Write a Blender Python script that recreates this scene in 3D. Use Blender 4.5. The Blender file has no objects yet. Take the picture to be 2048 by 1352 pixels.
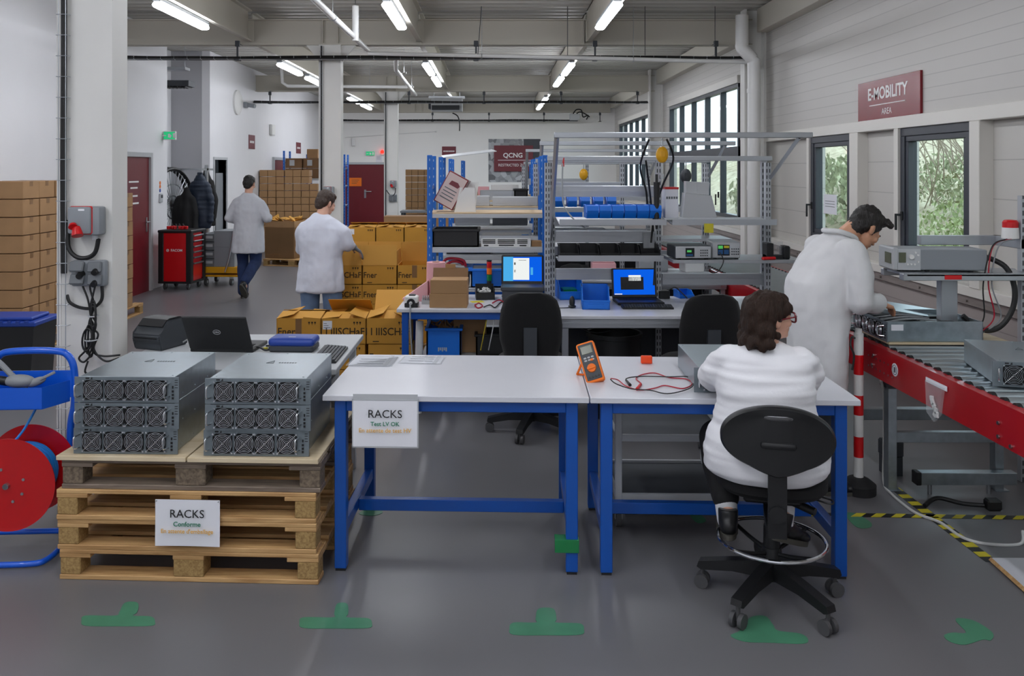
import bpy, bmesh, math, random
from mathutils import Vector, Matrix, Euler, noise
R = math.radians
PI = math.pi
random.seed(11)
sc = bpy.context.scene
COL = sc.collection

# ---------------------------------------------------------------- camera, sky, exposure
CAMH, FPX, VPX, VPY = 1.88, 1700.0, 985.0, 338.0
cam = bpy.data.cameras.new('camera')
cam.sensor_width = 36.0
cam.sensor_fit = 'HORIZONTAL'
cam.lens = FPX / 2048 * 36
cam.shift_x = (1024 - VPX) / 2048
cam.shift_y = -(676 - VPY) / 2048
cam.clip_end = 200
camo = bpy.data.objects.new('camera', cam)
COL.objects.link(camo)
camo.location = (0, 0, CAMH)
camo.rotation_euler = (R(90), 0, 0)
sc.camera = camo

w = bpy.data.worlds.new('overcast_sky')
sc.world = w
w.use_nodes = True
bg = w.node_tree.nodes['Background']
bg.inputs[0].default_value = (0.80, 0.90, 1.0, 1)
bg.inputs[1].default_value = 3.8

sc.view_settings.view_transform = 'Standard'
sc.view_settings.look = 'None'
sc.view_settings.gamma = 1
sc.view_settings.use_curve_mapping = False
sc.view_settings.exposure = 0.0
LAMP = 42.0
try:
    sc.cycles.max_bounces = 8
    sc.cycles.diffuse_bounces = 4
    sc.cycles.glossy_bounces = 4
    sc.cycles.transparent_max_bounces = 16
    sc.cycles.use_denoising = True
    sc.cycles.sample_clamp_indirect = 6
    sc.cycles.caustics_reflective = False
    sc.cycles.caustics_refractive = False
except Exception:
    pass

# photograph pixel (2048x1352) -> world, at a known distance or on a known height
def P(px, py, d):
    return Vector(((px - VPX) * d / FPX, d, CAMH - (py - VPY) * d / FPX))
def G(px, py, z=0.0):
    d = (CAMH - z) * FPX / (py - VPY)
    return Vector(((px - VPX) * d / FPX, d, z))

# ---------------------------------------------------------------- materials
def lin(h):
    h = h.lstrip('#')
    out = []
    for i in (0, 2, 4):
        c = int(h[i:i+2], 16) / 255
        out.append(c / 12.92 if c <= 0.04045 else ((c + 0.055) / 1.055) ** 2.4)
    return (out[0], out[1], out[2], 1)

MATS = {}
def mat(name, hx, rough=0.5, metal=0.0, var=None, bump=None, emit=None, spec=0.5, alpha=1.0, stretch=None, coat=0.0, sheen=0.0, rvar=0.0):
    """var=(scale, amount) colour mottling; bump=(scale, strength); stretch=(x,y,z) scaling of the noise"""
    m = bpy.data.materials.new(name)
    m.use_nodes = True
    nt = m.node_tree
    b = nt.nodes['Principled BSDF']
    c = lin(hx)
    b.inputs['Base Color'].default_value = c
    b.inputs['Roughness'].default_value = rough
    b.inputs['Metallic'].default_value = metal
    b.inputs['Specular IOR Level'].default_value = spec
    b.inputs['Alpha'].default_value = alpha
    b.inputs['Coat Weight'].default_value = coat
    if sheen:
        b.inputs['Sheen Weight'].default_value = sheen
    if emit:
        b.inputs['Emission Color'].default_value = lin(emit[0])
        b.inputs['Emission Strength'].default_value = emit[1]
    if var or bump or rvar:
        tc = nt.nodes.new('ShaderNodeTexCoord')
        mp = nt.nodes.new('ShaderNodeMapping')
        nt.links.new(tc.outputs['Object'], mp.inputs['Vector'])
        if stretch:
            mp.inputs['Scale'].default_value = stretch
        if var:
            n = nt.nodes.new('ShaderNodeTexNoise')
            n.inputs['Scale'].default_value = var[0]
            n.inputs['Detail'].default_value = 6
            nt.links.new(mp.outputs[0], n.inputs['Vector'])
            cr = nt.nodes.new('ShaderNodeValToRGB')
            a = var[1]
            cr.color_ramp.elements[0].position = 0.3
            cr.color_ramp.elements[1].position = 0.7
            cr.color_ramp.elements[0].color = (c[0]*(1-a), c[1]*(1-a), c[2]*(1-a), 1)
            cr.color_ramp.elements[1].color = (min(1, c[0]*(1+a)), min(1, c[1]*(1+a)), min(1, c[2]*(1+a)), 1)
            nt.links.new(n.outputs['Fac'], cr.inputs[0])
            nt.links.new(cr.outputs[0], b.inputs['Base Color'])
            if rvar:
                mr = nt.nodes.new('ShaderNodeMapRange')
                mr.inputs[1].default_value = 0.3
                mr.inputs[2].default_value = 0.7
                mr.inputs[3].default_value = max(0, rough - rvar)
                mr.inputs[4].default_value = rough + rvar
                nt.links.new(n.outputs['Fac'], mr.inputs[0])
                nt.links.new(mr.outputs[0], b.inputs['Roughness'])
        if bump:
            n2 = nt.nodes.new('ShaderNodeTexNoise')
            n2.inputs['Scale'].default_value = bump[0]
            n2.inputs['Detail'].default_value = 4
            nt.links.new(mp.outputs[0], n2.inputs['Vector'])
            bp = nt.nodes.new('ShaderNodeBump')
            bp.inputs['Strength'].default_value = bump[1]
            bp.inputs['Distance'].default_value = 0.01
            nt.links.new(n2.outputs['Fac'], bp.inputs['Height'])
            nt.links.new(bp.outputs[0], b.inputs['Normal'])
    MATS[name] = m
    return m

def groove_mat(name, hx, pitch, axis=2, rough=0.5, depth=0.6, width=0.06, dark=0.75, metal=0.0):
    """panels with a thin joint every <pitch> metres along an object axis"""
    m = mat(name, hx, rough, metal)
    nt = m.node_tree
    b = nt.nodes['Principled BSDF']
    tc = nt.nodes.new('ShaderNodeTexCoord')
    sp = nt.nodes.new('ShaderNodeSeparateXYZ')
    nt.links.new(tc.outputs['Object'], sp.inputs[0])
    def mth(op, a, v=None):
        n = nt.nodes.new('ShaderNodeMath')
        n.operation = op
        nt.links.new(a, n.inputs[0])
        if v is not None:
            n.inputs[1].default_value = v
        return n.outputs[0]
    f = mth('FRACT', mth('DIVIDE', sp.outputs[axis], pitch))
    d = mth('ABSOLUTE', mth('SUBTRACT', f, 0.5))
    g = mth('LESS_THAN', d, width / 2)
    mx = nt.nodes.new('ShaderNodeMix')
    mx.data_type = 'RGBA'
    c = lin(hx)
    nt.links.new(g, mx.inputs[0])
    mx.inputs[6].default_value = c
    mx.inputs[7].default_value = (c[0]*dark, c[1]*dark, c[2]*dark, 1)
    nt.links.new(mx.outputs[2], b.inputs['Base Color'])
    inv = mth('MULTIPLY', g, -1.0)
    bp = nt.nodes.new('ShaderNodeBump')
    bp.inputs['Strength'].default_value = depth
    bp.inputs['Distance'].default_value = 0.01
    nt.links.new(inv, bp.inputs['Height'])
    nt.links.new(bp.outputs[0], b.inputs['Normal'])
    return m

def slot_mat(name, hx, pitch=0.05, off=(0.011,), w=0.006, fill=0.55, rough=0.45, metal=0.3, hole='#15181c'):
    """uprights with two columns of punched slots (object X offsets), repeated along object Z"""
    m = mat(name, hx, rough, metal)
    nt = m.node_tree
    b = nt.nodes['Principled BSDF']
    tc = nt.nodes.new('ShaderNodeTexCoord')
    sp = nt.nodes.new('ShaderNodeSeparateXYZ')
    nt.links.new(tc.outputs['Object'], sp.inputs[0])
    def mth(op, a, v=None, bsock=None):
        n = nt.nodes.new('ShaderNodeMath')
        n.operation = op
        nt.links.new(a, n.inputs[0])
        if v is not None:
            n.inputs[1].default_value = v
        if bsock is not None:
            nt.links.new(bsock, n.inputs[1])
        return n.outputs[0]
    zf = mth('LESS_THAN', mth('FRACT', mth('DIVIDE', sp.outputs[2], pitch)), fill)
    ax = mth('ABSOLUTE', sp.outputs[0])
    col = mth('LESS_THAN', mth('ABSOLUTE', mth('SUBTRACT', ax, off[0])), w / 2)
    g = mth('MULTIPLY', zf, None, col)
    mx = nt.nodes.new('ShaderNodeMix')
    mx.data_type = 'RGBA'
    nt.links.new(g, mx.inputs[0])
    mx.inputs[6].default_value = lin(hx)
    mx.inputs[7].default_value = lin(hole)
    nt.links.new(mx.outputs[2], b.inputs['Base Color'])
    return m

def wood_mat(name, h1, h2, scale=(1.2, 14, 14), rough=0.65, dirt=0.0):
    m = mat(name, h1, rough)
    nt = m.node_tree
    b = nt.nodes['Principled BSDF']
    tc = nt.nodes.new('ShaderNodeTexCoord')
    oi = nt.nodes.new('ShaderNodeObjectInfo')
    add = nt.nodes.new('ShaderNodeVectorMath')
    add.operation = 'ADD'
    nt.links.new(tc.outputs['Object'], add.inputs[0])
    nt.links.new(oi.outputs['Random'], add.inputs[1])
    mp = nt.nodes.new('ShaderNodeMapping')
    mp.inputs['Scale'].default_value = scale
    nt.links.new(add.outputs[0], mp.inputs[0])
    n = nt.nodes.new('ShaderNodeTexNoise')
    n.inputs['Scale'].default_value = 3.0
    n.inputs['Detail'].default_value = 8
    n.inputs['Distortion'].default_value = 0.6
    nt.links.new(mp.outputs[0], n.inputs['Vector'])
    cr = nt.nodes.new('ShaderNodeValToRGB')
    cr.color_ramp.elements[0].position = 0.32
    cr.color_ramp.elements[1].position = 0.68
    cr.color_ramp.elements[0].color = lin(h2)
    cr.color_ramp.elements[1].color = lin(h1)
    nt.links.new(n.outputs['Fac'], cr.inputs[0])
    nt.links.new(cr.outputs[0], b.inputs['Base Color'])
    bp = nt.nodes.new('ShaderNodeBump')
    bp.inputs['Strength'].default_value = 0.25
    bp.inputs['Distance'].default_value = 0.004
    nt.links.new(n.outputs['Fac'], bp.inputs['Height'])
    nt.links.new(bp.outputs[0], b.inputs['Normal'])
    return m

def glass_mat(name, tint='#e8f0f0', gloss=0.12):
    m = bpy.data.materials.new(name)
    m.use_nodes = True
    nt = m.node_tree
    nt.nodes.clear()
    out = nt.nodes.new('ShaderNodeOutputMaterial')
    tr = nt.nodes.new('ShaderNodeBsdfTransparent')
    tr.inputs[0].default_value = lin(tint)
    gl = nt.nodes.new('ShaderNodeBsdfGlossy')
    gl.inputs['Roughness'].default_value = 0.02
    fr = nt.nodes.new('ShaderNodeFresnel')
    fr.inputs['IOR'].default_value = 1.45
    mx = nt.nodes.new('ShaderNodeMixShader')
    ge = nt.nodes.new('ShaderNodeNewGeometry')
    su = nt.nodes.new('ShaderNodeMath')
    su.operation = 'SUBTRACT'
    su.inputs[0].default_value = 1.0
    nt.links.new(ge.outputs['Backfacing'], su.inputs[1])
    mu = nt.nodes.new('ShaderNodeMath')
    mu.operation = 'MULTIPLY'
    nt.links.new(fr.outputs[0], mu.inputs[0])
    nt.links.new(su.outputs[0], mu.inputs[1])
    nt.links.new(mu.outputs[0], mx.inputs[0])
    nt.links.new(tr.outputs[0], mx.inputs[1])
    nt.links.new(gl.outputs[0], mx.inputs[2])
    nt.links.new(mx.outputs[0], out.inputs[0])
    MATS[name] = m
    return m

def light_mat(name, hx, strength):
    m = bpy.data.materials.new(name)
    m.use_nodes = True
    nt = m.node_tree
    nt.nodes.clear()
    out = nt.nodes.new('ShaderNodeOutputMaterial')
    e = nt.nodes.new('ShaderNodeEmission')
    e.inputs[0].default_value = lin(hx)
    e.inputs[1].default_value = strength
    nt.links.new(e.outputs[0], out.inputs[0])
    MATS[name] = m
    return m

mat('white_wall', '#e8e8eb', 0.6, var=(0.7, 0.03))
mat('back_wall', '#f6f5f2', 0.6, var=(0.5, 0.03))
mat('alcove_wall_shaded', '#b4b4b8', 0.7)  # shade of the recess is put into this grey
mat('pillar_paint', '#e2e1dd', 0.5, var=(2, 0.03))
mat('beam_paint', '#c9c4b8', 0.55)
mat('trim_white', '#dcd9d2', 0.45)
groove_mat('siding', '#bfbcb7', 0.115, 2, 0.45, 0.5, 0.07, 0.78)
groove_mat('siding_wide', '#c6c3bd', 0.30, 2, 0.45, 0.5, 0.03, 0.72)
groove_mat('dado', '#a39a96', 0.12, 2, 0.45, 0.5, 0.07, 0.70)  # pinkish tone: red reflected onto the cladding, painted into its colour
mat('dado_rail', '#857c78', 0.5, var=(6, 0.15), stretch=(8, 0.6, 8))
mat('deck', '#b9b7b0', 0.5, 0.1)
mat('anthracite', '#33373f', 0.4)
glass_mat('pane_glass')
mat('door_red', '#6e1420', 0.4, var=(1, 0.05))
mat('dark_red_sign', '#7a1d27', 0.22, spec=0.3)
mat('matt_red_sign', '#6d2630', 0.5)
mat('white_plastic', '#e4e4e2', 0.4)
mat('paper', '#e9eaf0', 0.7)
mat('grey_plastic', '#8a8f94', 0.45)
mat('light_grey', '#b9bcbf', 0.45)
mat('dark_grey', '#3a3e43', 0.5)
mat('black_plastic', '#141517', 0.45)
mat('black_matt', '#0e0e10', 0.8)
mat('black_fabric', '#0d0d0f', 0.95, bump=(300, 0.3), sheen=0.15)
mat('rubber', '#1d1d1f', 0.7)
mat('caster_rubber', '#4a4a4c', 0.6)
mat('chrome', '#cfd2d6', 0.12, 1.0)
mat('steel', '#b8bcc0', 0.3, 1.0)
mat('guard_chrome', '#dfe2e6', 0.22, 1.0)
mat('galvanised', '#a9b3b9', 0.34, 0.85, var=(26, 0.10), rvar=0.06)
mat('galvanised_front', '#7d878d', 0.5, 0.6, var=(30, 0.06))
mat('aluminium', '#b4b8bd', 0.38, 0.65)
mat('roller_steel', '#c3cdd2', 0.3, 1.0)
slot_mat('perforated_alu', '#b2b6bb', 0.05, (0.011,), 0.007, 0.6)
slot_mat('perforated_blue', '#0862bd', 0.075, (0.0,), 0.007, 0.25, 0.45, 0.0, '#9fb4cc')
mat('blue_paint', '#0650ab', 0.35, coat=0.2)
mat('trolley_blue', '#0b5ad2', 0.32, coat=0.3)
mat('hose_blue', '#1f87dc', 0.35)
mat('bin_blue', '#086fd8', 0.42)
mat('dark_blue', '#1b3f9a', 0.4)
mat('reel_red', '#c00710', 0.35, coat=0.3, var=(2.5, 0.06))
mat('conveyor_red', '#a50d1a', 0.35, coat=0.3, var=(3, 0.08))
mat('cabinet_red', '#cf1119', 0.35, coat=0.2)
mat('bright_red', '#d01018', 0.35)
mat('orange', '#f2760c', 0.5)
mat('orange_red', '#f0480e', 0.45)
mat('yellow', '#e4a712', 0.45)
mat('tape_yellow', '#cfc22e', 0.6, var=(20, 0.1))
mat('green_tape', '#0c7a40', 0.2, coat=0.5)
mat('floor_green', '#4a8668', 0.45, var=(9, 0.12), rvar=0.05)
mat('table_white', '#d3d4da', 0.32, var=(3, 0.02))
mat('table_edge', '#c4c5ca', 0.5)
mat('carton', '#a58059', 0.8, var=(5, 0.06), bump=(60, 0.05))
mat('carton_dark', '#7d5d3f', 0.8, var=(5, 0.06))
mat('carton_tape', '#83603c', 0.3)
mat('kraft_yellow', '#c48d30', 0.75, var=(4, 0.05))
mat('kraft_inside', '#d09a45', 0.8)
mat('kraft_print', '#3d2c12', 0.8)
wood_mat('pallet_wood', '#cfa873', '#a98050')
wood_mat('pallet_grey', '#8f7f70', '#63564b')
wood_mat('block_wood', '#b3945f', '#8c6d42', (30, 30, 30), 0.85)
wood_mat('block_grey', '#867663', '#584c40', (20, 20, 20), 0.85)
wood_mat('plywood', '#d8c9ac', '#c6b08a', (1.0, 6, 6))
wood_mat('shelf_wood', '#cdb594', '#bba07c', (1.0, 6, 6))
mat('coat_white', '#d3d6e2', 0.85, var=(3, 0.02), bump=(14, 0.35), sheen=0.1)
mat('coat_grey', '#c9cbd2', 0.85, var=(3, 0.02), bump=(14, 0.35))
mat('coat_cream', '#d9d9da', 0.85, var=(3, 0.02), bump=(12, 0.35))
mat('tunic_white', '#e6e6ea', 0.85, bump=(40, 0.1))
mat('skin', '#d8a68e', 0.5, var=(12, 0.05))
mat('skin_dark', '#c99577', 0.5, var=(12, 0.06))
mat('hair_brown', '#2b1c14', 0.6, spec=0.25, var=(60, 0.35), bump=(80, 0.6), stretch=(3, 3, 0.6))
mat('hair_black', '#191412', 0.5, var=(60, 0.35), bump=(80, 0.6), stretch=(2, 2, 0.8))
mat('hair_mid', '#3a2a20', 0.5, var=(60, 0.35), bump=(80, 0.6), stretch=(2, 2, 0.8))
mat('jeans_dark', '#1d2f56', 0.85, var=(9, 0.25), bump=(60, 0.2))
mat('jeans_light', '#6d86a8', 0.85, var=(8, 0.18), bump=(60, 0.2))
mat('black_cloth', '#121214', 0.85)
mat('navy_quilt', '#1d2a3d', 0.6, bump=(20, 0.4))
mat('sock_white', '#d6d7da', 0.9)
mat('shoe_black', '#17181a', 0.35)
mat('shoe_sole', '#4a4842', 0.8)
mat('glove_grey', '#7b7f84', 0.8)
mat('glasses_red', '#6d1822', 0.25)
mat('pink', '#e3a9ae', 0.5)
mat('clear_plastic', '#dfe3e6', 0.15, alpha=0.18)
mat('lens', '#d8d0d4', 0.05, alpha=0.25)
mat('cable_black', '#161616', 0.5)
mat('cable_red', '#b01430', 0.45)
mat('cable_white', '#d8d8d6', 0.45)
mat('cable_grey', '#8c8f92', 0.5)
mat('cable_yellow', '#c9b22c', 0.5)
mat('eye_white', '#d9d5d0', 0.3)
mat('ink_black', '#1b1b1d', 0.6)
mat('ink_green', '#2f7f62', 0.6)
mat('ink_yellow', '#e6b45c', 0.6)
mat('ink_white', '#ecebea', 0.5)
mat('ink_grey', '#5e6468', 0.6)
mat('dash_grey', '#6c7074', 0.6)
light_mat('tube_light', '#f4f7ff', LAMP)
light_mat('exit_green', '#2fb577', 1.0)
light_mat('beacon_glow', '#ff2a20', 3.0)
light_mat('screen_blue', '#0b5fe6', 1.0)
light_mat('screen_sky', '#4fb4f2', 0.9)
light_mat('screen_white', '#f4f8f6', 0.95)
mat('screen_dark', '#15181c', 0.2)
light_mat('lcd_green', '#5cc86a', 0.7)
light_mat('lcd_blue', '#31507a', 0.5)
mat('lcd_olive', '#5d6350', 0.2)

# ---------------------------------------------------------------- mesh building
def xf(rot=None, loc=(0, 0, 0)):
    m = Matrix.Translation(Vector(loc))
    if rot:
        m = m @ Euler(rot).to_matrix().to_4x4()
    return m

class B:
    def __init__(s):
        s.bm = bmesh.new()
    def _new(s, fn):
        before = set(s.bm.verts)
        fn()
        return [v for v in s.bm.verts if v not in before]
    def box(s, x0, x1, y0, y1, z0, z1, bev=0.0, M=None, seg=1):
        t = bmesh.new()
        bmesh.ops.create_cube(t, size=1.0)
        for v in t.verts:
            v.co = Vector((x0 + (v.co.x + .5) * (x1 - x0), y0 + (v.co.y + .5) * (y1 - y0), z0 + (v.co.z + .5) * (z1 - z0)))
        if bev > 0:
            bmesh.ops.bevel(t, geom=list(t.edges), offset=bev, segments=seg, profile=0.5, affect='EDGES')
        s._merge(t, M)
        return s
    def cb(s, c, size, rot=None, bev=0.0, seg=1):
        h = [a / 2 for a in size]
        return s.box(-h[0], h[0], -h[1], h[1], -h[2], h[2], bev, xf(rot, c), seg)
    def _merge(s, t, M=None):
        if M is not None:
            bmesh.ops.transform(t, matrix=M, verts=t.verts)
        me = bpy.data.meshes.new('tmp')
        t.to_mesh(me)
        t.free()
        s.bm.from_mesh(me)
        bpy.data.meshes.remove(me)
    def cyl(s, p0, p1, r, r2=None, n=16, cap=True):
        p0, p1 = Vector(p0), Vector(p1)
        r2 = r if r2 is None else r2
        d = p1 - p0
        if d.length < 1e-7:
            return s
        q = d.to_track_quat('Z', 'Y').to_matrix().to_4x4()
        t = bmesh.new()
        bmesh.ops.create_cone(t, cap_ends=cap, segments=n, radius1=r, radius2=r2, depth=d.length)
        s._merge(t, Matrix.Translation((p0 + p1) / 2) @ q)
        return s
    def ell(s, c, r, rot=None, u=20, v=14):
        t = bmesh.new()
        bmesh.ops.create_uvsphere(t, u_segments=u, v_segments=v, radius=1.0)
        if not hasattr(r, '__len__'):
            r = (r, r, r)
        s._merge(t, xf(rot, c) @ Matrix.Diagonal((r[0], r[1], r[2], 1)))
        return s
    def rc(s, p0, r0, p1, r1, n=16):
        s.cyl(p0, p1, r0, r1, n)
        s.ell(p0, r0, None, n, 10)
        s.ell(p1, r1, None, n, 10)
        return s
    def chain(s, pts, n=16):
        for a, b in zip(pts[:-1], pts[1:]):
            s.rc(a[0], a[1], b[0], b[1], n)
        return s
    def tube(s, pts, r, n=8, closed=False):
        pts = [Vector(p) for p in pts]
        k = len(pts)
        rings = []
        up = Vector((0, 0, 1))
        prev = None
        for i, p in enumerate(pts):
            if closed:
                t = pts[(i + 1) % k] - pts[i - 1]
            else:
                t = pts[min(i + 1, k - 1)] - pts[max(i - 1, 0)]
            if t.length < 1e-9:
                t = up
            t.normalize()
            if prev is None:
                a = up if abs(t.dot(up)) < 0.95 else Vector((1, 0, 0))
                nx = t.cross(a).normalized()
            else:
                nx = (prev - t * prev.dot(t))
                nx = nx.normalized() if nx.length > 1e-6 else t.orthogonal().normalized()
            prev = nx
            ny = t.cross(nx)
            rings.append([s.bm.verts.new(p + (nx * math.cos(2 * PI * j / n) + ny * math.sin(2 * PI * j / n)) * r) for j in range(n)])
        m = k if closed else k - 1
        for i in range(m):
            a, b = rings[i], rings[(i + 1) % k]
            for j in range(n):
                try:
                    s.bm.faces.new((a[j], a[(j + 1) % n], b[(j + 1) % n], b[j]))
                except ValueError:
                    pass
        if not closed:
            s.bm.faces.new(rings[0][::-1])
            s.bm.faces.new(rings[-1])
        return s
    def ring(s, c, rad, r, axis='Z', n=32, m=8, M=None):
        pts = []
        for i in range(n):
            a = 2 * PI * i / n
            x, y = math.cos(a) * rad, math.sin(a) * rad
            v = Vector((x, y, 0)) if axis == 'Z' else (Vector((x, 0, y)) if axis == 'Y' else Vector((0, x, y)))
            v = v + Vector(c)
            pts.append(M @ v if M else v)
        return s.tube(pts, r, m, True)
    def lathe(s, prof, c=(0, 0, 0), n=32, M=None):
        rings = []
        for r, z in prof:
            rg = []
            for j in range(n):
                a = 2 * PI * j / n
                v = Vector((c[0] + r * math.cos(a), c[1] + r * math.sin(a), c[2] + z))
                rg.append(s.bm.verts.new(M @ v if M else v))
            rings.append(rg)
        for a, b in zip(rings[:-1], rings[1:]):
            for j in range(n):
                s.bm.faces.new((a[j], a[(j + 1) % n], b[(j + 1) % n], b[j]))
        s.bm.faces.new(rings[0][::-1])
        s.bm.faces.new(rings[-1])
        return s
    def prism(s, poly, a0, a1, axis='Y', M=None):
        """2D outline swept along an axis: Y -> outline is (x,z); X -> (y,z); Z -> (x,y)"""
        def mk(p, a):
            v = Vector((p[0], a, p[1])) if axis == 'Y' else (Vector((a, p[0], p[1])) if axis == 'X' else Vector((p[0], p[1], a)))
            return s.bm.verts.new(M @ v if M else v)
        f = [mk(p, a0) for p in poly]
        b = [mk(p, a1) for p in poly]
        k = len(poly)
        s.bm.faces.new(f)
        s.bm.faces.new(b[::-1])
        for i in range(k):
            s.bm.faces.new((f[i], b[i], b[(i + 1) % k], f[(i + 1) % k]))
        return s
    def loft(s, rings, n=28):
        """rings: (centre, rx, ry[, rotz[, power]]) stacked; closed at both ends"""
        rr = []
        for q in rings:
            c, rx, ry = Vector(q[0]), q[1], q[2]
            rz = q[3] if len(q) > 3 else 0
            pw = q[4] if len(q) > 4 else 2.0
            rg = []
            for j in range(n):
                a = 2 * PI * j / n
                ca, sa = math.cos(a), math.sin(a)
                x = rx * math.copysign(abs(ca) ** (2 / pw), ca)
                y = ry * math.copysign(abs(sa) ** (2 / pw), sa)
                rg.append(s.bm.verts.new(c + Vector((x * math.cos(rz) - y * math.sin(rz), x * math.sin(rz) + y * math.cos(rz), 0))))
            rr.append(rg)
        for a, b in zip(rr[:-1], rr[1:]):
            for j in range(n):
                s.bm.faces.new((a[j], a[(j + 1) % n], b[(j + 1) % n], b[j]))
        s.bm.faces.new(rr[0][::-1])
        s.bm.faces.new(rr[-1])
        return s
    def quad(s, a, b, c, d):
        s.bm.faces.new([s.bm.verts.new(Vector(p)) for p in (a, b, c, d)])
        return s
    def obj(s, name, m, parent=None, loc=(0, 0, 0), rot=(0, 0, 0), sharp=35):
        bmesh.ops.recalc_face_normals(s.bm, faces=s.bm.faces)
        me = bpy.data.meshes.new(name)
        s.bm.to_mesh(me)
        s.bm.free()
        return link(name, me, m, parent, loc, rot, sharp)

def link(name, me, m, parent=None, loc=(0, 0, 0), rot=(0, 0, 0), sharp=35):
    for p in me.polygons:
        p.use_smooth = True
    try:
        me.set_sharp_from_angle(angle=R(sharp))
    except Exception:
        pass
    if m:
        me.materials.append(MATS[m] if isinstance(m, str) else m)
    o = bpy.data.objects.new(name, me)
    COL.objects.link(o)
    o.location = loc
    o.rotation_euler = rot
    if parent:
        o.parent = parent
    return o

def tag(o, label, cat, group=None, kind=None):
    if label:
        o['label'] = label
    if cat:
        o['category'] = cat
    if group:
        o['group'] = group
    if kind:
        o['kind'] = kind
    return o
def thing(name, label, cat, loc=(0, 0, 0), rz=0.0, group=None):
    o = bpy.data.objects.new(name, None)
    o.empty_display_size = 0.1
    COL.objects.link(o)
    o.location = loc
    o.rotation_euler = (0, 0, rz) if not hasattr(rz, '__len__') else rz
    return tag(o, label, cat, group)
def struct(b, name, m, loc=(0, 0, 0), rot=(0, 0, 0)):
    o = b.obj(name, m, None, loc, rot)
    o['kind'] = 'structure'
    return o
def dup(root, loc=None, rz=None, label=None, group=None):
    r = root.copy()
    COL.objects.link(r)
    if loc is not None:
        r.location = loc
    if rz is not None:
        r.rotation_euler = (0, 0, rz)
    if label:
        r['label'] = label
    if group:
        r['group'] = group
    for ch in list(root.children):
        c = ch.copy()
        COL.objects.link(c)
        c.parent = r
        for g in list(ch.children):
            d = g.copy()
            COL.objects.link(d)
            d.parent = c
    return r

FACE = {'-Y': (R(90), 0, 0), '-X': (R(90), 0, R(-90)), '+X': (R(90), 0, R(90)), '+Z': (0, 0, 0)}
def text(body, size, m, parent, loc, face='-Y', align='CENTER', bold=0.0, name='lettering', ext=0.0006, sx=1.0, rot=None):
    cu = bpy.data.curves.new('txt', 'FONT')
    cu.body = body
    cu.size = size
    cu.align_x = align
    cu.align_y = 'CENTER'
    cu.extrude = ext
    cu.offset = bold
    cu.resolution_u = 3
    t = bpy.data.objects.new('txt', cu)
    COL.objects.link(t)
    me = bpy.data.meshes.new_from_object(t)
    bpy.data.objects.remove(t)
    bpy.data.curves.remove(cu)
    me.materials.clear()
    if sx != 1.0:
        for v in me.vertices:
            v.co.x *= sx
    return link(name, me, m, parent, loc, rot if rot else FACE[face])

def curve_pts(pts, sub=8, closed=False):
    """Catmull-Rom through points"""
    pts = [Vector(p) for p in pts]
    out = []
    k = len(pts)
    rng = range(k) if closed else range(k - 1)
    for i in rng:
        if closed:
            p0, p1, p2, p3 = pts[i - 1], pts[i], pts[(i + 1) % k], pts[(i + 2) % k]
        else:
            p0, p1, p2, p3 = pts[max(i - 1, 0)], pts[i], pts[i + 1], pts[min(i + 2, k - 1)]
        for j in range(sub):
            t = j / sub
            out.append(0.5 * ((2 * p1) + (-p0 + p2) * t + (2 * p0 - 5 * p1 + 4 * p2 - p3) * t * t + (-p0 + 3 * p1 - 3 * p2 + p3) * t ** 3))
    if not closed:
        out.append(pts[-1])
    return out
def cable(name, m, r, pts, label=None, cat=None, parent=None, sub=8, n=8, group=None, closed=False):
    b = B()
    b.tube(curve_pts(pts, sub, closed), r, n, closed)
    o = b.obj(name, m, parent)
    if cat:
        tag(o, label, cat, group)
    return o

def remesh(o, voxel, smooth=4, fac=0.5, wr=None, sharp=180):
    """fuse overlapping volumes into one continuous skin; wr = list of (scale vec, amplitude) folds"""
    md = o.modifiers.new('r', 'REMESH')
    md.mode = 'VOXEL'
    md.voxel_size = voxel
    if smooth:
        sm = o.modifiers.new('s', 'SMOOTH')
        sm.factor = fac
        sm.iterations = smooth
    dg = bpy.context.evaluated_depsgraph_get()
    dg.update()
    me = bpy.data.meshes.new_from_object(o.evaluated_get(dg))
    o.modifiers.clear()
    old = o.data
    o.data = me
    bpy.data.meshes.remove(old)
    if wr:
        nr = [v.normal.copy() for v in me.vertices]
        for v, nn in zip(me.vertices, nr):
            d = 0
            for sv, amp, off in wr:
                q = Vector((v.co.x * sv[0] + off, v.co.y * sv[1], v.co.z * sv[2]))
                d += amp * noise.noise(q)
            v.co += nn * d
        me.update()
    for p in me.polygons:
        p.use_smooth = True
    return o
ORD = ['first', 'second', 'third', 'fourth', 'fifth', 'sixth', 'seventh', 'eighth', 'ninth', 'tenth', 'eleventh', 'twelfth', 'thirteenth']
# ================================================================ THE ROOM
XL, XR, YB, YN, ZC = -5.32, 3.8, 26.4, -7.0, 4.1
D1, DS = 4.75, 7.15                       # first pillar, bay spacing
def RW(px, py):                           # pixel -> (Y, Z) on the right wall
    d = XR * FPX / (px - VPX)
    return d, CAMH - (py - VPY) * d / FPX
def LW(px, py):                           # pixel -> (Y, Z) on the left wall
    d = XL * FPX / (px - VPX)
    return d, CAMH - (py - VPY) * d / FPX

# floor: sealed grey screed, slightly glossy and scuffed
mat('screed', '#706f72', 0.34, var=(0.5, 0.05))
b = B()
b.box(-7.5, XR + 0.1, YN, YB + 0.1, -0.1, 0.0)
struct(b, 'floor', 'screed')

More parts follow.
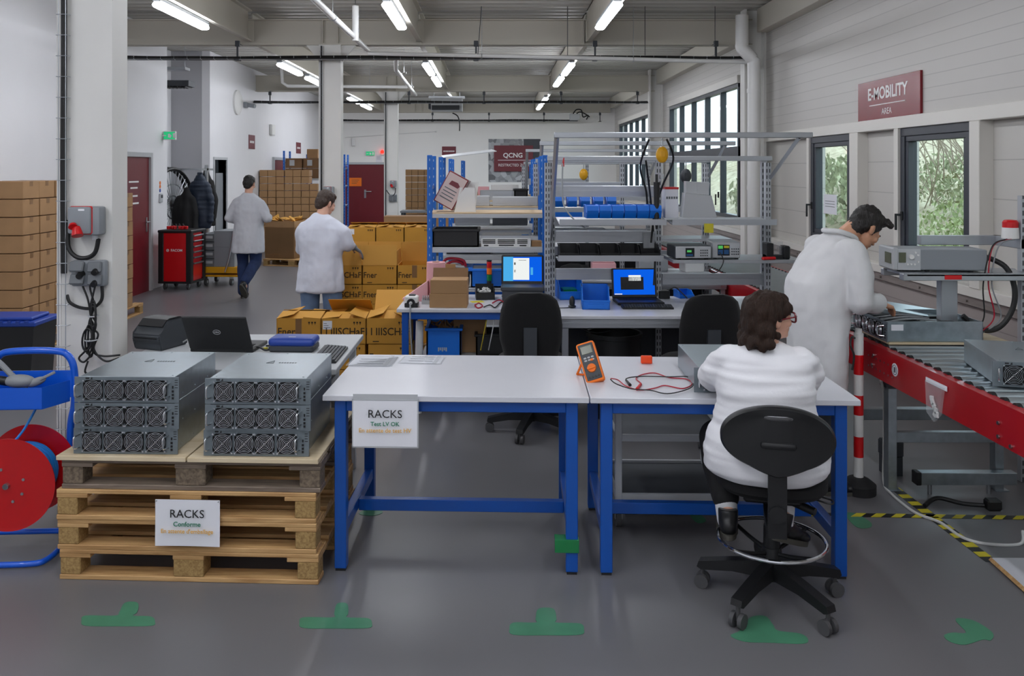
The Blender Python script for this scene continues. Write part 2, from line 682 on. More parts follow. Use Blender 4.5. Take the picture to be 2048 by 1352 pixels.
# ceiling: corrugated steel deck, ribs running across the room
b = B()
prof = []
y = YN
while y < YB + 0.2:
    prof += [(y, ZC + 0.04), (y + 0.11, ZC + 0.04), (y + 0.135, ZC), (y + 0.225, ZC)]
    y += 0.25
prof += [(y, ZC + 0.12), (YN, ZC + 0.12)]
b.prism(prof, -7.5, XR + 0.2, 'X')
struct(b, 'ceiling', 'deck')

# left wall with the coat alcove, door opening into store
AL0, AL1, ALX = 13.9, 16.0, -6.05
DW0, DW1 = LW(428, 400)[0], LW(452, 400)[0]
b = B()
b.box(XL - 0.15, XL, YN, AL0, 0, ZC)
b.box(ALX - 0.15, ALX, AL0 - 0.15, AL1 + 0.15, 0, ZC)
b.box(ALX, XL - 0.15, AL0 - 0.15, AL0, 0, ZC)
b.box(XL - 0.15, XL, AL1, DW0, 0, ZC)
b.box(XL - 0.15, XL, DW0, DW1, 2.06, ZC)
b.box(XL - 0.15, XL, DW1, YB, 0, ZC)
struct(b, 'wall_left', 'white_wall')
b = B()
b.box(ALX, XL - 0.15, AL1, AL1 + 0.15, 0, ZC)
struct(b, 'wall_alcove', 'alcove_wall_shaded')
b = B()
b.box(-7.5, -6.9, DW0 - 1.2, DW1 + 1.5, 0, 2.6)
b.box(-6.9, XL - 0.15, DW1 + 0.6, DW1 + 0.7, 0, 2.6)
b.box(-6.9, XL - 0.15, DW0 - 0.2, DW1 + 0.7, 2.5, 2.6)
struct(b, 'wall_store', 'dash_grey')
b = B()
b.box(-7.5, XR + 0.1, YB, YB + 0.15, 0, ZC)
struct(b, 'wall_back', 'back_wall')
b = B()
b.box(-7.5, XR + 0.1, YN - 0.15, YN, 0, ZC)
struct(b, 'wall_rear', 'white_wall')
b = B()
b.box(XL, -2.1, YB - 0.55, YB - 0.02, 0, 3.62)     # the stub of wall that frames the fire door
# baseboard along the left wall
b2 = B()
b2.box(XL, XL + 0.012, YN, 12.2, 0, 0.08)
b2.box(XL, XL + 0.012, DW1 + 0.08, YB, 0, 0.08)
struct(b2, 'baseboard_left', 'light_grey')
b.bm.free()

# ---- right wall: three bays of windows between columns
def wall_open(b, x0, x1, y0, y1, z0, z1, holes):
    ys = sorted(set([y0, y1] + [h[0] for h in holes] + [h[1] for h in holes]))
    for a, c in zip(ys[:-1], ys[1:]):
        zs = [(z0, z1)]
        for h in holes:
            if h[0] <= a + 1e-6 and h[1] >= c - 1e-6:
                nz = []
                for (p, q) in zs:
                    if h[2] > p:
                        nz.append((p, min(q, h[2])))
                    if h[3] < q:
                        nz.append((max(p, h[3]), q))
                zs = nz
        for (p, q) in zs:
            if q - p > 1e-4:
                b.box(x0, x1, a, c, p, q)
SILL, HEAD = 0.92, 2.275
w1 = (RW(1708, 0)[0], RW(1627, 0)[0])
w2 = (RW(1950, 0)[0], RW(1808, 0)[0])
wbig = [(13.05, 18.15), (20.55, 25.3)]
wy0 = (2.6, 4.0)
holes = [(w1[0], w1[1], 1.06, 2.255), (w2[0], w2[1], 1.06, 2.255), (wy0[0], wy0[1], 1.06, 2.255)] + [(a, c, 1.1, 3.2) for a, c in wbig]
b = B()
wall_open(b, XR, XR + 0.14, YN, YB, HEAD + 0.05, ZC, holes)
struct(b, 'wall_right', 'siding')
b = B()
wall_open(b, XR + 0.05, XR + 0.14, YN, YB, SILL, HEAD + 0.05, holes)
struct(b, 'wall_right_lower', 'siding_wide')
b = B()
b.box(XR, XR + 0.14, YN, YB, 0, 0.80)
struct(b, 'wall_right_dado', 'dado')
b = B()
b.box(XR - 0.03, XR + 0.14, YN, YB, 0.80, 0.875, 0.004)
for k in range(14):
    yy = 3.0 + k * 0.75
    b.cyl((XR - 0.045, yy, 0.838), (XR - 0.028, yy, 0.838), 0.012, n=8)
struct(b, 'trim_1', 'dado_rail')
b = B()
b.box(XR - 0.05, XR + 0.14, YN, 11.6, 0.875, SILL + 0.035, 0.004)
b.box(XR - 0.05, XR + 0.14, 12.2, 18.9, 0.875, SILL + 0.035, 0.004)
b.box(XR - 0.05, XR + 0.14, 19.3, YB, 0.875, SILL + 0.035, 0.004)
struct(b, 'trim_2', 'trim_white')
b = B()
b.box(XR - 0.06, XR + 0.06, YN, 11.7, HEAD - 0.02, HEAD + 0.09, 0.004)
for y0, y1 in ((w1[0] - 0.22, w1[0] - 0.02), (w1[1] + 0.0, w1[1] + 0.07), (w2[0] - 0.16, w2[0] - 0.02), (w2[1], w2[1] + 0.08), (wy0[1], wy0[1] + 0.1)):
    b.box(XR - 0.06, XR + 0.06, y0, y1, SILL + 0.03, HEAD - 0.02, 0.004)
struct(b, 'trim_3', 'trim_white')
b = B()
b.box(XR - 0.16, XR, YN, 11.7, ZC - 0.34, ZC - 0.02, 0.005)
b.box(XR - 0.16, XR, 12.2, 18.9, ZC - 0.34, ZC - 0.02, 0.005)
b.box(XR - 0.16, XR, 19.3, YB, ZC - 0.34, ZC - 0.02, 0.005)
struct(b, 'beam', 'beam_paint')

def window_small(idx, y0, y1, z0, z1):
    b = B()
    f = 0.075
    x0, x1 = XR - 0.035, XR + 0.06
    for (a, c, p, q) in ((y0, y1, z0, z0 + f), (y0, y1, z1 - f, z1), (y0, y0 + f, z0 + f, z1 - f), (y1 - f, y1, z0 + f, z1 - f)):
        b.box(x0, x1, a, c, p, q, 0.004)
    s = 0.05
    a0, a1, p0, p1 = y0 + f, y1 - f, z0 + f, z1 - f
    for (a, c, p, q) in ((a0, a1, p0, p0 + s), (a0, a1, p1 - s, p1), (a0, a0 + s, p0 + s, p1 - s), (a1 - s, a1, p0 + s, p1 - s)):
        b.box(x0 + 0.012, x1, a, c, p, q, 0.004)
    o = struct(b, 'window_%d' % idx, 'anthracite')
    g = B()
    g.box(XR + 0.02, XR + 0.026, a0 + s - 0.005, a1 - s + 0.005, p0 + s - 0.005, p1 - s + 0.005)
    g.obj('pane', 'pane_glass', o)
    h = B()
    yh = y1 - 0.04
    zh = z0 + 0.38
    h.box(x0 - 0.015, x0 + 0.01, yh - 0.016, yh + 0.016, zh - 0.03, zh + 0.05, 0.004)
    h.cyl((x0 - 0.005, yh, zh + 0.02), (x0 - 0.06, yh, zh + 0.02), 0.01, n=10)
    h.cyl((x0 - 0.06, yh, zh + 0.03), (x0 - 0.06, yh, zh - 0.12), 0.011, n=10)
    h.obj('handle', 'black_plastic', o)
    return o
window_small(1, w1[0], w1[1], 1.06, 2.255)
window_small(2, w2[0], w2[1], 1.06, 2.255)
window_small(3, wy0[0], wy0[1], 1.06, 2.255)
def window_big(idx, y0, y1):
    b = B()
    x0, x1 = XR - 0.03, XR + 0.07
    z0, z1, tz = 1.1, 3.2, 2.08
    f = 0.06
    for (a, c, p, q) in ((y0, y1, z0, z0 + f), (y0, y1, z1 - f, z1), (y0, y1, tz, tz + 0.15)):
        b.box(x0, x1, a, c, p, q)
    n = 5
    for i in range(n + 1):
        yy = y0 + (y1 - y0) * i / n
        a = min(max(yy - f / 2, y0), y1 - f)
        b.box(x0 + 0.004, x1 - 0.004, a, a + f, z0, z1)
    o = struct(b, 'window_%d' % idx, 'anthracite')
    g = B()
    for i in range(n):
        a = y0 + (y1 - y0) * i / n
        c = y0 + (y1 - y0) * (i + 1) / n
        g.box(XR + 0.02, XR + 0.026, a + 0.02, c - 0.02, z0 + 0.02, z1 - 0.02)
    g.obj('pane', 'pane_glass', o)
    h = B()
    yh = y0 + (y1 - y0) * 0.22
    h.box(x0 - 0.015, x0 + 0.005, yh - 0.02, yh + 0.02, 1.4, 1.5)
    h.cyl((x0 - 0.05, yh, 1.46), (x0 - 0.05, yh, 1.28), 0.012, n=10)
    h.obj('handle', 'black_plastic', o)
    t = B()
    t.box(XR - 0.06, XR + 0.02, y0 - 0.06, y1 + 0.06, z1 + 0.0, z1 + 0.12, 0.004)
    t.obj('head_trim', 'trim_white', o)
window_big(4, *wbig[0])
window_big(5, *wbig[1])

# ---- columns and cross beams
for k in (1, 2):
    y0 = D1 + DS * k
    b = B()
    b.box(XR - 0.30, XR - 0.27, y0 - 0.1, y0 + 0.1, 0, ZC)
    b.box(XR - 0.03, XR, y0 - 0.1, y0 + 0.1, 0, ZC)
    b.box(XR - 0.27, XR - 0.03, y0 + 0.02, y0 + 0.05, 0, ZC)
    struct(b, 'pillar', 'pillar_paint')
PX0, PX1 = -2.42, -2.13
for k in range(0, 3):
    y0 = D1 + DS * k
    b = B()
    b.box(PX0, PX1, y0, y0 + 0.19, 0, 3.62, 0.003)
    b.box(PX0 - 0.012, PX0 + 0.012, y0 - 0.006, y0 + 0.196, 0, 3.62)
    b.box(PX1 - 0.012, PX1 + 0.006, y0 - 0.004, y0 + 0.194, 0, 3.62)
    # gusset plates under the beam
    if k:
        b.prism([(PX0 - 0.2, 3.62), (PX1 + 0.2, 3.62), (PX1 + 0.02, 3.40), (PX0 - 0.02, 3.40)], y0 + 0.06, y0 + 0.13, 'Y')
    struct(b, 'pillar', 'pillar_paint')
for k in (0, 1, 2, 3):
    y0 = D1 + DS * k
    b = B()
    yb = min(y0, YB - 0.2)
    b.box(XL, XR - 0.16, yb + 0.06, yb + 0.075, 3.62, 3.98)          # web
    b.box(XL, XR - 0.16, yb, yb + 0.19, 3.62, 3.637)                  # flanges
    b.box(XL, XR - 0.16, yb, yb + 0.19, 3.963, 3.98)
    for xs in (-2.38, -2.17, -1.0, 1.28):
        b.box(xs - 0.005, xs + 0.005, yb + 0.005, yb + 0.06, 3.637, 3.963)
    struct(b, 'beam', 'beam_paint')
# purlins along the room carrying the lights
LX = (-3.48, -1.11, 1.27)
for i, xx in enumerate(LX):
    b = B()
    for k in range(-1, 3):
        ya = D1 + DS * k + 0.2
        yb = D1 + DS * (k + 1) - 0.02
        ya = max(ya, YN)
        yb = min(yb, YB - 0.25)
        b.box(xx + 0.05, xx + 0.065, ya, yb, 3.68, ZC)
        b.box(xx + 0.05, xx + 0.12, ya, yb, 3.66, 3.68)
        b.box(xx + 0.05, xx + 0.12, ya, yb, ZC - 0.02, ZC)
        b.box(xx + 0.03, xx + 0.15, yb - 0.015, yb, 3.66, 3.95)
    struct(b, 'beam', 'beam_paint')

# ---- batten lights
def light_batten():
    t = thing('batten_light', 'x', 'ceiling light')
    b = B()
    b.box(-0.045, 0.045, -0.76, 0.76, 0.0, 0.055, 0.012)
    b.box(-0.03, 0.03, -0.5, -0.45, 0.055, 0.075)
    b.box(-0.03, 0.03, 0.45, 0.5, 0.055, 0.075)
    b.obj('housing', 'grey_plastic', t)
    d = B()
    d.box(-0.058, 0.058, -0.74, 0.74, -0.055, 0.0, 0.03, seg=3)
    d.obj('diffuser', 'tube_light', t)
    return t
names = {-3.48: 'over the left aisle', -1.11: 'in the middle row', 1.27: 'in the right row'}
proto = None
rows_y = [(-5.8, 'behind'), (-3.6, 'behind'), (0.4, 'behind'), (2.5, 'behind'), (6.9, 'nearest the viewer'), (9.5, 'in front of the first beam'),
          (14.55, 'just beyond the first beam'), (16.6, 'just before the second beam'), (21.2, 'just beyond the second beam'), (23.3, 'farthest, near the back wall')]
for xx in LX:
    for yy, wd in rows_y:
        lab = 'lit white batten ceiling light %s, %s' % (names[xx], wd) if wd != 'behind' else 'lit batten ceiling light behind the viewer'
        z = 3.605
        if proto is None:
            proto = light_batten()
            o = proto
            o.location = (xx + 0.02, yy, z)
        else:
            o = dup(proto, (xx + 0.02, yy, z))
        o['label'] = lab
        o['group'] = 'ceiling batten lights'
# two extra battens on the left row in the far bay, seen below the beam
# ---- doors
def door(idx, x, y0, y1, zt, side, mname='door_red', z0=0.0):
    """a door in the left wall (side L) or the back wall (side B)"""
    b = B()
    if side == 'L':
        b.box(x - 0.02, x + 0.012, y0, y1, z0, zt)
    else:
        b.box(y0, y1, x - 0.012, x + 0.02, z0, zt)
    o = struct(b, 'door_%d' % idx, mname)
    f = B()
    for (a, c, p, q) in ((y0 - 0.07, y0, z0, zt + 0.07), (y1, y1 + 0.07, z0, zt + 0.07), (y0, y1, zt, zt + 0.07)):
        if side == 'L':
            f.box(x - 0.02, x + 0.05, a, c, p, q, 0.004)
        else:
            f.box(a, c, x - 0.05, x + 0.02, p, q, 0.004)
    f.obj('door_frame', 'light_grey', o)
    h = B()
    if side == 'L':
        h.box(x + 0.012, x + 0.022, y1 - 0.12, y1 - 0.08, 0.92, 1.14)
        h.cyl((x + 0.02, y1 - 0.1, 1.07), (x + 0.07, y1 - 0.1, 1.07), 0.011, n=8)
        h.cyl((x + 0.065, y1 - 0.1, 1.07), (x + 0.065, y1 - 0.23, 1.07), 0.011, n=8)
    else:
        m = (y0 + y1) / 2 + 0.0
        h.box(m - 0.03, m + 0.03, x - 0.022, x - 0.012, 0.98, 1.24)
        h.cyl((m, x - 0.02, 1.18), (m, x - 0.07, 1.18), 0.014, n=8)
        h.cyl((m, x - 0.065, 1.18), (m + 0.2, x - 0.065, 1.18), 0.014, n=8)
    h.obj('handle', 'steel', o)
    return o
dr = door(1, XL, 12.25, 13.13, 2.06, 'L')
n = B(); n.box(XL + 0.012, XL + 0.016, 12.35, 12.78, 1.34, 1.72)
nn = n.obj('notice', 'matt_red_sign', dr)
q = B()
for k, (yy0, yy1, zz) in enumerate(((12.4, 12.74, 1.69), (12.45, 12.7, 1.6), (12.45, 12.7, 1.48), (12.4, 12.74, 1.37))):
    q.box(XL + 0.016, XL + 0.0175, yy0, yy1, zz - 0.012, zz + 0.012)
q.obj('print', 'ink_white', nn)
bx0, bx1 = P(690, 0, YB).x, P(771, 0, YB).x
door(2, YB, bx0, bx1, CAMH + 9 * YB / FPX, 'B')
door(3, XL, LW(546, 0)[0], LW(567, 0)[0], 2.1, 'L')
# doorway frame and the half-open grey leaf
b = B()
for (a, c, p, q) in ((DW0 - 0.05, DW0, 0, 2.11), (DW1, DW1 + 0.05, 0, 2.11), (DW0, DW1, 2.06, 2.11)):
    b.box(XL - 0.15, XL + 0.02, a, c, p, q)
o = struct(b, 'door_4', 'light_grey')
lf = B(); lf.box(XL - 0.10, XL - 0.06, DW0 + 0.30, DW1, 0.0, 1.80)
lf.obj('leaf', 'grey_plastic', o)

# ---- garden outside: a slope covered with shrubs
def veg_mat(name, h1, h2, h3):
    m = mat(name, h1, 0.8)
    nt = m.node_tree
    bsd = nt.nodes['Principled BSDF']
    tc = nt.nodes.new('ShaderNodeTexCoord')
    vo = nt.nodes.new('ShaderNodeTexNoise')
    vo.inputs['Scale'].default_value = 3.5
    vo.inputs['Detail'].default_value = 9
    vo.inputs['Roughness'].default_value = 0.75
    nt.links.new(tc.outputs['Object'], vo.inputs['Vector'])
    cr = nt.nodes.new('ShaderNodeValToRGB')
    e = cr.color_ramp.elements
    e[0].position, e[0].color = 0.36, lin(h2)
    e[1].position, e[1].color = 0.66, lin(h3)
    x = e.new(0.5)
    x.color = lin(h1)
    nt.links.new(vo.outputs[0], cr.inputs[0])
    nt.links.new(cr.outputs[0], bsd.inputs['Base Color'])
    return m
veg_mat('leaf_green', '#8f9670', '#666c4a', '#c6caa4')
veg_mat('leaf_light', '#a3ae78', '#6f7b4a', '#dde2bb')
veg_mat('earth', '#a59a7e', '#7c7358', '#c9c2a8')
mat('bark', '#8d7f6c', 0.9)
b = B()
gx = [XR + 0.6, XR + 2.2, XR + 4.5, XR + 9]
gz = [-0.3, 0.3, 1.7, 3.0]
nyy = 60
rows = []
for i in range(len(gx)):
    rows.append([b.bm.verts.new((gx[i] + 0.4 * noise.noise(Vector((i, j * 0.3, 1))), -6 + j * 0.8, gz[i] + 0.5 * noise.noise(Vector((i * 3, j * 0.25, 7))))) for j in range(nyy)])
for i in range(len(gx) - 1):
    for j in range(nyy - 1):
        b.bm.faces.new((rows[i][j], rows[i + 1][j], rows[i + 1][j + 1], rows[i][j + 1]))
g = b.obj('ground_slope', 'earth')
g['kind'] = 'structure'
def leaf_cloud(name, m, cx, cy, cz, rx, ry, rz, cnt, sz, label):
    b = B()
    for _ in range(cnt):
        a = Vector((random.gauss(0, 1), random.gauss(0, 1), random.gauss(0, 1))).normalized() * (random.uniform(0.55, 1.0))
        c = Vector((cx + a.x * rx, cy + a.y * ry, cz + a.z * rz))
        q = Euler((random.uniform(0, 6), random.uniform(0, 6), random.uniform(0, 6))).to_matrix()
        s = sz * random.uniform(0.6, 1.3)
        pts = [q @ Vector(p) + c for p in ((-s, 0, 0), (0, -s * .45, s * .1), (s, 0, 0), (0, s * .45, s * .1))]
        b.quad(*pts)
    o = b.obj(name, m)
    return tag(o, label, 'shrub', None, 'stuff')
leaf_cloud('hedge_foliage', 'leaf_light', XR + 2.0, 8.8, 0.75, 0.7, 3.2, 0.95, 9000, 0.042, 'pale green leafy hedge low outside the near windows')
leaf_cloud('bush_foliage', 'leaf_green', XR + 3.6, 11.5, 1.7, 0.9, 4.0, 0.55, 3200, 0.05, 'darker green bushes higher up the bank outside')
leaf_cloud('bank_foliage', 'leaf_green', XR + 3.5, 19.5, 1.2, 1.4, 4.5, 1.0, 3000, 0.12, 'green bushes outside the tall windows')
b = B()
for k in range(110):
    p = Vector((XR + random.uniform(2.3, 4.0), random.uniform(8.5, 15), random.uniform(1.3, 2.2)))
    d = Vector((random.uniform(-.4, .4), random.uniform(-.9, .9), random.uniform(0.4, 1.2)))
    b.tube([p, p + d * 0.6, p + d * 1.2 + Vector((0, 0.2, -0.1))], 0.008, 5)
tag(b.obj('bare_twigs', 'bark'), 'bare brown twigs over the bank outside the windows', 'twigs', None, 'stuff')
# ================================================================ FOREGROUND
# ---- euro pallets
def make_pallet(name, label, grey=False):
    w, bl = ('pallet_grey', 'block_grey') if grey else ('pallet_wood', 'block_wood')
    t = thing(name, label, 'pallet')
    for (yy, ww) in ((0.0, 0.10), (0.35, 0.145), (0.70, 0.10)):
        b = B(); b.box(0, 1.2, yy, yy + ww, 0, 0.022, 0.003)
        b.obj('bottom_board', w, t)
        for (xx, bw) in ((0.0, 0.10), (0.5275, 0.145), (1.1, 0.10)):
            b = B(); b.box(xx + .003, xx + bw - .003, yy + .002, yy + ww - .002, 0.022, 0.100, 0.004)
            b.obj('block', bl, t)
    for (xx, bw) in ((0.0, 0.145), (0.5275, 0.145), (1.055, 0.145)):
        b = B(); b.box(xx, xx + bw, 0.001, 0.799, 0.100, 0.119, 0.002)
        b.obj('cross_board', w, t)
    for (yy, ww) in ((0.0, 0.145), (0.2, 0.10), (0.3275, 0.145), (0.5, 0.10), (0.655, 0.145)):
        b = B(); b.box(0.0, 1.2, yy, yy + ww, 0.119, 0.138, 0.003)
        b.obj('deck_board', w, t)
    return t
PZ = R(-2.6)
p0 = P(120, 1157, 3.90)
PL = Vector((-1.985, 3.895, 0))
pal = make_pallet('pallet', 'wooden pallet lowest of the four, standing on the floor')
pal.location = PL
pal.rotation_euler = (0, 0, PZ)
pal['group'] = 'pallet stack under the racks'
for k, (lab, dx) in enumerate((('wooden pallet second from the floor, below the upper paper corner', -0.01), ('wooden pallet third from the floor, behind the top of the paper sign', -0.012))):
    dup(pal, PL + Vector((dx, -0.005 * k, 0.138 * (k + 1))), PZ + R(0.3 * k), lab)
pg = make_pallet('pallet', 'weathered grey pallet on top of the stack, under the plywood', True)
pg.location = PL + Vector((0.008, 0.004, 0.414))
pg.rotation_euler = (0, 0, PZ)
pg['group'] = 'pallet stack under the racks'
ez = Euler((0, 0, PZ)).to_matrix()
def PLp(x, y, z):
    return PL + ez @ Vector((x, y, z))
for k, (x0, lab) in enumerate(((-0.005, 'left sheet of pale plywood on the pallets, under the left racks'), (0.603, 'right sheet of pale plywood on the pallets, under the right racks'))):
    b = B(); b.box(x0, x0 + 0.60, -0.02, 0.81, 0.552, 0.573, 0.002)
    o = b.obj('plywood_sheet', 'plywood', None, PL, (0, 0, PZ))
    tag(o, lab, 'plywood sheet', 'plywood on the pallets')
RZ0 = 0.5735

# ---- fan racks
def make_fan(parent, x, z, y0, r=0.0445):
    b = B()
    b.box(x - r, x + r, y0 - 0.001, y0 + 0.004, z - r, z + r, 0.012)
    f = b.obj('fan', 'black_matt', parent)
    g = B()
    for k in range(6):
        g.ring((x, y0 - 0.006, z), r * (0.14 + 0.165 * k), 0.0016, 'Y', 28, 5)
    for a in (45, 135):
        dx, dz = math.cos(R(a)) * r * 1.38, math.sin(R(a)) * r * 1.38
        g.tube([(x - dx, y0 - 0.0075, z - dz), (x + dx, y0 - 0.0075, z + dz)], 0.0008, 5)
    for sx in (-1, 1):
        for sz in (-1, 1):
            g.cyl((x + sx * r * .97, y0 - 0.001, z + sz * r * .97), (x + sx * r * .97, y0 - 0.009, z + sz * r * .97), 0.0042, n=8)
    g.obj('fan_guard', 'guard_chrome', f)
    return f
def make_rack(label, depth=0.53, lid=True):
    t = thing('fan_rack_unit', label, 'rack unit')
    W, H = 0.44, 0.118
    b = B()
    if lid:
        b.box(-W / 2, W / 2, 0.004, depth, 0.0, H, 0.0012)
        for (sx, yy) in ((-1, 0.03), (1, 0.03), (-1, depth - .03), (1, depth - .03), (0, depth - 0.02)):
            b.cyl((sx * (W / 2 - 0.02), yy, H), (sx * (W / 2 - 0.02), yy, H + 0.002), 0.004, n=8)
        for yy in (0.1, 0.25, 0.42):
            b.cyl((W / 2, yy, 0.02), (W / 2 + .002, yy, 0.02), 0.004, n=8)
    else:
        th = 0.004
        b.box(-W / 2, -W / 2 + th, 0.004, depth, 0, H)
        b.box(W / 2 - th, W / 2, 0.004, depth, 0, H)
        b.box(-W / 2, W / 2, depth - th, depth, 0, H)
        b.box(-W / 2, W / 2, 0.004, depth, 0, th)
    b.obj('chassis', 'galvanised', t)
    b = B()
    b.box(-0.2415, 0.2415, -0.002, 0.003, 0.001, H - 0.001)
    b.obj('front_panel', 'galvanised_front', t)
    for fx in (0.088, 0.188, 0.281, 0.383):
        make_fan(t, fx - 0.2415, H / 2 - 0.001, -0.002)
    for hx in (0.024, 0.434):
        b = B()
        x = hx - 0.2415
        b.tube(curve_pts([(x + 0.006, -0.002, 0.030), (x - 0.004, -0.03, 0.033), (x - 0.006, -0.036, 0.045), (x - 0.006, -0.036, 0.075), (x - 0.004, -0.03, 0.086), (x + 0.006, -0.002, 0.090)], 4), 0.0042, 8)
        b.obj('handle', 'guard_chrome', t)
    b = B()
    for zz in (0.022, 0.037, 0.053):
        b.box(0.209, 0.218, -0.0045, -0.001, zz - 0.005, zz + 0.005)
    b.box(0.2105, 0.2165, -0.004, -0.001, 0.066, 0.078)
    b.obj('port', 'black_plastic', t)
    b = B()
    b.prism([(-0.168, H - 0.012), (-0.158, H - 0.012), (-0.160, H - 0.002)], -0.004, -0.001, 'Y')
    b.box(-0.19, -0.173, -0.0026, -0.001, H - 0.011, H - 0.004)
    for zz in (0.068, 0.08, 0.092, 0.102):
        b.box(0.222, 0.236, -0.0026, -0.001, zz, zz + 0.003)
    b.obj('front_marking', 'ink_black', t)
    if lid:
        b = B()
        x0, y0, z0 = -0.05, 0.30, H + 0.0006
        tri = [Vector((x0, y0, z0)), Vector((x0 + 0.035, y0, z0)), Vector((x0 + 0.028, y0 + 0.05, z0))]
        for i in range(3):
            b.tube([tri[i], tri[(i + 1) % 3]], 0.0015, 4)
        for k in range(7):
            b.box(x0 + 0.06 + k * 0.013, x0 + 0.068 + k * 0.013, y0 + 0.004, y0 + 0.018, z0 - .0005, z0 + 0.0006)
        b.obj('emblem', 'ink_grey', t)
    return t
rk = make_rack('galvanised four-fan rack unit, bottom of the left stack')
stackA = P(251, 915, 3.885)
stackB = P(513, 919, 3.855)
first = True
for nm, sp, rz in (('left', stackA, R(-1.5)), ('right', stackB, R(-1.6))):
    for k, wd in enumerate(('bottom', 'middle', 'top')):
        lab = 'galvanised four-fan rack unit, %s of the %s stack on the plywood' % (wd, nm)
        loc = (sp.x + (0.006 if k else -0.004), sp.y + 0.012 * (k == 0), RZ0 + 0.1195 * k)
        if first:
            rk.location = loc; rk.rotation_euler = (0, 0, rz); rk['label'] = lab; first = False
            o = rk
        else:
            o = dup(rk, loc, rz, lab)
        o['group'] = 'fan rack units on the plywood'

# ---- paper signs
def paper_sign(label, loc, rz, lines, holder=False):
    t = thing('paper_sign', label, 'paper sign', loc, rz)
    b = B()
    nx = 16
    for i in range(nx):
        x0, x1 = -0.1485 + 0.297 * i / nx, -0.1485 + 0.297 * (i + 1) / nx
        f = lambda x: 0.004 * math.cos(x * 11) - 0.002
        for (z0, z1) in ((-0.105, 0), (0, 0.105)):
            b.quad((x0, f(x0) * (1 if z0 < 0 else 0), z0), (x1, f(x1) * (1 if z0 < 0 else 0), z0), (x1, 0, z1), (x0, 0, z1))
    bmesh.ops.remove_doubles(b.bm, verts=b.bm.verts, dist=1e-5)
    ex = bmesh.ops.solidify(b.bm, geom=b.bm.faces[:], thickness=0.0006)
    b.obj('sheet', 'paper', t)
    if holder:
        b = B()
        for (a, c, p, q) in ((-0.154, 0.154, -0.112, -0.106), (-0.154, 0.154, 0.106, 0.112), (-0.154, -0.149, -0.112, 0.112), (0.149, 0.154, -0.112, 0.112)):
            b.box(a, c, 0.002, 0.004, p, q)
        b.box(-0.15, 0.15, 0.003, 0.004, 0.11, 0.135)
        b.obj('plastic_pocket', 'light_grey', t)
    else:
        b = B()
        for sx in (-0.142, 0.142):
            b.cyl((sx, -0.004, 0.098), (sx, 0.0, 0.098), 0.003, n=8)
        b.obj('pin', 'steel', t)
    for (body, size, m, z, bold) in lines:
        text(body, size, m, t, (0, -0.0075, z), bold=bold)
    return t
c = P(375, 1046, 3.84)
paper_sign('white paper sign reading RACKS Conforme, pinned to the pallet stack', (c.x, c.y, c.z), PZ,
           [('RACKS', 0.052, 'ink_black', 0.042, 0.0), ('Conforme', 0.030, 'ink_green', -0.004, 0.0004), ("En attente d'emballage", 0.0265, 'ink_yellow', -0.036, 0.0003)])

# ---- work tables in front
def make_table(label, W, Dp, group):
    """high work table; local origin front-left corner of the top, on the floor"""
    t = thing('work_table', label, 'table', group=group)
    H = 0.83
    b = B(); b.box(0, W, 0, Dp, H - 0.027, H, 0.003)
    b.obj('tabletop', 'table_white', t)
    z1 = H - 0.027
    for x0 in (0.05, W - 0.105):
        for y0 in (0.03, Dp - 0.09):
            b = B(); b.box(x0, x0 + 0.055, y0, y0 + 0.055, 0.012, z1, 0.003)
            lg = b.obj('leg', 'blue_paint', t)
            b = B(); b.box(x0 + 0.004, x0 + 0.051, y0 + 0.004, y0 + 0.051, 0.0, 0.013)
            b.obj('foot', 'rubber', lg)
        b = B(); b.box(x0 + 0.006, x0 + 0.049, 0.085, Dp - 0.09, 0.16, 0.215, 0.003)
        b.obj('side_rail', 'blue_paint', t)
        b = B(); b.box(x0 + 0.006, x0 + 0.049, 0.085, Dp - 0.09, z1 - 0.05, z1, 0.003)
        b.obj('top_rail', 'blue_paint', t)
    for y0 in (0.034, Dp - 0.08):
        b = B(); b.box(0.105, W - 0.105, y0, y0 + 0.04, z1 - 0.055, z1, 0.003)
        b.obj('apron', 'blue_paint', t)
    b = B(); b.box(0.099, W - 0.099, Dp * 0.42, Dp * 0.42 + 0.045, 0.15, 0.207, 0.003)
    st = b.obj('stretcher', 'blue_paint', t)
    for x in (0.104, W - 0.104):
        s = 1 if x < 1e-3 + W / 2 else -1
        b = B(); b.cyl((x + s * 0.003, Dp * 0.42 + 0.02, 0.185), (x + s * 0.02, Dp * 0.42 + 0.02, 0.185), 0.009, n=8)
        b.obj('bolt', 'steel', t)
    return t
TZ = R(-2.0)
t1 = make_table('white topped blue framed work table with empty space below, RACKS sign on its front', 1.235, 0.87, 'high work tables in the front row')
t1.location = (-0.79, 3.945, 0); t1.rotation_euler = (0, 0, TZ)
t2 = make_table('white topped blue framed work table where the seated person works', 1.225, 0.87, 'high work tables in the front row')
c, s_ = math.cos(TZ), math.sin(TZ)
t2.location = (-0.79 + c * 1.24, 3.945 + s_ * 1.24, 0); t2.rotation_euler = (0, 0, TZ)
def T1(x, y, z=0.8305):
    return Vector((-0.79 + c * x - s_ * y, 3.945 + s_ * x + c * y, z))
TT = 0.8305
cc = P(771, 846, 3.925)
paper_sign('white paper sign reading RACKS Test LV OK, hung on the table front', (cc.x, cc.y - 0.012, cc.z), TZ,
           [('RACKS', 0.052, 'ink_black', 0.045, 0.0), ('Test LV OK', 0.027, 'ink_green', 0.0, 0.0004), ('En attente de test HV', 0.0275, 'ink_yellow', -0.030, 0.0003)], True)
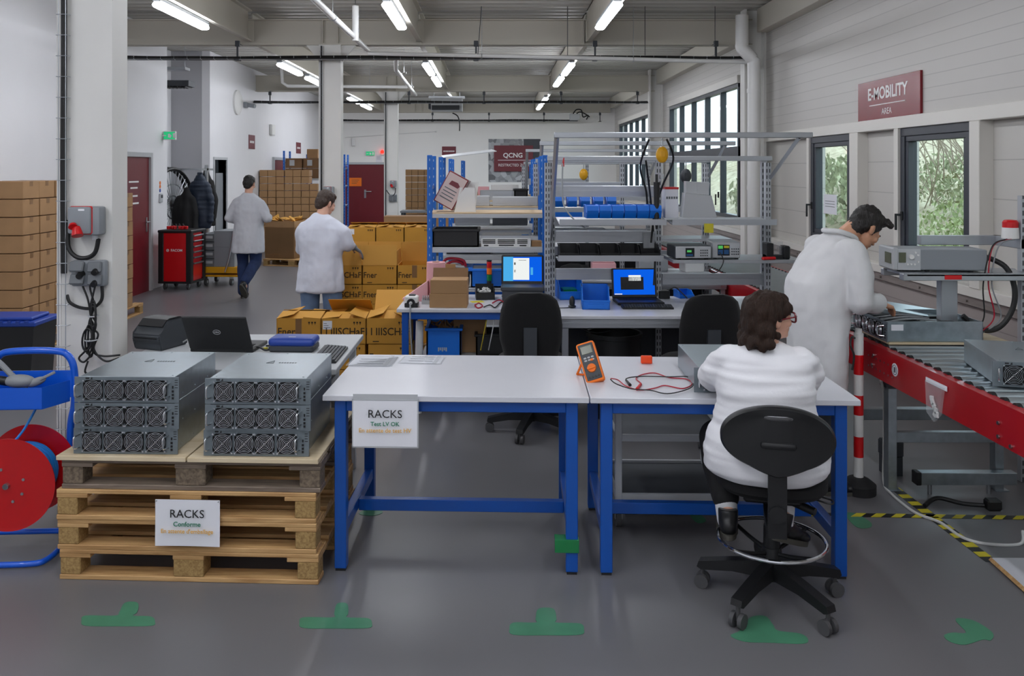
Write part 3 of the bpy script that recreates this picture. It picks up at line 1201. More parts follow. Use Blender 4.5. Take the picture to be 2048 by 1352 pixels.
# green tape round the right leg of the left table
b = B()
bx = T1(1.235 - 0.105 - 0.05, 0.022, 0)
b.box(-0.002, 0.11, 0.0, 0.064, 0.105, 0.165, 0.001)
tag(b.obj('tape_wrap', 'green_tape', None, (bx.x, bx.y, 0), (0, 0, TZ)), 'shiny green tape wrapped round a table leg near the floor', 'tape')

# things on the two tables
def sleeve(label, px, py, w_, h_, rz):
    g = G(px, py, TT)
    t = thing('document_sleeve', label, 'document sleeve', (g.x, g.y, TT + 0.001), rz, 'plastic sleeves on the left table')
    b = B(); b.box(-w_ / 2 + .01, w_ / 2 - .01, -h_ / 2 + .01, h_ / 2 - .01, 0.0, 0.002)
    b.obj('sheet', 'paper', t)
    b = B(); b.box(-w_ / 2, w_ / 2, -h_ / 2, h_ / 2, 0.002, 0.004)
    b.box(w_ / 2 - 0.05, w_ / 2 - 0.03, -h_ / 2, h_ / 2, 0.004, 0.006)
    b.obj('film', 'clear_plastic', t)
    b = B()
    for k in range(3):
        b.box(-w_ / 2 + .05, w_ / 2 - .06, -h_ / 2 + .05 + k * .05, -h_ / 2 + .054 + k * .05, 0.0041, 0.0048)
    b.obj('print_line', 'ink_grey', t)
    return t
sleeve('clear sleeve of papers nearest the left table corner', 747, 723, 0.25, 0.24, R(-4))
sleeve('clear sleeve of papers second from the left table corner', 845, 721, 0.24, 0.17, R(-6))

# multimeter
g = G(1192, 766, TT)
t = thing('multimeter', 'orange and black handheld multimeter leaning on its stand', 'multimeter', (g.x, g.y, TT), R(-14))
th = R(-24)
Mt = Matrix.Rotation(th, 4, 'X') @ Matrix.Rotation(R(-20), 4, 'Y')
Ml = Matrix.Translation((0, 0, 0.006)) @ Mt
b = B(); b.box(-0.047, 0.047, 0.0, 0.05, 0.0, 0.205, 0.012, Ml, 2)
b.obj('holster', 'orange', t)
b = B(); b.box(-0.038, 0.038, -0.003, 0.004, 0.012, 0.195, 0.003, Ml)
b.obj('front_panel', 'dark_grey', t)
b = B(); b.box(-0.029, 0.029, -0.005, 0.0, 0.142, 0.184, 0.002, Ml)
b.obj('display', 'lcd_olive', t)
b = B()
for i in range(3):
    for j in range(2):
        b.box(-0.026 + i * 0.019, -0.012 + i * 0.019, -0.007, 0.0, 0.106 + j * 0.013, 0.114 + j * 0.013, 0.002, Ml)
b.obj('button', 'light_grey', t)
b = B(); b.box(0.004, 0.02, -0.008, 0.0, 0.104, 0.114, 0.002, Ml)
b.obj('button', 'orange', t)
b = B()
b.cyl(Ml @ Vector((0, -0.001, 0.07)), Ml @ Vector((0, -0.013, 0.07)), 0.023, 0.02, 24)
b.box(-0.022, 0.022, -0.022, -0.010, 0.064, 0.076, 0.003, Ml)
b.obj('dial', 'orange', t)
b = B()
for i in range(4):
    q = Ml @ Vector((-0.024 + i * 0.016, -0.001, 0.026))
    q2 = Ml @ Vector((-0.024 + i * 0.016, -0.007, 0.026))
    b.cyl(q, q2, 0.0055, n=10)
b.obj('socket', 'black_plastic', t)
b = B()
a0 = Ml @ Vector((-0.02, 0.05, 0.12)); a1 = Ml @ Vector((-0.02, 0.05, 0.12)) + Vector((-0.035, 0.02, 0)); a1.z = 0.004
for dx in (-0.018, 0.03):
    b.cyl(a0 + Vector((dx, 0, 0)), a1 + Vector((dx, 0.03, 0)), 0.006, n=8)
b.cyl(a1 + Vector((-0.02, 0.03, 0)), a1 + Vector((0.034, 0.03, 0)), 0.005, n=8)
b.cyl(a0 + Vector((-0.02, 0, 0)), a0 + Vector((0.034, 0, 0)), 0.006, n=8)
b.obj('stand', 'orange', t)
def gp(px, py, z=TT + 0.004):
    return G(px, py, z)
lead_r = [gp(1222, 757, TT + .03), gp(1236, 760, TT + .012), gp(1252, 772), gp(1280, 780), gp(1310, 776), gp(1330, 771), gp(1365, 777), gp(1384, 768), gp(1372, 758), gp(1338, 755), gp(1310, 746), gp(1285, 749), gp(1272, 757), gp(1283, 768), gp(1277, 776)]
cable('test_lead', 'cable_red', 0.0028, lead_r, 'thin red test lead looping on the table', 'cable', None, 6, 8, 'multimeter test leads')
lead_b = [gp(1221, 761, TT + .025), gp(1232, 770, TT + .012), gp(1262, 780), gp(1300, 783), gp(1335, 790), gp(1375, 781), gp(1387, 770), gp(1376, 756), gp(1340, 756), gp(1290, 755), gp(1262, 757), gp(1252, 760)]
cable('test_lead', 'cable_black', 0.0028, [p + Vector((0, 0, 0.006)) for p in lead_b], 'thin black test lead looping on the table', 'cable', None, 6, 8, 'multimeter test leads')
for (pa, pb, m, lb) in (((1252, 760), (1260, 770), 'black_plastic', 'black alligator clip at the end of the black lead'), ((1281, 768), (1274, 778), 'bright_red', 'red alligator clip at the end of the red lead')):
    b = B(); b.cyl(gp(*pa, TT + .009), gp(*pb, TT + .007), 0.005, 0.008, 10)
    tag(b.obj('lead_clip', m), lb, 'clip')
g = G(1293, 727, TT)
b = B()
b.box(-0.03, 0.03, -0.012, 0.012, 0, 0.042, 0.004); b.box(-0.024, 0.024, -0.016, -0.01, 0.006, 0.036, 0.003)
tag(b.obj('terminal_cover', 'orange_red', None, (g.x, g.y, TT), (0, 0, R(-3))), 'small orange red plastic block at the far table edge', 'plastic block')
# rack being tested
g = G(1420, 783, TT)
o = dup(rk, (1.188, 3.985, TT), R(-2), 'galvanised rack unit in front of the seated person, on the table')
for ch in o.children:
    pass
b = B(); b.box(-0.05, 0.12, 0.05, 0.2, 0, 0.0015)
tag(b.obj('paper_note', 'paper', None, (1.25, 4.2, TT + 0.121), (0, 0, R(12))), 'white paper slip on the rack by the seated arm', 'paper')

# ---- grey trolley under the right table
t = thing('trolley', 'grey metal two-shelf trolley on castors under the right table', 'trolley', (0.645, 4.46, 0), R(-1))
TW, TD = 0.60, 0.54
for (x, y) in ((0, 0), (TW - .035, 0), (0, TD - .035), (TW - .035, TD - .035)):
    b = B(); b.box(x, x + 0.035, y, y + 0.035, 0.125, 0.74, 0.003)
    b.obj('post', 'light_grey', t)
    cst = B(); cst.cyl((x + .004, y + .0175, 0.045), (x + .031, y + .0175, 0.045), 0.045, n=18)
    cs = cst.obj('castor', 'caster_rubber', t)
    f = B(); f.box(x, x + .035, y, y + .035, 0.095, 0.125); f.box(x - .002, x + .002, y + .005, y + .03, 0.04, 0.1); f.box(x + .033, x + .037, y + .005, y + .03, 0.04, 0.1)
    f.obj('fork', 'steel', cs)
for z in (0.14, 0.45, 0.70):
    b = B()
    for (a, cx, p, q) in ((0.035, TW - .035, 0, 0.02), (0.035, TW - .035, TD - .02, TD), (0, 0.02, 0.035, TD - .035), (TW - .02, TW, 0.035, TD - .035)):
        b.box(a, cx, p, q, z, z + 0.035, 0.002)
    fr = b.obj('shelf_frame', 'light_grey', t)
    if z < 0.6:
        b = B(); b.box(0.015, TW - .015, 0.015, TD - .015, z + 0.006, z + 0.02)
        b.obj('shelf_mat', 'dark_grey', t)

# ---- floor markings
def floor_blob(label, pts, m='floor_green', cat='floor marking', group='green floor marks', closed=True):
    b = B()
    poly = [G(px, py) for px, py in pts]
    sm = curve_pts([(p.x, p.y, 0) for p in poly], 5, True)
    b.prism([(p.x, p.y) for p in sm], 0.0008, 0.0022, 'Z')
    return tag(b.obj('floor_mark', m), label, cat, group)
def tmark(label, x0, x1, y, th_, sx, sw, sy, lean=0):
    """T of thick tape: bar from x0 to x1 at row y, stub rising to row sy"""
    h = th_ / 2
    pts = [(x0, y), (x0 + 8, y - h), (sx - sw, y - h), (sx - sw + lean * .6, (y + sy) / 2), (sx - sw * .8 + lean, sy), (sx + lean, sy - 4), (sx + sw * .8 + lean, sy), (sx + sw + lean * .6, (y + sy) / 2), (sx + sw, y - h), (x1 - 8, y - h + 2), (x1, y + 2), (x1 - 8, y + h), ((x0 + x1) / 2, y + h + 1), (x0 + 8, y + h)]
    return floor_blob(label, pts)
tmark('green T mark on the floor left of centre, below the pallet stack', 163, 310, 1242, 20, 248, 18, 1208, 14)
tmark('green T mark on the floor below the left table leg', 599, 744, 1246, 21, 680, 14, 1210, 4)
tmark('green T mark on the floor below the gap between the tables', 1019, 1168, 1258, 24, 1092, 21, 1220, 0)
floor_blob('green mark on the floor under the stool castors', [(1461, 1272), (1480, 1262), (1500, 1236), (1530, 1233), (1546, 1250), (1556, 1262), (1600, 1268), (1616, 1279), (1606, 1288), (1540, 1286), (1490, 1284)])
floor_blob('green V mark on the floor at the far right', [(1888, 1272), (1905, 1266), (1932, 1266), (1912, 1243), (1918, 1237), (1950, 1243), (1985, 1266), (1982, 1281), (1965, 1280), (1930, 1290), (1900, 1284)])
floor_blob('small green mark on the floor behind the hazard tape', [(1690, 1028), (1712, 1028), (1742, 1046), (1738, 1056), (1712, 1054)])
floor_blob('faint green mark on the floor behind the left rear table leg', [(718, 1028), (735, 1018), (758, 1018), (765, 1026), (745, 1032)])
floor_blob('faint green mark on the floor below the trolley', [(1380, 1030), (1400, 1030), (1412, 1042), (1395, 1046)])

def stripe_tape(label, pa, pb, wd, slant, group, n):
    """striped hazard tape on the floor: black strip, yellow slanted bars"""
    a, d = G(*pa), G(*pb)
    v = (d - a); L = v.length
    ang = math.atan2(v.y, v.x)
    t = thing('hazard_tape', label, 'floor tape', (a.x, a.y, 0), ang, group)
    b = B(); b.box(0, L, -wd / 2, wd / 2, 0.0006, 0.0016)
    b.obj('strip', 'black_plastic', t)
    st = L / n
    for k in range(n):
        b = B()
        x = st * k
        b.prism([(x, -wd / 2), (x + st * .5, -wd / 2), (min(L, x + st * .5 + slant), wd / 2), (min(L, x + slant), wd / 2)], 0.0016, 0.0024, 'Z')
        b.obj('stripe', 'tape_yellow', t)
    return t
stripe_tape('yellow and black tape running across the floor behind the stool', (1618, 1029), (2060, 1036), 0.05, 0.05, 'floor hazard tapes', 11)
stripe_tape('yellow and black tape running diagonally toward the white panel', (1788, 976), (1984, 1124), 0.06, 0.0, 'floor hazard tapes', 9)
# white cable on the floor
pts = [G(1762, 760, .66), G(1768, 800, .5), G(1768, 900, .2), G(1768, 965, .02), G(1785, 990, .006), G(1830, 1025, .006), G(1880, 1045, .006), G(1925, 1075, .006), G(1975, 1088, .006), G(2040, 1088, .006), G(2046, 1062, .05)]
cable('power_cable', 'cable_white', 0.008, pts, 'white power cable from the conveyor curving over the floor', 'cable')
# white panel on the floor, bottom right
b = B()
pa, pb = G(1982, 1124), G(2066, 1200)
dirv = (pb - pa).normalized()
nrm = Vector((-dirv.y, dirv.x, 0))
q = [pa, pa + dirv * 1.6, pa + dirv * 1.6 + nrm * 0.45 + Vector((.3, 0, 0)), pa + Vector((1.0, 0.0, 0))]
b.prism([(p.x, p.y) for p in q], 0.0, 0.02, 'Z')
t = b.obj('floor_panel', 'table_white')
tag(t, 'white panel lying on the floor at the right edge', 'panel')
b = B(); b.tube([pa + Vector((0, 0, .011)), pa + dirv * 1.6 + Vector((0, 0, .011))], 0.012, 4)
b.obj('wooden_edge', 'pallet_wood', t)
# ================================================================ CHAIRS
def star_base(t, R0, hub_z=0.13, mat_='black_plastic', a0=0.0, hub_r=0.03):
    for k in range(5):
        a = a0 + 2 * PI * k / 5
        ux, uy = math.cos(a), math.sin(a)
        M = Matrix.Rotation(a, 4, 'Z')
        b = B()
        b.prism([(0.02, hub_z - 0.045), (R0 * .55, hub_z - 0.045), (R0, hub_z - 0.065), (R0 + .02, hub_z - 0.055), (R0 + .012, hub_z - 0.03), (R0 * .6, hub_z + 0.0), (0.02, hub_z + 0.03)], -0.024, 0.024, 'Y', M)
        leg = b.obj('leg', mat_, t)
        b = B()
        cx, cy = ux * R0, uy * R0
        px, py = -uy, ux
        for s in (-1, 1):
            b.cyl((cx + px * s * .010, cy + py * s * .010, 0.031), (cx + px * s * .028, cy + py * s * .028, 0.031), 0.031, n=18)
        b.cyl((cx, cy, 0.028), (cx, cy, hub_z - 0.05), 0.009, n=8)
        b.obj('castor', 'caster_rubber', leg)
    b = B()
    b.cyl((0, 0, hub_z - 0.05), (0, 0, hub_z + 0.05), hub_r + 0.012, hub_r, 20)
    b.obj('hub', mat_, t)

# drafting stool with foot ring
SX, SY = 1.215, 3.70
st = thing('drafting_stool', 'black swivel stool with chrome foot ring and oval backrest', 'stool', (SX, SY, 0), R(-14))
star_base(st, 0.30, 0.15, 'black_plastic', R(-48))
b = B(); b.cyl((0, 0, 0.19), (0, 0, 0.46), 0.027, n=20); b.cyl((0, 0, 0.19), (0, 0, 0.33), 0.036, 0.034, 20)
b.obj('gas_column', 'black_plastic', st)
b = B(); b.ring((0, 0, 0.27), 0.225, 0.0085, 'Z', 56, 10)
fr = b.obj('foot_ring', 'chrome', st)
b = B()
for k in range(4):
    a = R(45 + 90 * k)
    b.tube(curve_pts([(math.cos(a) * .03, math.sin(a) * .03, 0.215), (math.cos(a) * .12, math.sin(a) * .12, 0.235), (math.cos(a) * .225, math.sin(a) * .225, 0.268)], 5), 0.009, 8)
b.cyl((0, 0, .2), (0, 0, .24), 0.045, 0.04, 20)
b.obj('ring_spoke', 'black_plastic', fr)
b = B()
b.loft([((0, 0.05, 0.475), 0.17, 0.16), ((0, 0.05, 0.49), 0.215, 0.205, 0, 2.6), ((0, 0.05, 0.51), 0.232, 0.22, 0, 2.7), ((0, 0.05, 0.545), 0.232, 0.22, 0, 2.7), ((0, 0.05, 0.555), 0.215, 0.205, 0, 2.6)], 40)
b.obj('seat', 'black_matt', st)
b = B(); b.box(-0.12, 0.12, -0.06, 0.12, 0.44, 0.478, 0.01)
b.cyl((0.06, 0.0, 0.45), (0.17, -0.07, 0.43), 0.017, n=14)
b.tube(curve_pts([(0.17, 0.0, 0.46), (0.24, -0.02, 0.452), (0.25, 0.03, 0.45), (0.2, 0.05, 0.455)], 5), 0.004, 6)
b.obj('mechanism', 'black_plastic', st)
# back arm: flat bar rising behind the seat
b = B()
arm = [(-0.02, 0.43), (-0.06, 0.41), (-0.235, 0.415), (-0.27, 0.45), (-0.285, 0.60), (-0.29, 0.74), (-0.31, 0.74), (-0.318, 0.60), (-0.31, 0.40), (-0.24, 0.372), (-0.02, 0.385)]
b.prism(arm, -0.036, 0.036, 'X')
b.cyl((0, -0.325, 0.50), (0, -0.28, 0.50), 0.034, n=20)
b.obj('back_arm', 'black_plastic', st)
# oval backrest with a grip slot
b = B()
N = 72
out = []
for i in range(N):
    a = 2 * PI * i / N
    x, z = 0.222 * math.cos(a), 0.137 * math.sin(a)
    if z < 0:
        f = max(0.0, 1 - abs(x) / 0.11)
        z = z * (0.86 if abs(x) > 0.12 else 0.86 + 0.16 * f) - 0.005
    out.append((x, z))
slot = []
for i in range(N):
    a = 2 * PI * i / N
    x, z = math.cos(a), math.sin(a)
    sx = 0.046 * math.copysign(1, x) * min(1, abs(x) * 1.0 + 0.0) + 0.0
    slot.append((0.055 * math.copysign(abs(x) ** .45, x), 0.094 + 0.0085 * math.copysign(abs(z) ** .8, z)))
def cv(x, z):
    return -0.01 + 0.9 * x * x
for (loopA, loopB) in ((out, slot),):
    F0 = [b.bm.verts.new((x, cv(x, z) - 0.014 * 0, z)) for x, z in loopA]
    F1 = [b.bm.verts.new((x, cv(x, z) + 0.03, z)) for x, z in loopA]
    E0 = [b.bm.verts.new((x * .965, cv(x, z) - 0.012, z * .95)) for x, z in loopA]
    E1 = [b.bm.verts.new((x * .965, cv(x, z) + 0.042, z * .95)) for x, z in loopA]
    S0 = [b.bm.verts.new((x, cv(x, z) - 0.012, z)) for x, z in loopB]
    S1 = [b.bm.verts.new((x, cv(x, z) + 0.042, z)) for x, z in loopB]
    for i in range(N):
        j = (i + 1) % N
        for A, C in ((E0, F0), (F0, F1), (F1, E1), (E1, S1), (S1, S0), (S0, E0)):
            b.bm.faces.new((A[i], A[j], C[j], C[i]))
bk = b.obj('backrest', 'black_plastic', st, (0, -0.335, 0.80))
b = B()
b.box(-0.068, 0.068, -0.04, 0.0, -0.03, 0.0, 0.012, None, 2)
b.box(-0.032, 0.032, -0.03, 0.0, -0.11, -0.02, 0.006)
b.obj('adjust_block', 'black_plastic', st, (0, -0.325, 0.80))

# two office chairs at the far benches
def office_chair(label):
    t = thing('office_chair', label, 'chair', group='office chairs at the benches')
    star_base(t, 0.30, 0.13, 'black_plastic', R(40))
    b = B(); b.cyl((0, 0, 0.13), (0, 0, 0.46), 0.026, n=18); b.cyl((0, 0, 0.15), (0, 0, 0.30), 0.036, 0.034, 18)
    b.obj('gas_column', 'dark_grey', t)
    b = B()
    b.loft([((0, 0.02, 0.46), 0.17, 0.17), ((0, 0.02, 0.48), 0.235, 0.225, 0, 3), ((0, 0.02, 0.525), 0.24, 0.23, 0, 3), ((0, 0.02, 0.545), 0.21, 0.2, 0, 3)], 36)
    b.obj('seat', 'black_fabric', t)
    b = B()
    rows = []
    prof = [(-0.24, 0.150), (-0.22, 0.185), (-0.10, 0.215), (0.0, 0.218), (0.10, 0.205), (0.17, 0.182), (0.205, 0.145), (0.222, 0.09)]
    nz = 13
    for z, hw in prof:
        fr_, bk_ = [], []
        for i in range(nz):
            u = -1 + 2 * i / (nz - 1)
            x = u * hw
            th_ = 0.032 * (1 - 0.8 * abs(u) ** 5) * (1 if abs(z) < .2 else .6)
            yc = 0.55 * x * x - 0.05 * math.sin((z + .24) * 3.6)
            fr_.append(Vector((x, yc + th_, z)))
            bk_.append(Vector((x, yc - th_, z)))
        rows.append([b.bm.verts.new(p) for p in bk_ + fr_[::-1]])
    for r0, r1 in zip(rows[:-1], rows[1:]):
        k = len(r0)
        for i in range(k):
            b.bm.faces.new((r0[i], r0[(i + 1) % k], r1[(i + 1) % k], r1[i]))
    b.bm.faces.new(rows[0][::-1]); b.bm.faces.new(rows[-1])
    b.obj('backrest', 'black_fabric', t, (0, -0.24, 0.81), (0, 0, 0), 60)
    b = B()
    b.prism([(-0.03, 0.44), (-0.25, 0.43), (-0.32, 0.50), (-0.325, 0.80), (-0.30, 0.80), (-0.29, 0.53), (-0.23, 0.47), (-0.03, 0.47)], -0.045, 0.045, 'X')
    b.obj('back_bracket', 'dark_grey', t)
    return t
ch = office_chair('black office chair with its back to us, before the laptop bench end')
g = G(1063, 862)
ch.location = (g.x, g.y, 0)
ch.rotation_euler = (0, 0, R(-4))
ch2 = dup(ch, (1.455, 6.02, 0), R(6), 'black office chair right, half hidden behind the seated person')
# ================================================================ PEOPLE
def hand(b, wrist, dr, up, side, curl=0.5, k=1.0, spread=0.10):
    """palm and five fingers; dr points along the hand, up is the back of the hand, side points to the thumb"""
    wrist, dr, up, side = Vector(wrist), Vector(dr).normalized(), Vector(up).normalized(), Vector(side).normalized()
    up = (up - dr * up.dot(dr)).normalized()
    side = (side - dr * side.dot(dr) - up * side.dot(up)).normalized()
    pm = wrist + dr * 0.045 * k
    b.chain([(wrist, 0.026 * k), (wrist + dr * 0.03 * k, 0.024 * k)])
    for u in (-0.026, -0.009, 0.009, 0.026):
        b.chain([(wrist + dr * 0.015 * k + side * u * 0.6 * k, 0.017 * k), (wrist + dr * 0.085 * k + side * u * k, 0.0125 * k)], 10)
    lens = [(0.026, 0.082), (0.009, 0.09), (-0.009, 0.084), (-0.026, 0.066)]
    for i, (u, L) in enumerate(lens):
        p = wrist + dr * 0.085 * k + side * u * k
        d = (dr + side * u * spread * 40 * 0.1).normalized()
        ang = curl * (0.75 + 0.12 * i)
        r = 0.0095 * k
        pts = [(p, r)]
        for f in (0.45, 0.30, 0.25):
            q = Matrix.Rotation(-ang, 3, side.cross(Vector(up)).cross(up) if False else up.cross(d).normalized() * -1)
            d = (d * math.cos(ang) - up * math.sin(ang)).normalized()
            up2 = up
            p = p + d * L * f * k
            r *= 0.93
            pts.append((p, r))
            ang *= 1.0
        b.chain(pts, 10)
    p = wrist + dr * 0.025 * k + side * 0.028 * k
    pts = [(p, 0.014 * k)]
    d = (dr * 0.75 + side * 0.65 - up * 0.25).normalized()
    for L, r in ((0.036, 0.0115), (0.03, 0.010), (0.024, 0.0085)):
        p = p + d * L * k
        pts.append((p, r * k))
        d = (d + dr * 0.35 - up * curl * 0.35).normalized()
    b.chain(pts, 10)

def head(b, M, k=1.0):
    def e(c, r, rot=None):
        b._merge(_ell(c, r, rot), M)
    def _ell(c, r, rot):
        t = bmesh.new()
        bmesh.ops.create_uvsphere(t, u_segments=24, v_segments=16, radius=1.0)
        bmesh.ops.transform(t, matrix=xf(rot, Vector(c) * k) @ Matrix.Diagonal((r[0] * k, r[1] * k, r[2] * k, 1)), verts=t.verts)
        return t
    e((0, -0.012, 0.028), (0.074, 0.092, 0.082))          # skull
    e((0, 0.028, -0.012), (0.062, 0.062, 0.082))          # face
    e((0, 0.042, -0.066), (0.045, 0.046, 0.040))          # jaw
    e((0, 0.072, -0.088), (0.021, 0.018, 0.018))          # chin
    e((0, 0.079, 0.012), (0.050, 0.014, 0.012))           # brow
    for s in (-1, 1):
        e((s * 0.036, 0.066, -0.028), (0.024, 0.022, 0.022))   # cheek
        e((s * 0.030, 0.0795, -0.004), (0.0135, 0.011, 0.011))  # eyelid
        e((s * 0.0745, -0.008, -0.012), (0.010, 0.020, 0.032), (0.25, 0, s * 0.3))  # ear
        e((s * 0.079, -0.014, -0.004), (0.008, 0.014, 0.020), (0.25, 0, s * 0.5))
        e((s * 0.010, 0.098, -0.036), (0.008, 0.010, 0.008))   # nostril
    e((0, 0.093, -0.018), (0.009, 0.013, 0.028), (0.42, 0, 0))  # nose ridge
    e((0, 0.105, -0.034), (0.010, 0.011, 0.010))          # nose tip
    e((0, 0.087, -0.058), (0.022, 0.011, 0.0062))         # lips
    e((0, 0.085, -0.067), (0.019, 0.011, 0.0065))

def eyes(parent, M, k=1.0, hair='hair_black'):
    for s in (-1, 1):
        b = B()
        b.ell((0, 0, 0), 0.0105 * k, None, 14, 10)
        ey = b.obj('eye', 'eye_white', parent)
        ey.matrix_local = M @ Matrix.Translation(Vector((s * 0.030, 0.0825, -0.006)) * k)
        b = B(); b.cyl((0, 0.0085 * k, 0), (0, 0.0112 * k, 0), 0.0048 * k, n=14)
        b.obj('iris', 'ink_black', ey)
        b = B()
        b.tube([Vector((s * 0.012, 0.093, 0.012)) * k, Vector((s * 0.030, 0.093, 0.019)) * k, Vector((s * 0.048, 0.078, 0.013)) * k], 0.0038 * k, 6)
        eb = b.obj('eyebrow', hair, parent)
        eb.matrix_local = M

def person(label, loc, rz, torso, arms, legs, head_M, skin='skin', k=1.0):
    """continuous body: torso chain, arms, legs, head, hands; returns the body mesh"""
    b = B()
    for ch in torso:
        b.chain(ch)
    for a in arms:
        b.chain(a['pts'])
        hand(b, a['pts'][-1][0], a['dr'], a['up'], a['side'], a.get('curl', .5), a.get('k', 1.0))
    for l in legs:
        b.chain(l)
    head(b, head_M, k)
    o = b.obj('person', skin, None, loc, (0, 0, rz))
    remesh(o, 0.0055, 2)
    tag(o, label, 'person')
    return o
def cloth(name, m, parent, build, voxel=0.012, smooth=5, wr=None):
    b = B()
    build(b)
    o = b.obj(name, m, parent)
    remesh(o, voxel, smooth, 0.5, wr)
    return o
def shoe(parent, ankle, dr, m='shoe_black', L=0.27, pitch=0.0, sole='shoe_sole'):
    """a shoe with its heel under the ankle, pointing along dr"""
    a = math.atan2(-dr[0], dr[1])
    M = Matrix.Translation(Vector(ankle)) @ Matrix.Rotation(a, 4, 'Z') @ Matrix.Rotation(pitch, 4, 'X')
    b = B()
    b.ell((0, -0.01, -0.035), (0.040, 0.055, 0.05))
    b.ell((0, 0.06, -0.045), (0.044, 0.085, 0.036))
    b.ell((0, 0.14, -0.055), (0.046, 0.065, 0.028))
    b.cyl((0, -0.01, -0.03), (0, -0.01, 0.03), 0.042, 0.044, 18)
    o = b.obj('shoe', m, parent)
    remesh(o, 0.006, 3)
    o.matrix_local = M
    b = B()
    N = 28
    pts = []
    for i in range(N):
        t = 2 * PI * i / N
        y = 0.07 + 0.137 * math.sin(t)
        wd = 0.047 if y > 0.05 else 0.041
        pts.append((wd * math.cos(t), y))
    b.prism(pts, -0.092, -0.070, 'Z')
    b.obj('sole', sole, o)
    return o

# ---------------- seated person with the red glasses
WX, WY = 1.185, 3.70
HM = Matrix.Translation((0.02, 0.0, 1.235)) @ Matrix.Rotation(R(-66), 4, 'Z') @ Matrix.Rotation(R(4), 4, 'X')
woman = person('person seated on the stool in a white tunic, brown bob and red glasses, looking right', (WX, WY, 0), R(-9),
    [[((0, 0.02, 0.66), 0.13), ((0, -0.02, 0.84), 0.13), ((0, -0.01, 1.00), 0.12)],
     [((-0.12, 0, 1.02), 0.07), ((0.12, 0, 1.02), 0.07)],
     [((0, -0.02, 1.06), 0.058), ((0.005, -0.005, 1.17), 0.052)]],
    [dict(pts=[((-0.165, 0.02, 1.03), 0.05), ((-0.205, 0.15, 0.935), 0.05), ((-0.11, 0.37, 0.965), 0.032)], dr=(0.6, 0.8, -0.1), up=(0, 0, 1), side=(0.8, -0.6, 0), curl=0.35, k=0.92),
     dict(pts=[((0.165, 0.02, 1.03), 0.05), ((0.20, 0.16, 0.93), 0.05), ((0.10, 0.38, 0.97), 0.032)], dr=(-0.6, 0.8, -0.1), up=(0, 0, 1), side=(-0.8, -0.6, 0), curl=0.35, k=0.92)],
    [[((-0.10, 0.03, 0.62), 0.085), ((-0.17, 0.36, 0.60), 0.06), ((-0.155, 0.13, 0.40), 0.048), ((-0.15, 0.06, 0.345), 0.038), ((-0.15, 0.10, 0.32), 0.034)],
     [((0.10, 0.03, 0.62), 0.085), ((0.16, 0.36, 0.60), 0.06), ((0.10, 0.12, 0.40), 0.048), ((0.085, 0.05, 0.345), 0.038), ((0.10, 0.09, 0.32), 0.034)]],
    HM, 'skin', 0.93)
eyes(woman, HM, 0.93, 'hair_brown')
def f(b):
    b.loft([((0, -0.03, 0.565), 0.235, 0.19), ((0, -0.03, 0.60), 0.262, 0.215), ((0, -0.03, 0.68), 0.268, 0.215), ((0, -0.03, 0.76), 0.235, 0.185), ((0, -0.02, 0.86), 0.205, 0.155),
            ((0, -0.02, 0.95), 0.208, 0.145, 0, 2.3), ((0, -0.01, 1.03), 0.20, 0.125, 0, 2.4), ((0, -0.005, 1.08), 0.165, 0.10, 0, 2.2), ((0, 0, 1.115), 0.105, 0.08), ((0, 0.0, 1.135), 0.066, 0.062)], 44)
    for s in (-1, 1):
        e = (-0.205, 0.15, 0.935) if s < 0 else (0.20, 0.16, 0.93)
        wv = (-0.13, 0.34, 0.96) if s < 0 else (0.12, 0.35, 0.965)
        b.chain([((s * 0.145, 0.0, 1.04), 0.075), ((s * 0.18, 0.05, 0.99), 0.08), (e, 0.068), (wv, 0.050)])
cloth('tunic', 'tunic_white', woman, f, 0.010, 5, [((3.0, 3.0, 24), 0.008, 0), ((5, 5, 46), 0.005, 4), ((9, 9, 9), 0.004, 8)])
def f(b):
    b.ell((0, -0.02, 0.62), (0.225, 0.19, 0.07))
    for kx, fx in ((-0.17, -0.155), (0.16, 0.10)):
        b.chain([((kx * .75, 0.03, 0.615), 0.098), ((kx * 1.02, 0.34, 0.60), 0.082), ((kx * .98, 0.25, 0.49), 0.075), ((fx, 0.11, 0.405), 0.062)])
cloth('trousers', 'black_cloth', woman, f, 0.012, 4, [((9, 9, 9), 0.005, 2)])
for (a, m) in (((-0.15, 0.06, 0.345), 'sock_white'), ((0.085, 0.05, 0.345), 'sock_white')):
    b = B(); b.chain([((a[0], a[1] + 0.012, a[2] - 0.03), 0.046), ((a[0] + (-.003 if a[0] < 0 else .008), a[1] + 0.035, a[2] + 0.035), 0.05)])
    o = b.obj('sock', m, woman); remesh(o, 0.008, 3)
shoe(woman, (-0.15, 0.045, 0.345), (0.05, 1), 'shoe_black', pitch=R(-8))
shoe(woman, (0.085, 0.04, 0.345), (0.75, 0.75), 'shoe_black', pitch=R(-20))
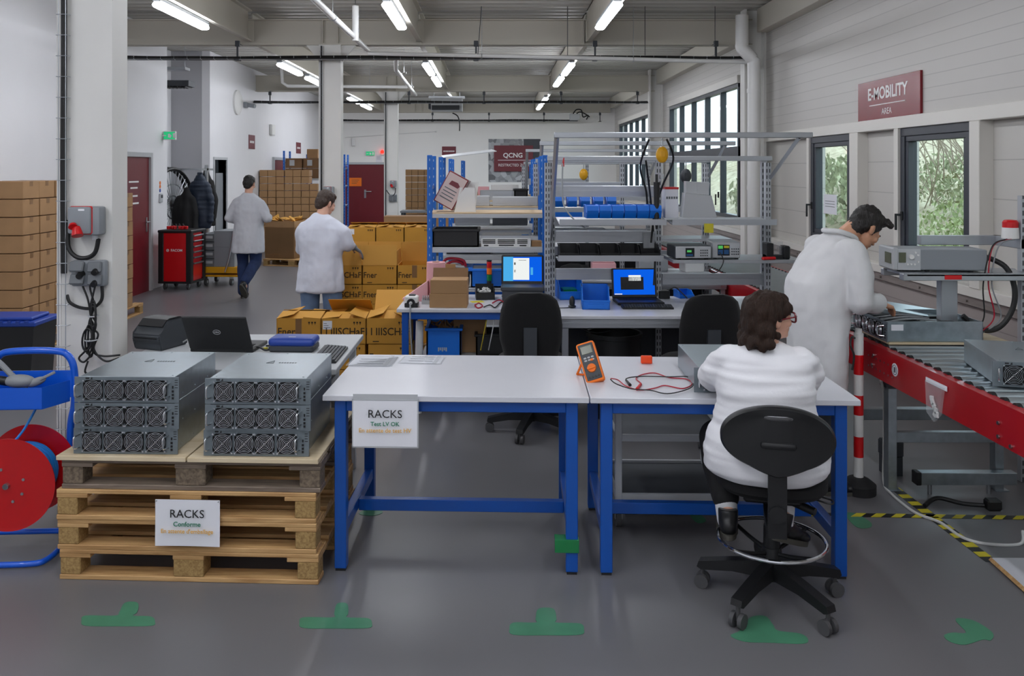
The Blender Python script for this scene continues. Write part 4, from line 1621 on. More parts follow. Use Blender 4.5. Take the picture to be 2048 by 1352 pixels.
def f(b):
    def e(c, r, rot=None):
        t = bmesh.new()
        bmesh.ops.create_uvsphere(t, u_segments=22, v_segments=16, radius=1.0)
        bmesh.ops.transform(t, matrix=HM @ xf(rot, Vector(c)) @ Matrix.Diagonal((r[0], r[1], r[2], 1)), verts=t.verts)
        b._merge(t)
    e((0, -0.022, 0.036), (0.090, 0.100, 0.086))
    e((0, -0.058, -0.02), (0.086, 0.066, 0.088))
    e((0, 0.035, 0.070), (0.066, 0.046, 0.034))
    for s in (-1, 1):
        e((s * 0.060, -0.042, 0.020), (0.032, 0.052, 0.060))
        e((s * 0.066, -0.066, -0.045), (0.030, 0.042, 0.052))
        e((s * 0.052, 0.048, 0.040), (0.022, 0.030, 0.030))
        e((s * 0.080, -0.056, -0.098), (0.026, 0.028, 0.022)); e((s * 0.072, -0.02, -0.066), (0.012, 0.018, 0.018))
    for i in range(11):
        a = R(200 + i * 14)
        e((math.cos(a) * 0.086, -0.052 + math.sin(a) * 0.062, -0.084 + 0.013 * ((i * 7) % 3 - 1)), (0.019, 0.022, 0.036), (0.5 * math.sin(a), -0.5 * math.cos(a), 0))
    for i in range(6):
        a = R(210 + i * 24)
        e((math.cos(a) * 0.070, -0.04 + math.sin(a) * 0.055, -0.108 + 0.012 * (i % 2)), (0.017, 0.018, 0.032), (0.7 * math.sin(a), 0.4, 0))
cloth('hair', 'hair_brown', woman, f, 0.0065, 2, [((34, 34, 10), 0.010, 0), ((80, 80, 18), 0.006, 5)])
b = B()
gk = 0.93
for s in (-1, 1):
    c0 = Vector((s * 0.032, 0.104, -0.006)) * gk
    pts = []
    for i in range(20):
        a = 2 * PI * i / 20
        pts.append(c0 + Vector((math.copysign(abs(math.cos(a)) ** .75, math.cos(a)) * 0.026, -0.004 * abs(math.cos(a)), math.copysign(abs(math.sin(a)) ** .75, math.sin(a)) * 0.021)))
    b.tube(pts, 0.0042, 8, True)
    b.tube([Vector((s * 0.056, 0.096, 0.002)), Vector((s * 0.068, 0.085, 0.003)), Vector((s * 0.0735, 0.01, 0.0)), Vector((s * 0.072, -0.012, -0.012))], 0.0032, 8)
b.tube([Vector((-0.008, 0.098, 0.0)), Vector((0, 0.101, 0.003)), Vector((0.008, 0.098, 0.0))], 0.0026, 8)
gl = b.obj('glasses', 'glasses_red', woman); gl.matrix_local = HM
b = B()
for s in (-1, 1):
    b.cyl(Vector((s * 0.030, 0.0965, -0.006)), Vector((s * 0.030, 0.0975, -0.006)), 0.021, n=20)
b.obj('lens', 'lens', gl)

# ---------------- coat helper for the standing figures
def coat_rings(hem, H, lean=(0, 0), wd=1.0, flare=1.0):
    k = H / 1.78
    sh = 1.46 * k
    def c(z):
        t = max(0.0, (z - 0.9 * k) / (sh - 0.9 * k))
        return (lean[0] * t * t, lean[1] * t * t, z)
    return [(c(hem), 0.262 * wd * flare, 0.195 * wd * flare), (c(hem + 0.02), 0.270 * wd * flare, 0.20 * wd * flare), (c(0.93 * k), 0.245 * wd, 0.178 * wd), (c(1.08 * k), 0.222 * wd, 0.160 * wd, 0, 2.2),
            (c(1.25 * k), 0.232 * wd, 0.160 * wd, 0, 2.4), (c(1.37 * k), 0.226 * wd, 0.140 * wd, 0, 2.4), (c(1.435 * k), 0.185 * wd, 0.110 * wd, 0, 2.2), (c(1.48 * k), 0.105, 0.085), (c(1.515 * k), 0.070, 0.068)]
FOLDS = [((7, 7, 1.6), 0.020, 0), ((13, 13, 4), 0.010, 3), ((20, 20, 16), 0.005, 9)]
def short_hair(parent, HM, m, k=1.0, top=0.0, fringe=False, wr=0.004):
    def f(b):
        def e(c, r, rot=None):
            t = bmesh.new()
            bmesh.ops.create_uvsphere(t, u_segments=22, v_segments=16, radius=1.0)
            bmesh.ops.transform(t, matrix=HM @ xf(rot, Vector(c) * k) @ Matrix.Diagonal((r[0] * k, r[1] * k, r[2] * k, 1)), verts=t.verts)
            b._merge(t)
        e((0, -0.020, 0.040 + top * .4), (0.080, 0.096, 0.080 + top * .6))
        e((0, -0.052, 0.0), (0.076, 0.062, 0.076))
        e((0, 0.030, 0.078 + top * .5), (0.062, 0.055, 0.032 + top * .5))
        e((0, -0.062, -0.05), (0.056, 0.042, 0.040))
        for s in (-1, 1):
            e((s * 0.060, -0.012, 0.025), (0.020, 0.050, 0.042))
            e((s * 0.0665, 0.012, -0.004), (0.0095, 0.015, 0.034))
        if fringe:
            for i in range(9):
                a = -0.06 + 0.015 * i
                e((a, 0.058 + 0.012 * (i % 3), 0.086 + top * .6 + 0.012 * (i % 2)), (0.014, 0.026, 0.020))
    return cloth('hair', m, parent, f, 0.0065, 2, [((55, 55, 30), wr, 0), ((110, 110, 60), wr * .6, 4)])

# ---------------- man in the lab coat working at the conveyor, facing right
mx, my = 1.94, 5.03
HM3 = Matrix.Translation((0.0, 0.285, 1.525)) @ Matrix.Rotation(R(10), 4, 'Z') @ Matrix.Rotation(R(-42), 4, 'X')
man = person('person in a white lab coat bending over the open rack on the red conveyor', (mx, my, 0), R(-82),
    [[((0, 0.0, 0.92), 0.11), ((0, 0.02, 1.15), 0.11), ((0, 0.06, 1.32), 0.10)],
     [((-0.14, 0.09, 1.38), 0.05), ((0.14, 0.09, 1.38), 0.05)],
     [((0, 0.11, 1.44), 0.060), ((0, 0.22, 1.53), 0.056)]],
    [dict(pts=[((-0.18, 0.09, 1.38), 0.045), ((-0.235, 0.13, 1.13), 0.045), ((-0.09, 0.285, 1.12), 0.030)], dr=(0.35, 0.9, -0.25), up=(-0.4, 0.2, 0.9), side=(0.9, -0.3, 0.3), curl=0.45),
     dict(pts=[((0.18, 0.09, 1.38), 0.045), ((0.24, 0.12, 1.13), 0.045), ((0.15, 0.28, 1.10), 0.030)], dr=(-0.35, 0.9, -0.2), up=(0.2, 0.2, 0.9), side=(-0.9, -0.3, 0.3), curl=0.45)],
    [[((-0.10, 0.0, 0.90), 0.08), ((-0.105, 0.02, 0.50), 0.055), ((-0.11, -0.03, 0.09), 0.04), ((-0.11, 0.03, 0.06), 0.035)],
     [((0.10, 0.0, 0.90), 0.08), ((0.105, 0.02, 0.50), 0.055), ((0.11, -0.03, 0.09), 0.04), ((0.11, 0.03, 0.06), 0.035)]],
    HM3, 'skin_dark', 1.0)
eyes(man, HM3, 1.0)
short_hair(man, HM3, 'hair_black', 1.0, 0.022, True, 0.007)
def f(b):
    b.loft([((0, -0.02, 0.50), 0.23, 0.15), ((0, -0.02, 0.52), 0.238, 0.155), ((0, -0.025, 0.80), 0.232, 0.15), ((0, -0.03, 0.95), 0.23, 0.155), ((0, -0.03, 1.08), 0.225, 0.165, 0, 2.2), ((0, -0.01, 1.22), 0.228, 0.165, 0, 2.4),
            ((0, 0.055, 1.35), 0.222, 0.135, 0, 2.4), ((0, 0.085, 1.43), 0.175, 0.108, 0, 2.2), ((0, 0.105, 1.475), 0.10, 0.085), ((0, 0.125, 1.50), 0.072, 0.074)], 40)
    for s in (-1, 1):
        e = (-0.235, 0.13, 1.13) if s < 0 else (0.24, 0.12, 1.13)
        wv = (-0.11, 0.26, 1.12) if s < 0 else (0.16, 0.255, 1.105)
        b.chain([((s * 0.175, 0.085, 1.40), 0.082), ((s * 0.215, 0.12, 1.27), 0.082), (e, 0.072), (wv, 0.056)])
coat = cloth('lab_coat', 'coat_cream', man, f, 0.011, 4, FOLDS)
def f(b):
    b.tube(curve_pts([(-0.085, 0.075, 1.515), (0, 0.028, 1.515), (0.085, 0.075, 1.515), (0.07, 0.18, 1.475), (0.02, 0.215, 1.42)], 6), 0.016, 10)
    b.tube(curve_pts([(-0.085, 0.075, 1.515), (-0.07, 0.18, 1.475), (-0.02, 0.215, 1.42)], 6), 0.016, 10)
cl = cloth('collar', 'coat_cream', man, f, 0.007, 3)
def f(b):
    b.ell((0, 0, 0.90), (0.18, 0.13, 0.10))
    for s in (-1, 1):
        b.chain([((s * 0.10, 0, 0.88), 0.10), ((s * 0.105, 0.02, 0.50), 0.078), ((s * 0.11, -0.02, 0.10), 0.07)])
cloth('trousers', 'dark_grey', man, f, 0.014, 4, [((8, 8, 5), 0.006, 0)])
for s in (-1, 1):
    shoe(man, (s * 0.11, -0.02, 0.092), (s * 0.12, 1))

# ---------------- man walking away down the aisle
g = G(497, 596)
HM1 = Matrix.Translation((0, 0.04, 1.665)) @ Matrix.Rotation(R(-6), 4, 'Z') @ Matrix.Rotation(R(-14), 4, 'X')
m1 = person('person in a pale lab coat and jeans walking away down the aisle, carrying papers', (g.x, g.y, 0), R(-4),
    [[((0, 0.0, 0.95), 0.11), ((0, 0.0, 1.2), 0.11), ((0, 0.0, 1.36), 0.09)], [((-0.13, 0, 1.34), 0.045), ((0.13, 0, 1.34), 0.045)], [((0, 0.0, 1.46), 0.058), ((0, 0.02, 1.60), 0.055)]],
    [dict(pts=[((-0.175, 0, 1.34), 0.043), ((-0.29, -0.03, 1.16), 0.043), ((-0.18, 0.22, 1.12), 0.03)], dr=(0.5, 0.85, 0), up=(-0.3, 0, 0.9), side=(0.8, -0.5, 0.3), curl=0.5),
     dict(pts=[((0.175, 0, 1.34), 0.043), ((0.29, -0.03, 1.16), 0.043), ((0.22, 0.24, 1.17), 0.03)], dr=(-0.4, 0.9, 0.1), up=(0.3, 0, 0.9), side=(-0.8, -0.5, 0.3), curl=0.5)],
    [[((-0.09, 0.0, 0.92), 0.08), ((-0.095, 0.05, 0.50), 0.055), ((-0.08, 0.0, 0.09), 0.04), ((-0.08, 0.06, 0.06), 0.034)],
     [((0.09, 0.0, 0.92), 0.08), ((0.10, 0.02, 0.52), 0.055), ((0.045, -0.30, 0.25), 0.04), ((0.05, -0.28, 0.20), 0.034)]],
    HM1, 'skin', 1.02)
short_hair(m1, HM1, 'hair_black', 1.02, 0.004)
def f(b):
    b.loft(coat_rings(0.66, 1.80, (0, 0), 0.95, 0.95), 36)
    for s in (-1, 1):
        e = (s * 0.29, -0.03, 1.16)
        wv = (-0.195, 0.19, 1.12) if s < 0 else (0.235, 0.21, 1.165)
        b.chain([((s * 0.165, 0, 1.375), 0.076), ((s * 0.225, -0.01, 1.27), 0.074), (e, 0.068), (wv, 0.054)])
cloth('lab_coat', 'coat_grey', m1, f, 0.013, 4, FOLDS)
def f(b):
    b.ell((0, 0, 0.92), (0.19, 0.13, 0.10))
    b.chain([((-0.10, 0, 0.88), 0.105), ((-0.10, 0.05, 0.50), 0.082), ((-0.08, 0.0, 0.10), 0.075)])
    b.chain([((0.10, 0, 0.88), 0.105), ((0.10, 0.02, 0.52), 0.085), ((0.05, -0.26, 0.29), 0.072)])
cloth('jeans', 'jeans_dark', m1, f, 0.014, 4, [((9, 9, 6), 0.008, 0)])
shoe(m1, (-0.08, 0.0, 0.092), (-0.1, 1))
shoe(m1, (0.045, -0.30, 0.25), (0.12, 1), pitch=R(-52))

# ---------------- man at the yellow boxes, back turned
px, py = -1.66, 8.2
HM2 = Matrix.Translation((0.02, 0.10, 1.545)) @ Matrix.Rotation(R(-32), 4, 'Z') @ Matrix.Rotation(R(-24), 4, 'X')
m2 = person('person in a long white lab coat, back turned, reaching into the yellow boxes', (px, py, 0), R(-8),
    [[((0, 0.0, 0.92), 0.11), ((0, 0.0, 1.15), 0.11), ((0, 0.02, 1.29), 0.09)], [((-0.13, 0.02, 1.28), 0.045), ((0.13, 0.02, 1.28), 0.045)], [((0, 0.02, 1.40), 0.058), ((0.01, 0.07, 1.50), 0.055)]],
    [dict(pts=[((-0.17, 0.02, 1.28), 0.043), ((-0.215, 0.10, 1.10), 0.043), ((-0.12, 0.34, 1.05), 0.03)], dr=(0.5, 0.85, 0), up=(-0.3, 0, 0.9), side=(0.8, -0.5, 0.3), curl=0.5),
     dict(pts=[((0.17, 0.02, 1.28), 0.043), ((0.25, 0.05, 1.15), 0.043), ((0.245, 0.22, 1.12), 0.03)], dr=(0.55, 0.6, -0.55), up=(0.3, 0.2, 0.6), side=(-0.8, 0.3, -0.3), curl=0.3)],
    [[((-0.10, 0.0, 0.90), 0.08), ((-0.11, 0.03, 0.50), 0.055), ((-0.12, 0.0, 0.09), 0.04), ((-0.12, 0.05, 0.06), 0.034)],
     [((0.10, 0.0, 0.90), 0.08), ((0.11, 0.03, 0.50), 0.055), ((0.12, 0.0, 0.09), 0.04), ((0.12, 0.05, 0.06), 0.034)]],
    HM2, 'skin', 1.0)
short_hair(m2, HM2, 'hair_mid', 1.0, 0.012)
def f(b):
    b.loft(coat_rings(0.70, 1.70, (0, 0.03), 0.93, 0.97), 36)
    for s in (-1, 1):
        e = (-0.215, 0.10, 1.10) if s < 0 else (0.25, 0.05, 1.15)
        wv = (-0.135, 0.31, 1.06) if s < 0 else (0.255, 0.19, 1.125)
        b.chain([((s * 0.155, 0.02, 1.30), 0.072), (((s * 0.165 + e[0]) / 2, 0.03, 1.26), 0.072), (e, 0.066), (wv, 0.052)])
cloth('lab_coat', 'coat_white', m2, f, 0.012, 4, FOLDS)
def f(b):
    b.ell((0, 0, 0.90), (0.19, 0.13, 0.10))
    for s in (-1, 1):
        b.chain([((s * 0.105, 0, 0.86), 0.105), ((s * 0.115, 0.03, 0.50), 0.088), ((s * 0.12, 0.0, 0.10), 0.08)])
cloth('jeans', 'jeans_light', m2, f, 0.014, 4, [((9, 9, 6), 0.008, 0)])
for s in (-1, 1):
    shoe(m2, (s * 0.12, 0.0, 0.092), (s * 0.12, 1))
b = B()
hand(b, (0.245, 0.22, 1.12), (0.55, 0.6, -0.55), (0.3, 0.2, 0.6), (-0.8, 0.3, -0.3), 0.3, 1.12)
b.chain([((0.247, 0.21, 1.125), 0.036), ((0.26, 0.235, 1.105), 0.034)])
o = b.obj('glove', 'glove_grey', m2); remesh(o, 0.006, 2)
# ================================================================ LEFT SIDE
# ---- blue hose reel trolley
t = thing('hose_reel_trolley', 'blue tube trolley with a red reel of blue hose at the left edge', 'trolley', (-2.30, 4.17, 0), R(3))
fr = B()
hw = 0.20
path = [(-hw, 0.10, 0.02), (-hw, 0.10, 0.5), (-hw, 0.10, 0.86), (-hw + .03, 0.10, 0.94), (-hw + .10, 0.10, 0.965), (hw - .10, 0.10, 0.965), (hw - .03, 0.10, 0.94), (hw, 0.10, 0.86), (hw, 0.10, 0.70), (hw - .02, 0.10, 0.55), (hw - .02, 0.10, 0.06)]
fr.tube(curve_pts(path, 6), 0.0175, 12)
fr.obj('handle_frame', 'trolley_blue', t)
fr = B()
fr.tube(curve_pts([(hw - .02, 0.12, 0.10), (hw - .01, 0.02, 0.04), (hw - .03, -0.13, 0.02), (hw - .11, -0.17, 0.018), (-hw, -0.17, 0.018)], 8), 0.014, 12)
fr.tube([(-hw, 0.10, 0.03), (-hw, -0.17, 0.018)], 0.014, 12)
fr.tube([(-hw, 0.10, 0.06), (hw - .02, 0.10, 0.06)], 0.014, 12)
fr.obj('foot_frame', 'trolley_blue', t)
b = B()
th = 0.004
x0, x1, y0, y1, z0, z1 = -0.235, 0.115, -0.06, 0.085, 0.715, 0.82
b.prism([(x0, z0), (x1, z0), (x1, z1), (x0, z1)], y0, y0 + th, 'Y')
b.prism([(x0, z0), (x1 + .08, z0 + .02), (x1 + .08, z1 + .05), (x0, z1 + .05)], y1, y1 + th, 'Y')
b.box(x0, x1, y0, y1, z0, z0 + th)
b.box(x0, x0 + th, y0, y1, z0, z1)
b.prism([(x1, y0), (x1 + 0.07, y1), (x1 + .065, y1), (x1 - th, y0 + th)], z0, z1, 'Z')
b.obj('tool_tray', 'trolley_blue', t)
b = B(); b.cyl((0, -0.175, 0.385), (0, 0.10, 0.385), 0.012, n=12)
b.obj('axle', 'steel', t)
for yy, nm in ((-0.145, 'front'), (0.085, 'rear')):
    b = B()
    b.lathe([(0.008, 0.0), (0.205, 0.0), (0.219, 0.004), (0.219, 0.008), (0.20, 0.006), (0.07, 0.012), (0.008, 0.012)], (0, 0, 0), 64, Matrix.Translation((0, yy, 0.385)) @ Matrix.Rotation(R(90), 4, 'X'))
    d = b.obj('reel_disc', 'reel_red', t)
    if nm == 'front':
        for a in (20, 110, 200, 290, 330):
            b = B(); b.cyl((math.cos(R(a)) * .08, yy - 0.006, 0.385 + math.sin(R(a)) * .08), (math.cos(R(a)) * .08, yy - 0.016, 0.385 + math.sin(R(a)) * .08), 0.007, n=8)
            b.obj('bolt', 'steel', d)
        b = B(); b.cyl((0, yy - 0.006, 0.385), (0, yy - 0.03, 0.385), 0.014, n=10)
        b.obj('bolt', 'steel', d)
b = B()
for k in range(11):
    b.ring((0, -0.135 + k * 0.019, 0.385), 0.128 + 0.004 * math.sin(k * 2.1), 0.0115, 'Y', 48, 8)
b.cyl((0, -0.14, 0.385), (0, 0.085, 0.385), 0.122, n=40)
b.obj('hose', 'hose_blue', t)
b = B()
b.tube(curve_pts([(0.05, 0.02, 0.70), (0.0, 0.0, 0.60), (-0.05, -0.03, 0.53), (-0.06, -0.05, 0.51)], 6), 0.006, 8)
b.obj('hose_end', 'hose_blue', t)
b = B()
b.tube(curve_pts([(-0.30, -0.05, 0.90), (-0.16, -0.02, 0.86), (-0.07, 0.0, 0.835), (0.02, 0.0, 0.815)], 6), 0.012, 10)
b.tube(curve_pts([(-0.23, 0.02, 1.0), (-0.13, 0.02, 0.93), (-0.05, 0.02, 0.85), (0.02, 0.02, 0.825)], 6), 0.014, 10)
b.ell((-0.02, 0.0, 0.84), (0.075, 0.035, 0.032))
b.ell((0.06, 0.0, 0.835), (0.05, 0.02, 0.02), (0, -0.35, 0))
b.cb((0.095, 0.0, 0.855), (0.11, 0.035, 0.014), (0, -0.45, 0), 0.003)
lt = tag(b.obj('grease_gun', 'cable_grey', None, (-2.30, 4.17, 0), (0, 0, R(3))), 'grey hand pump gun lying in the blue trolley tray', 'tool')
b = B(); b.cyl((-0.115, 0.0, 0.845), (-0.07, 0.0, 0.838), 0.022, n=14)
b.obj('grip', 'black_plastic', lt)

# ---- pillar fixtures
PY = D1 - 0.006
def wire_ladder(label, x0, x1, y, z0, z1, n):
    t = thing('cable_ladder', label, 'cable ladder', (0, 0, 0))
    b = B()
    for x in (x0, x1):
        b.tube([(x, y, z0), (x, y, z1)], 0.0025, 6)
    for k in range(n):
        z = z0 + (z1 - z0) * (k + .5) / n
        b.tube([(x0 - .012, y + .03, z), (x0 - .012, y - .002, z), (x1 + .012, y - .002, z), (x1 + .012, y + .03, z)], 0.0022, 5)
    b.obj('wire_tray', 'aluminium', t)
    return t
wl = wire_ladder('wire cable ladder with black cables up the near white pillar', -2.405, -2.365, PY - 0.035, 0.15, 3.6, 30)
b = B()
for k, x in enumerate((-2.393, -2.384, -2.376)):
    b.tube(curve_pts([(x, PY - .018, 3.6), (x + .003, PY - .02, 2.6), (x - .002, PY - .018, 1.9), (x + .002, PY - .02, 1.3)], 6), 0.0085, 8)
b.obj('cable', 'cable_black', wl)

def power_outlet(name, label, x0, x1, z0, z1, y):
    t = thing(name, label, 'power socket', ((x0 + x1) / 2, y, (z0 + z1) / 2))
    w_, h_ = (x1 - x0) / 2, (z1 - z0) / 2
    b = B(); b.box(-w_, w_, -0.085, 0, -h_, h_, 0.012, None, 2)
    b.obj('housing', 'grey_plastic', t)
    b = B(); b.box(-w_ - .002, w_ * 0.55, -0.094, -0.06, -h_ * 0.95, h_ + .003, 0.01)
    b.obj('seal', 'bright_red', t)
    b = B(); b.box(-w_ - .004, w_ * .5, -0.104, -0.08, -h_ * .9, h_, 0.012, None, 2)
    b.obj('cover', 'grey_plastic', t)
    b = B(); b.cyl((-w_ * .45, -0.095, -h_ * .45), (-w_ * .30, -0.112, -h_ * 1.02), 0.024, 0.030, 20); b.cyl((-w_ * .62, -0.11, -h_ * .25), (-w_ * .55, -0.12, -h_ * .4), 0.02, 0.024, 14)
    b.obj('socket', 'bright_red', t)
    b = B(); b.box(-w_ * .3, w_ * .1, -0.106, -0.10, h_ * .72, h_ * .86)
    b.obj('name_plate', 'paper', t)
    b = B(); b.cyl((w_ * .45, -0.04, -h_), (w_ * .45, -0.04, -h_ - .028), 0.018, 0.014, 14)
    b.obj('gland', 'light_grey', t)
    return t
a0 = P(155, 412, D1); a1 = P(214, 468, D1)
po = power_outlet('power_outlet', 'grey and red industrial power socket, upper fixture on the near white pillar', a0.x, a1.x, a1.z, a0.z, PY)
ds = thing('double_socket', 'grey twin socket with plugs below the red one on the near pillar', 'power socket')
a0 = P(152, 518, D1); a1 = P(218, 571, D1)
ds.location = ((a0.x + a1.x) / 2, PY, (a0.z + a1.z) / 2)
b = B(); b.box(-0.095, 0.095, -0.05, 0, -0.072, 0.072, 0.012, None, 2)
b.obj('housing', 'grey_plastic', ds)
for (x, z) in ((-0.05, 0.035), (0.045, 0.035), (-0.05, -0.035), (0.045, -0.035)):
    M = Matrix.Translation((x, -0.052, z + .025)) @ Matrix.Rotation(R(-22 if x < 0 else -12), 4, 'X')
    b = B(); b.box(-0.038, 0.038, -0.02, 0, -0.055, 0.005, 0.006, M)
    b.obj('flap', 'dash_grey', ds)
for (x, z) in ((-0.03, 0.0), (0.055, 0.02), (0.05, -0.045)):
    b = B(); b.cyl((x, -0.055, z), (x, -0.095, z - .012), 0.02, 0.016, 14)
    b.obj('plug', 'cable_black', ds)
def pp(px, py, off=0.03):
    v = P(px, py, PY - off)
    return v
cable('feed_cable', 'cable_black', 0.0125, [pp(137, 440, .02), pp(136, 490, .03), pp(150, 512, .03), pp(172, 516, .03), pp(190, 505, .03), pp(197, 478, .04)], 'thick black feed cable looping to the red pillar socket', 'cable', group='pillar cables')
cable('feed_cable', 'cable_black', 0.009, [pp(134, 590, .02), pp(140, 605, .03), pp(160, 615, .03), pp(185, 616, .03), pp(203, 600, .03), pp(204, 572, .03)], 'black feed cable looping up to the twin pillar socket', 'cable', group='pillar cables')
for k, (pts, lb) in enumerate((
    ([(162, 545), (165, 570), (176, 600), (182, 640), (186, 700), (205, 712), (240, 710)], 'black cord dropping from the left plug of the twin socket'),
    ([(184, 545), (180, 575), (188, 612), (178, 650), (196, 668), (188, 698), (210, 722), (238, 716)], 'black cord bundled below the twin socket, outer loop'),
    ([(192, 565), (186, 590), (180, 622), (192, 648), (182, 680), (172, 700), (158, 716), (168, 724), (184, 708)], 'black cord looping lowest below the twin socket'))):
    cable('mains_cord', 'cable_black', 0.0055, [pp(x, y, .035 + .012 * k) for x, y in pts], lb, 'cable', group='cords under the twin socket')
b = B()
for j in range(3):
    b.tube([pp(187, 632, .06) + Vector((0.013 * math.cos(2 * PI * i / 18) + .004 * j, -0.01 * j, (0.085 - .014 * j) * math.sin(2 * PI * i / 18))) for i in range(18)], 0.0055, 8, True)
for j in range(3):
    b.tube([pp(182, 678, .06) + Vector(((0.017 + .005 * j) * math.cos(2 * PI * i / 18) - .006 * j, -0.01 * j, (0.10 - .02 * j) * math.sin(2 * PI * i / 18) + .012 * math.cos(2 * PI * i / 18))) for i in range(18)], 0.0055, 8, True)
cb = tag(b.obj('cord_bundle', 'cable_black'), 'coiled bundle of black cord tied on the near pillar', 'cable', 'cords under the twin socket')
b = B(); b.ring(pp(187, 632, .06), 0.026, 0.004, 'Z', 16, 6)
b.obj('cable_tie', 'light_grey', cb)
b = B(); b.ring(pp(182, 680, .06), 0.03, 0.004, 'Z', 16, 6)
b.obj('cable_tie', 'light_grey', cb)
tag(cable('mains_cord', 'cable_black', 0.0055, [pp(176, 722, .04), pp(170, 742, .05), P(176, 748, 4.72), P(186, 752, 4.71)]), 'short black cord vanishing behind the left rack stack', 'cable', 'cords under the twin socket')

# ---- low grey table with printer and laptops
t = thing('packing_table', 'grey topped table behind the racks carrying printer and laptop', 'table', (-2.02, 4.45, 0), 0)
b = B(); b.box(0, 1.20, 0, 0.95, 0.80, 0.83, 0.003)
b.obj('tabletop', 'light_grey', t)
for x in (0.04, 1.12):
    for y in (0.29, 0.88):
        b = B(); b.box(x, x + 0.04, y, y + .04, 0, 0.80, 0.002)
        b.obj('leg', 'light_grey', t)
b = B(); b.box(0.08, 1.12, 0.30, 0.325, 0.74, 0.80); b.box(0.08, 1.12, 0.885, 0.91, 0.74, 0.80)
b.obj('apron', 'light_grey', t)
# label printer
t = thing('label_printer', 'dark grey desktop label printer beside the near pillar', 'printer', (-2.0, 4.93, 0.83), R(-20))
b = B()
b.prism([(-0.0, 0.0), (0.22, 0.0), (0.24, 0.06), (0.235, 0.13), (0.20, 0.165), (0.06, 0.165), (0.02, 0.125), (-0.005, 0.095), (-0.018, 0.09), (-0.018, 0.055), (0.0, 0.05)], -0.10, 0.10, 'X')
bmesh.ops.bevel(b.bm, geom=[e for e in b.bm.edges], offset=0.008, segments=2, affect='EDGES', clamp_overlap=True)
b.obj('body', 'dark_grey', t)
b = B()
b.prism([(0.055, 0.168), (0.19, 0.168), (0.16, 0.176), (0.08, 0.176)], -0.088, 0.088, 'X')
b.prism([(0.022, 0.132), (0.058, 0.168), (0.058, 0.172), (0.018, 0.136)], -0.088, 0.088, 'X')
b.obj('lid', 'black_plastic', t)
b = B(); b.box(-0.08, 0.08, -0.021, -0.012, 0.068, 0.076)
b.obj('label_slot', 'black_matt', t)
# laptop seen from behind
def laptop(name, label, loc, rz, tilt, back=False, screen=None, group=None, w_=0.37, d_=0.25):
    t = thing(name, label, 'laptop', loc, rz, group)
    b = B(); b.box(-w_ / 2, w_ / 2, 0, d_, 0, 0.022, 0.004)
    b.obj('base', 'black_plastic', t)
    b = B()
    for r in range(5):
        for k in range(13):
            x = -w_ / 2 + 0.03 + k * (w_ - 0.06) / 13
            b.box(x, x + (w_ - .06) / 13 - .003, d_ - 0.05 - r * 0.019, d_ - 0.035 - r * 0.019, 0.022, 0.0245)
    return_kb = b.obj('keyboard_keys', 'black_matt', t)
    h_ = 0.235
    M = Matrix.Translation((0, d_, 0.02)) @ Matrix.Rotation(R(-tilt), 4, 'X')
    b = B(); b.box(-w_ / 2, w_ / 2, -0.006, 0.006, 0, h_, 0.004, M)
    lid = b.obj('lid', 'black_plastic', t)
    return t, M, lid, h_, w_
L0 = P(444, 712, 5.0)
t, M, lid, h_, w_ = laptop('laptop', 'black laptop seen from behind, open on the grey table', (0, 0, 0), 0, 30)
t.location = (-1.535, 5.12, 0.83); t.rotation_euler = (0, 0, R(176))
# put badge on the outer face of the lid
b = B()
c0 = M @ Vector((0, 0.0075, h_ * 0.55))
uy = (M.to_3x3() @ Vector((0, 0, 1)))
pts = []
for i in range(24):
    a = 2 * PI * i / 24
    pts.append(c0 + Vector((math.cos(a) * 0.021, 0, 0)) + uy * math.sin(a) * 0.016)
b.tube(pts, 0.0014, 5, True)
bd = b.obj('badge', 'light_grey', lid)
tm = text('DELL', 0.013, 'light_grey', lid, (0, 0, 0), bold=0.0003)
tm.matrix_local = M @ Matrix.Translation((0, 0.0075, h_ * 0.55)) @ Matrix.Rotation(R(180), 4, 'Z') @ Matrix.Rotation(R(90), 4, 'X')
# blue box printer
t = thing('blue_printer', 'small dark blue box printer with rounded lid on the grey table', 'printer', (-1.155, 4.86, 0.83), R(-3))
b = B(); b.box(-0.13, 0.13, 0, 0.15, 0, 0.04, 0.01)
b.obj('base', 'dark_grey', t)
b = B(); b.box(-0.135, 0.135, -0.005, 0.155, 0.03, 0.082, 0.025, None, 3)
b.obj('lid', 'dark_blue', t)
b = B(); b.box(-0.02, 0.02, 0.03, 0.04, 0.0825, 0.0835)
b.obj('name_plate', 'light_grey', t)
# keyboard
def keyboard(label, loc, rz, w_=0.40, d_=0.135, m='black_plastic'):
    t = thing('keyboard', label, 'keyboard', loc, rz)
    b = B(); b.prism([(0, 0), (d_, 0), (d_, 0.022), (0, 0.012)], -w_ / 2, w_ / 2, 'X')
    b.obj('body', m, t)
    b = B()
    for r in range(6):
        for k in range(18):
            x = -w_ / 2 + 0.01 + k * (w_ - .02) / 18
            y = 0.01 + r * (d_ - .02) / 6
            b.box(x, x + (w_ - .02) / 18 - .004, y, y + (d_ - .02) / 6 - .004, 0.011 + y * 0.07, 0.019 + y * 0.07)
    b.obj('keys', 'dark_grey', t)
    return t
keyboard('black keyboard standing askew at the right end of the grey table', (-0.845, 4.78, 0.83), R(90), 0.38)
b = B()
for k in range(5):
    b.box(k * .05, k * .05 + .025, 0, 0.018, 0.0, 0.012)
sb = b.obj('striped_marker', 'tape_yellow', None, (-1.32, 4.93, 0.83), (0, 0, R(60)))
tag(sb, 'yellow and black striped strip at the table edge behind the laptop', 'strip')
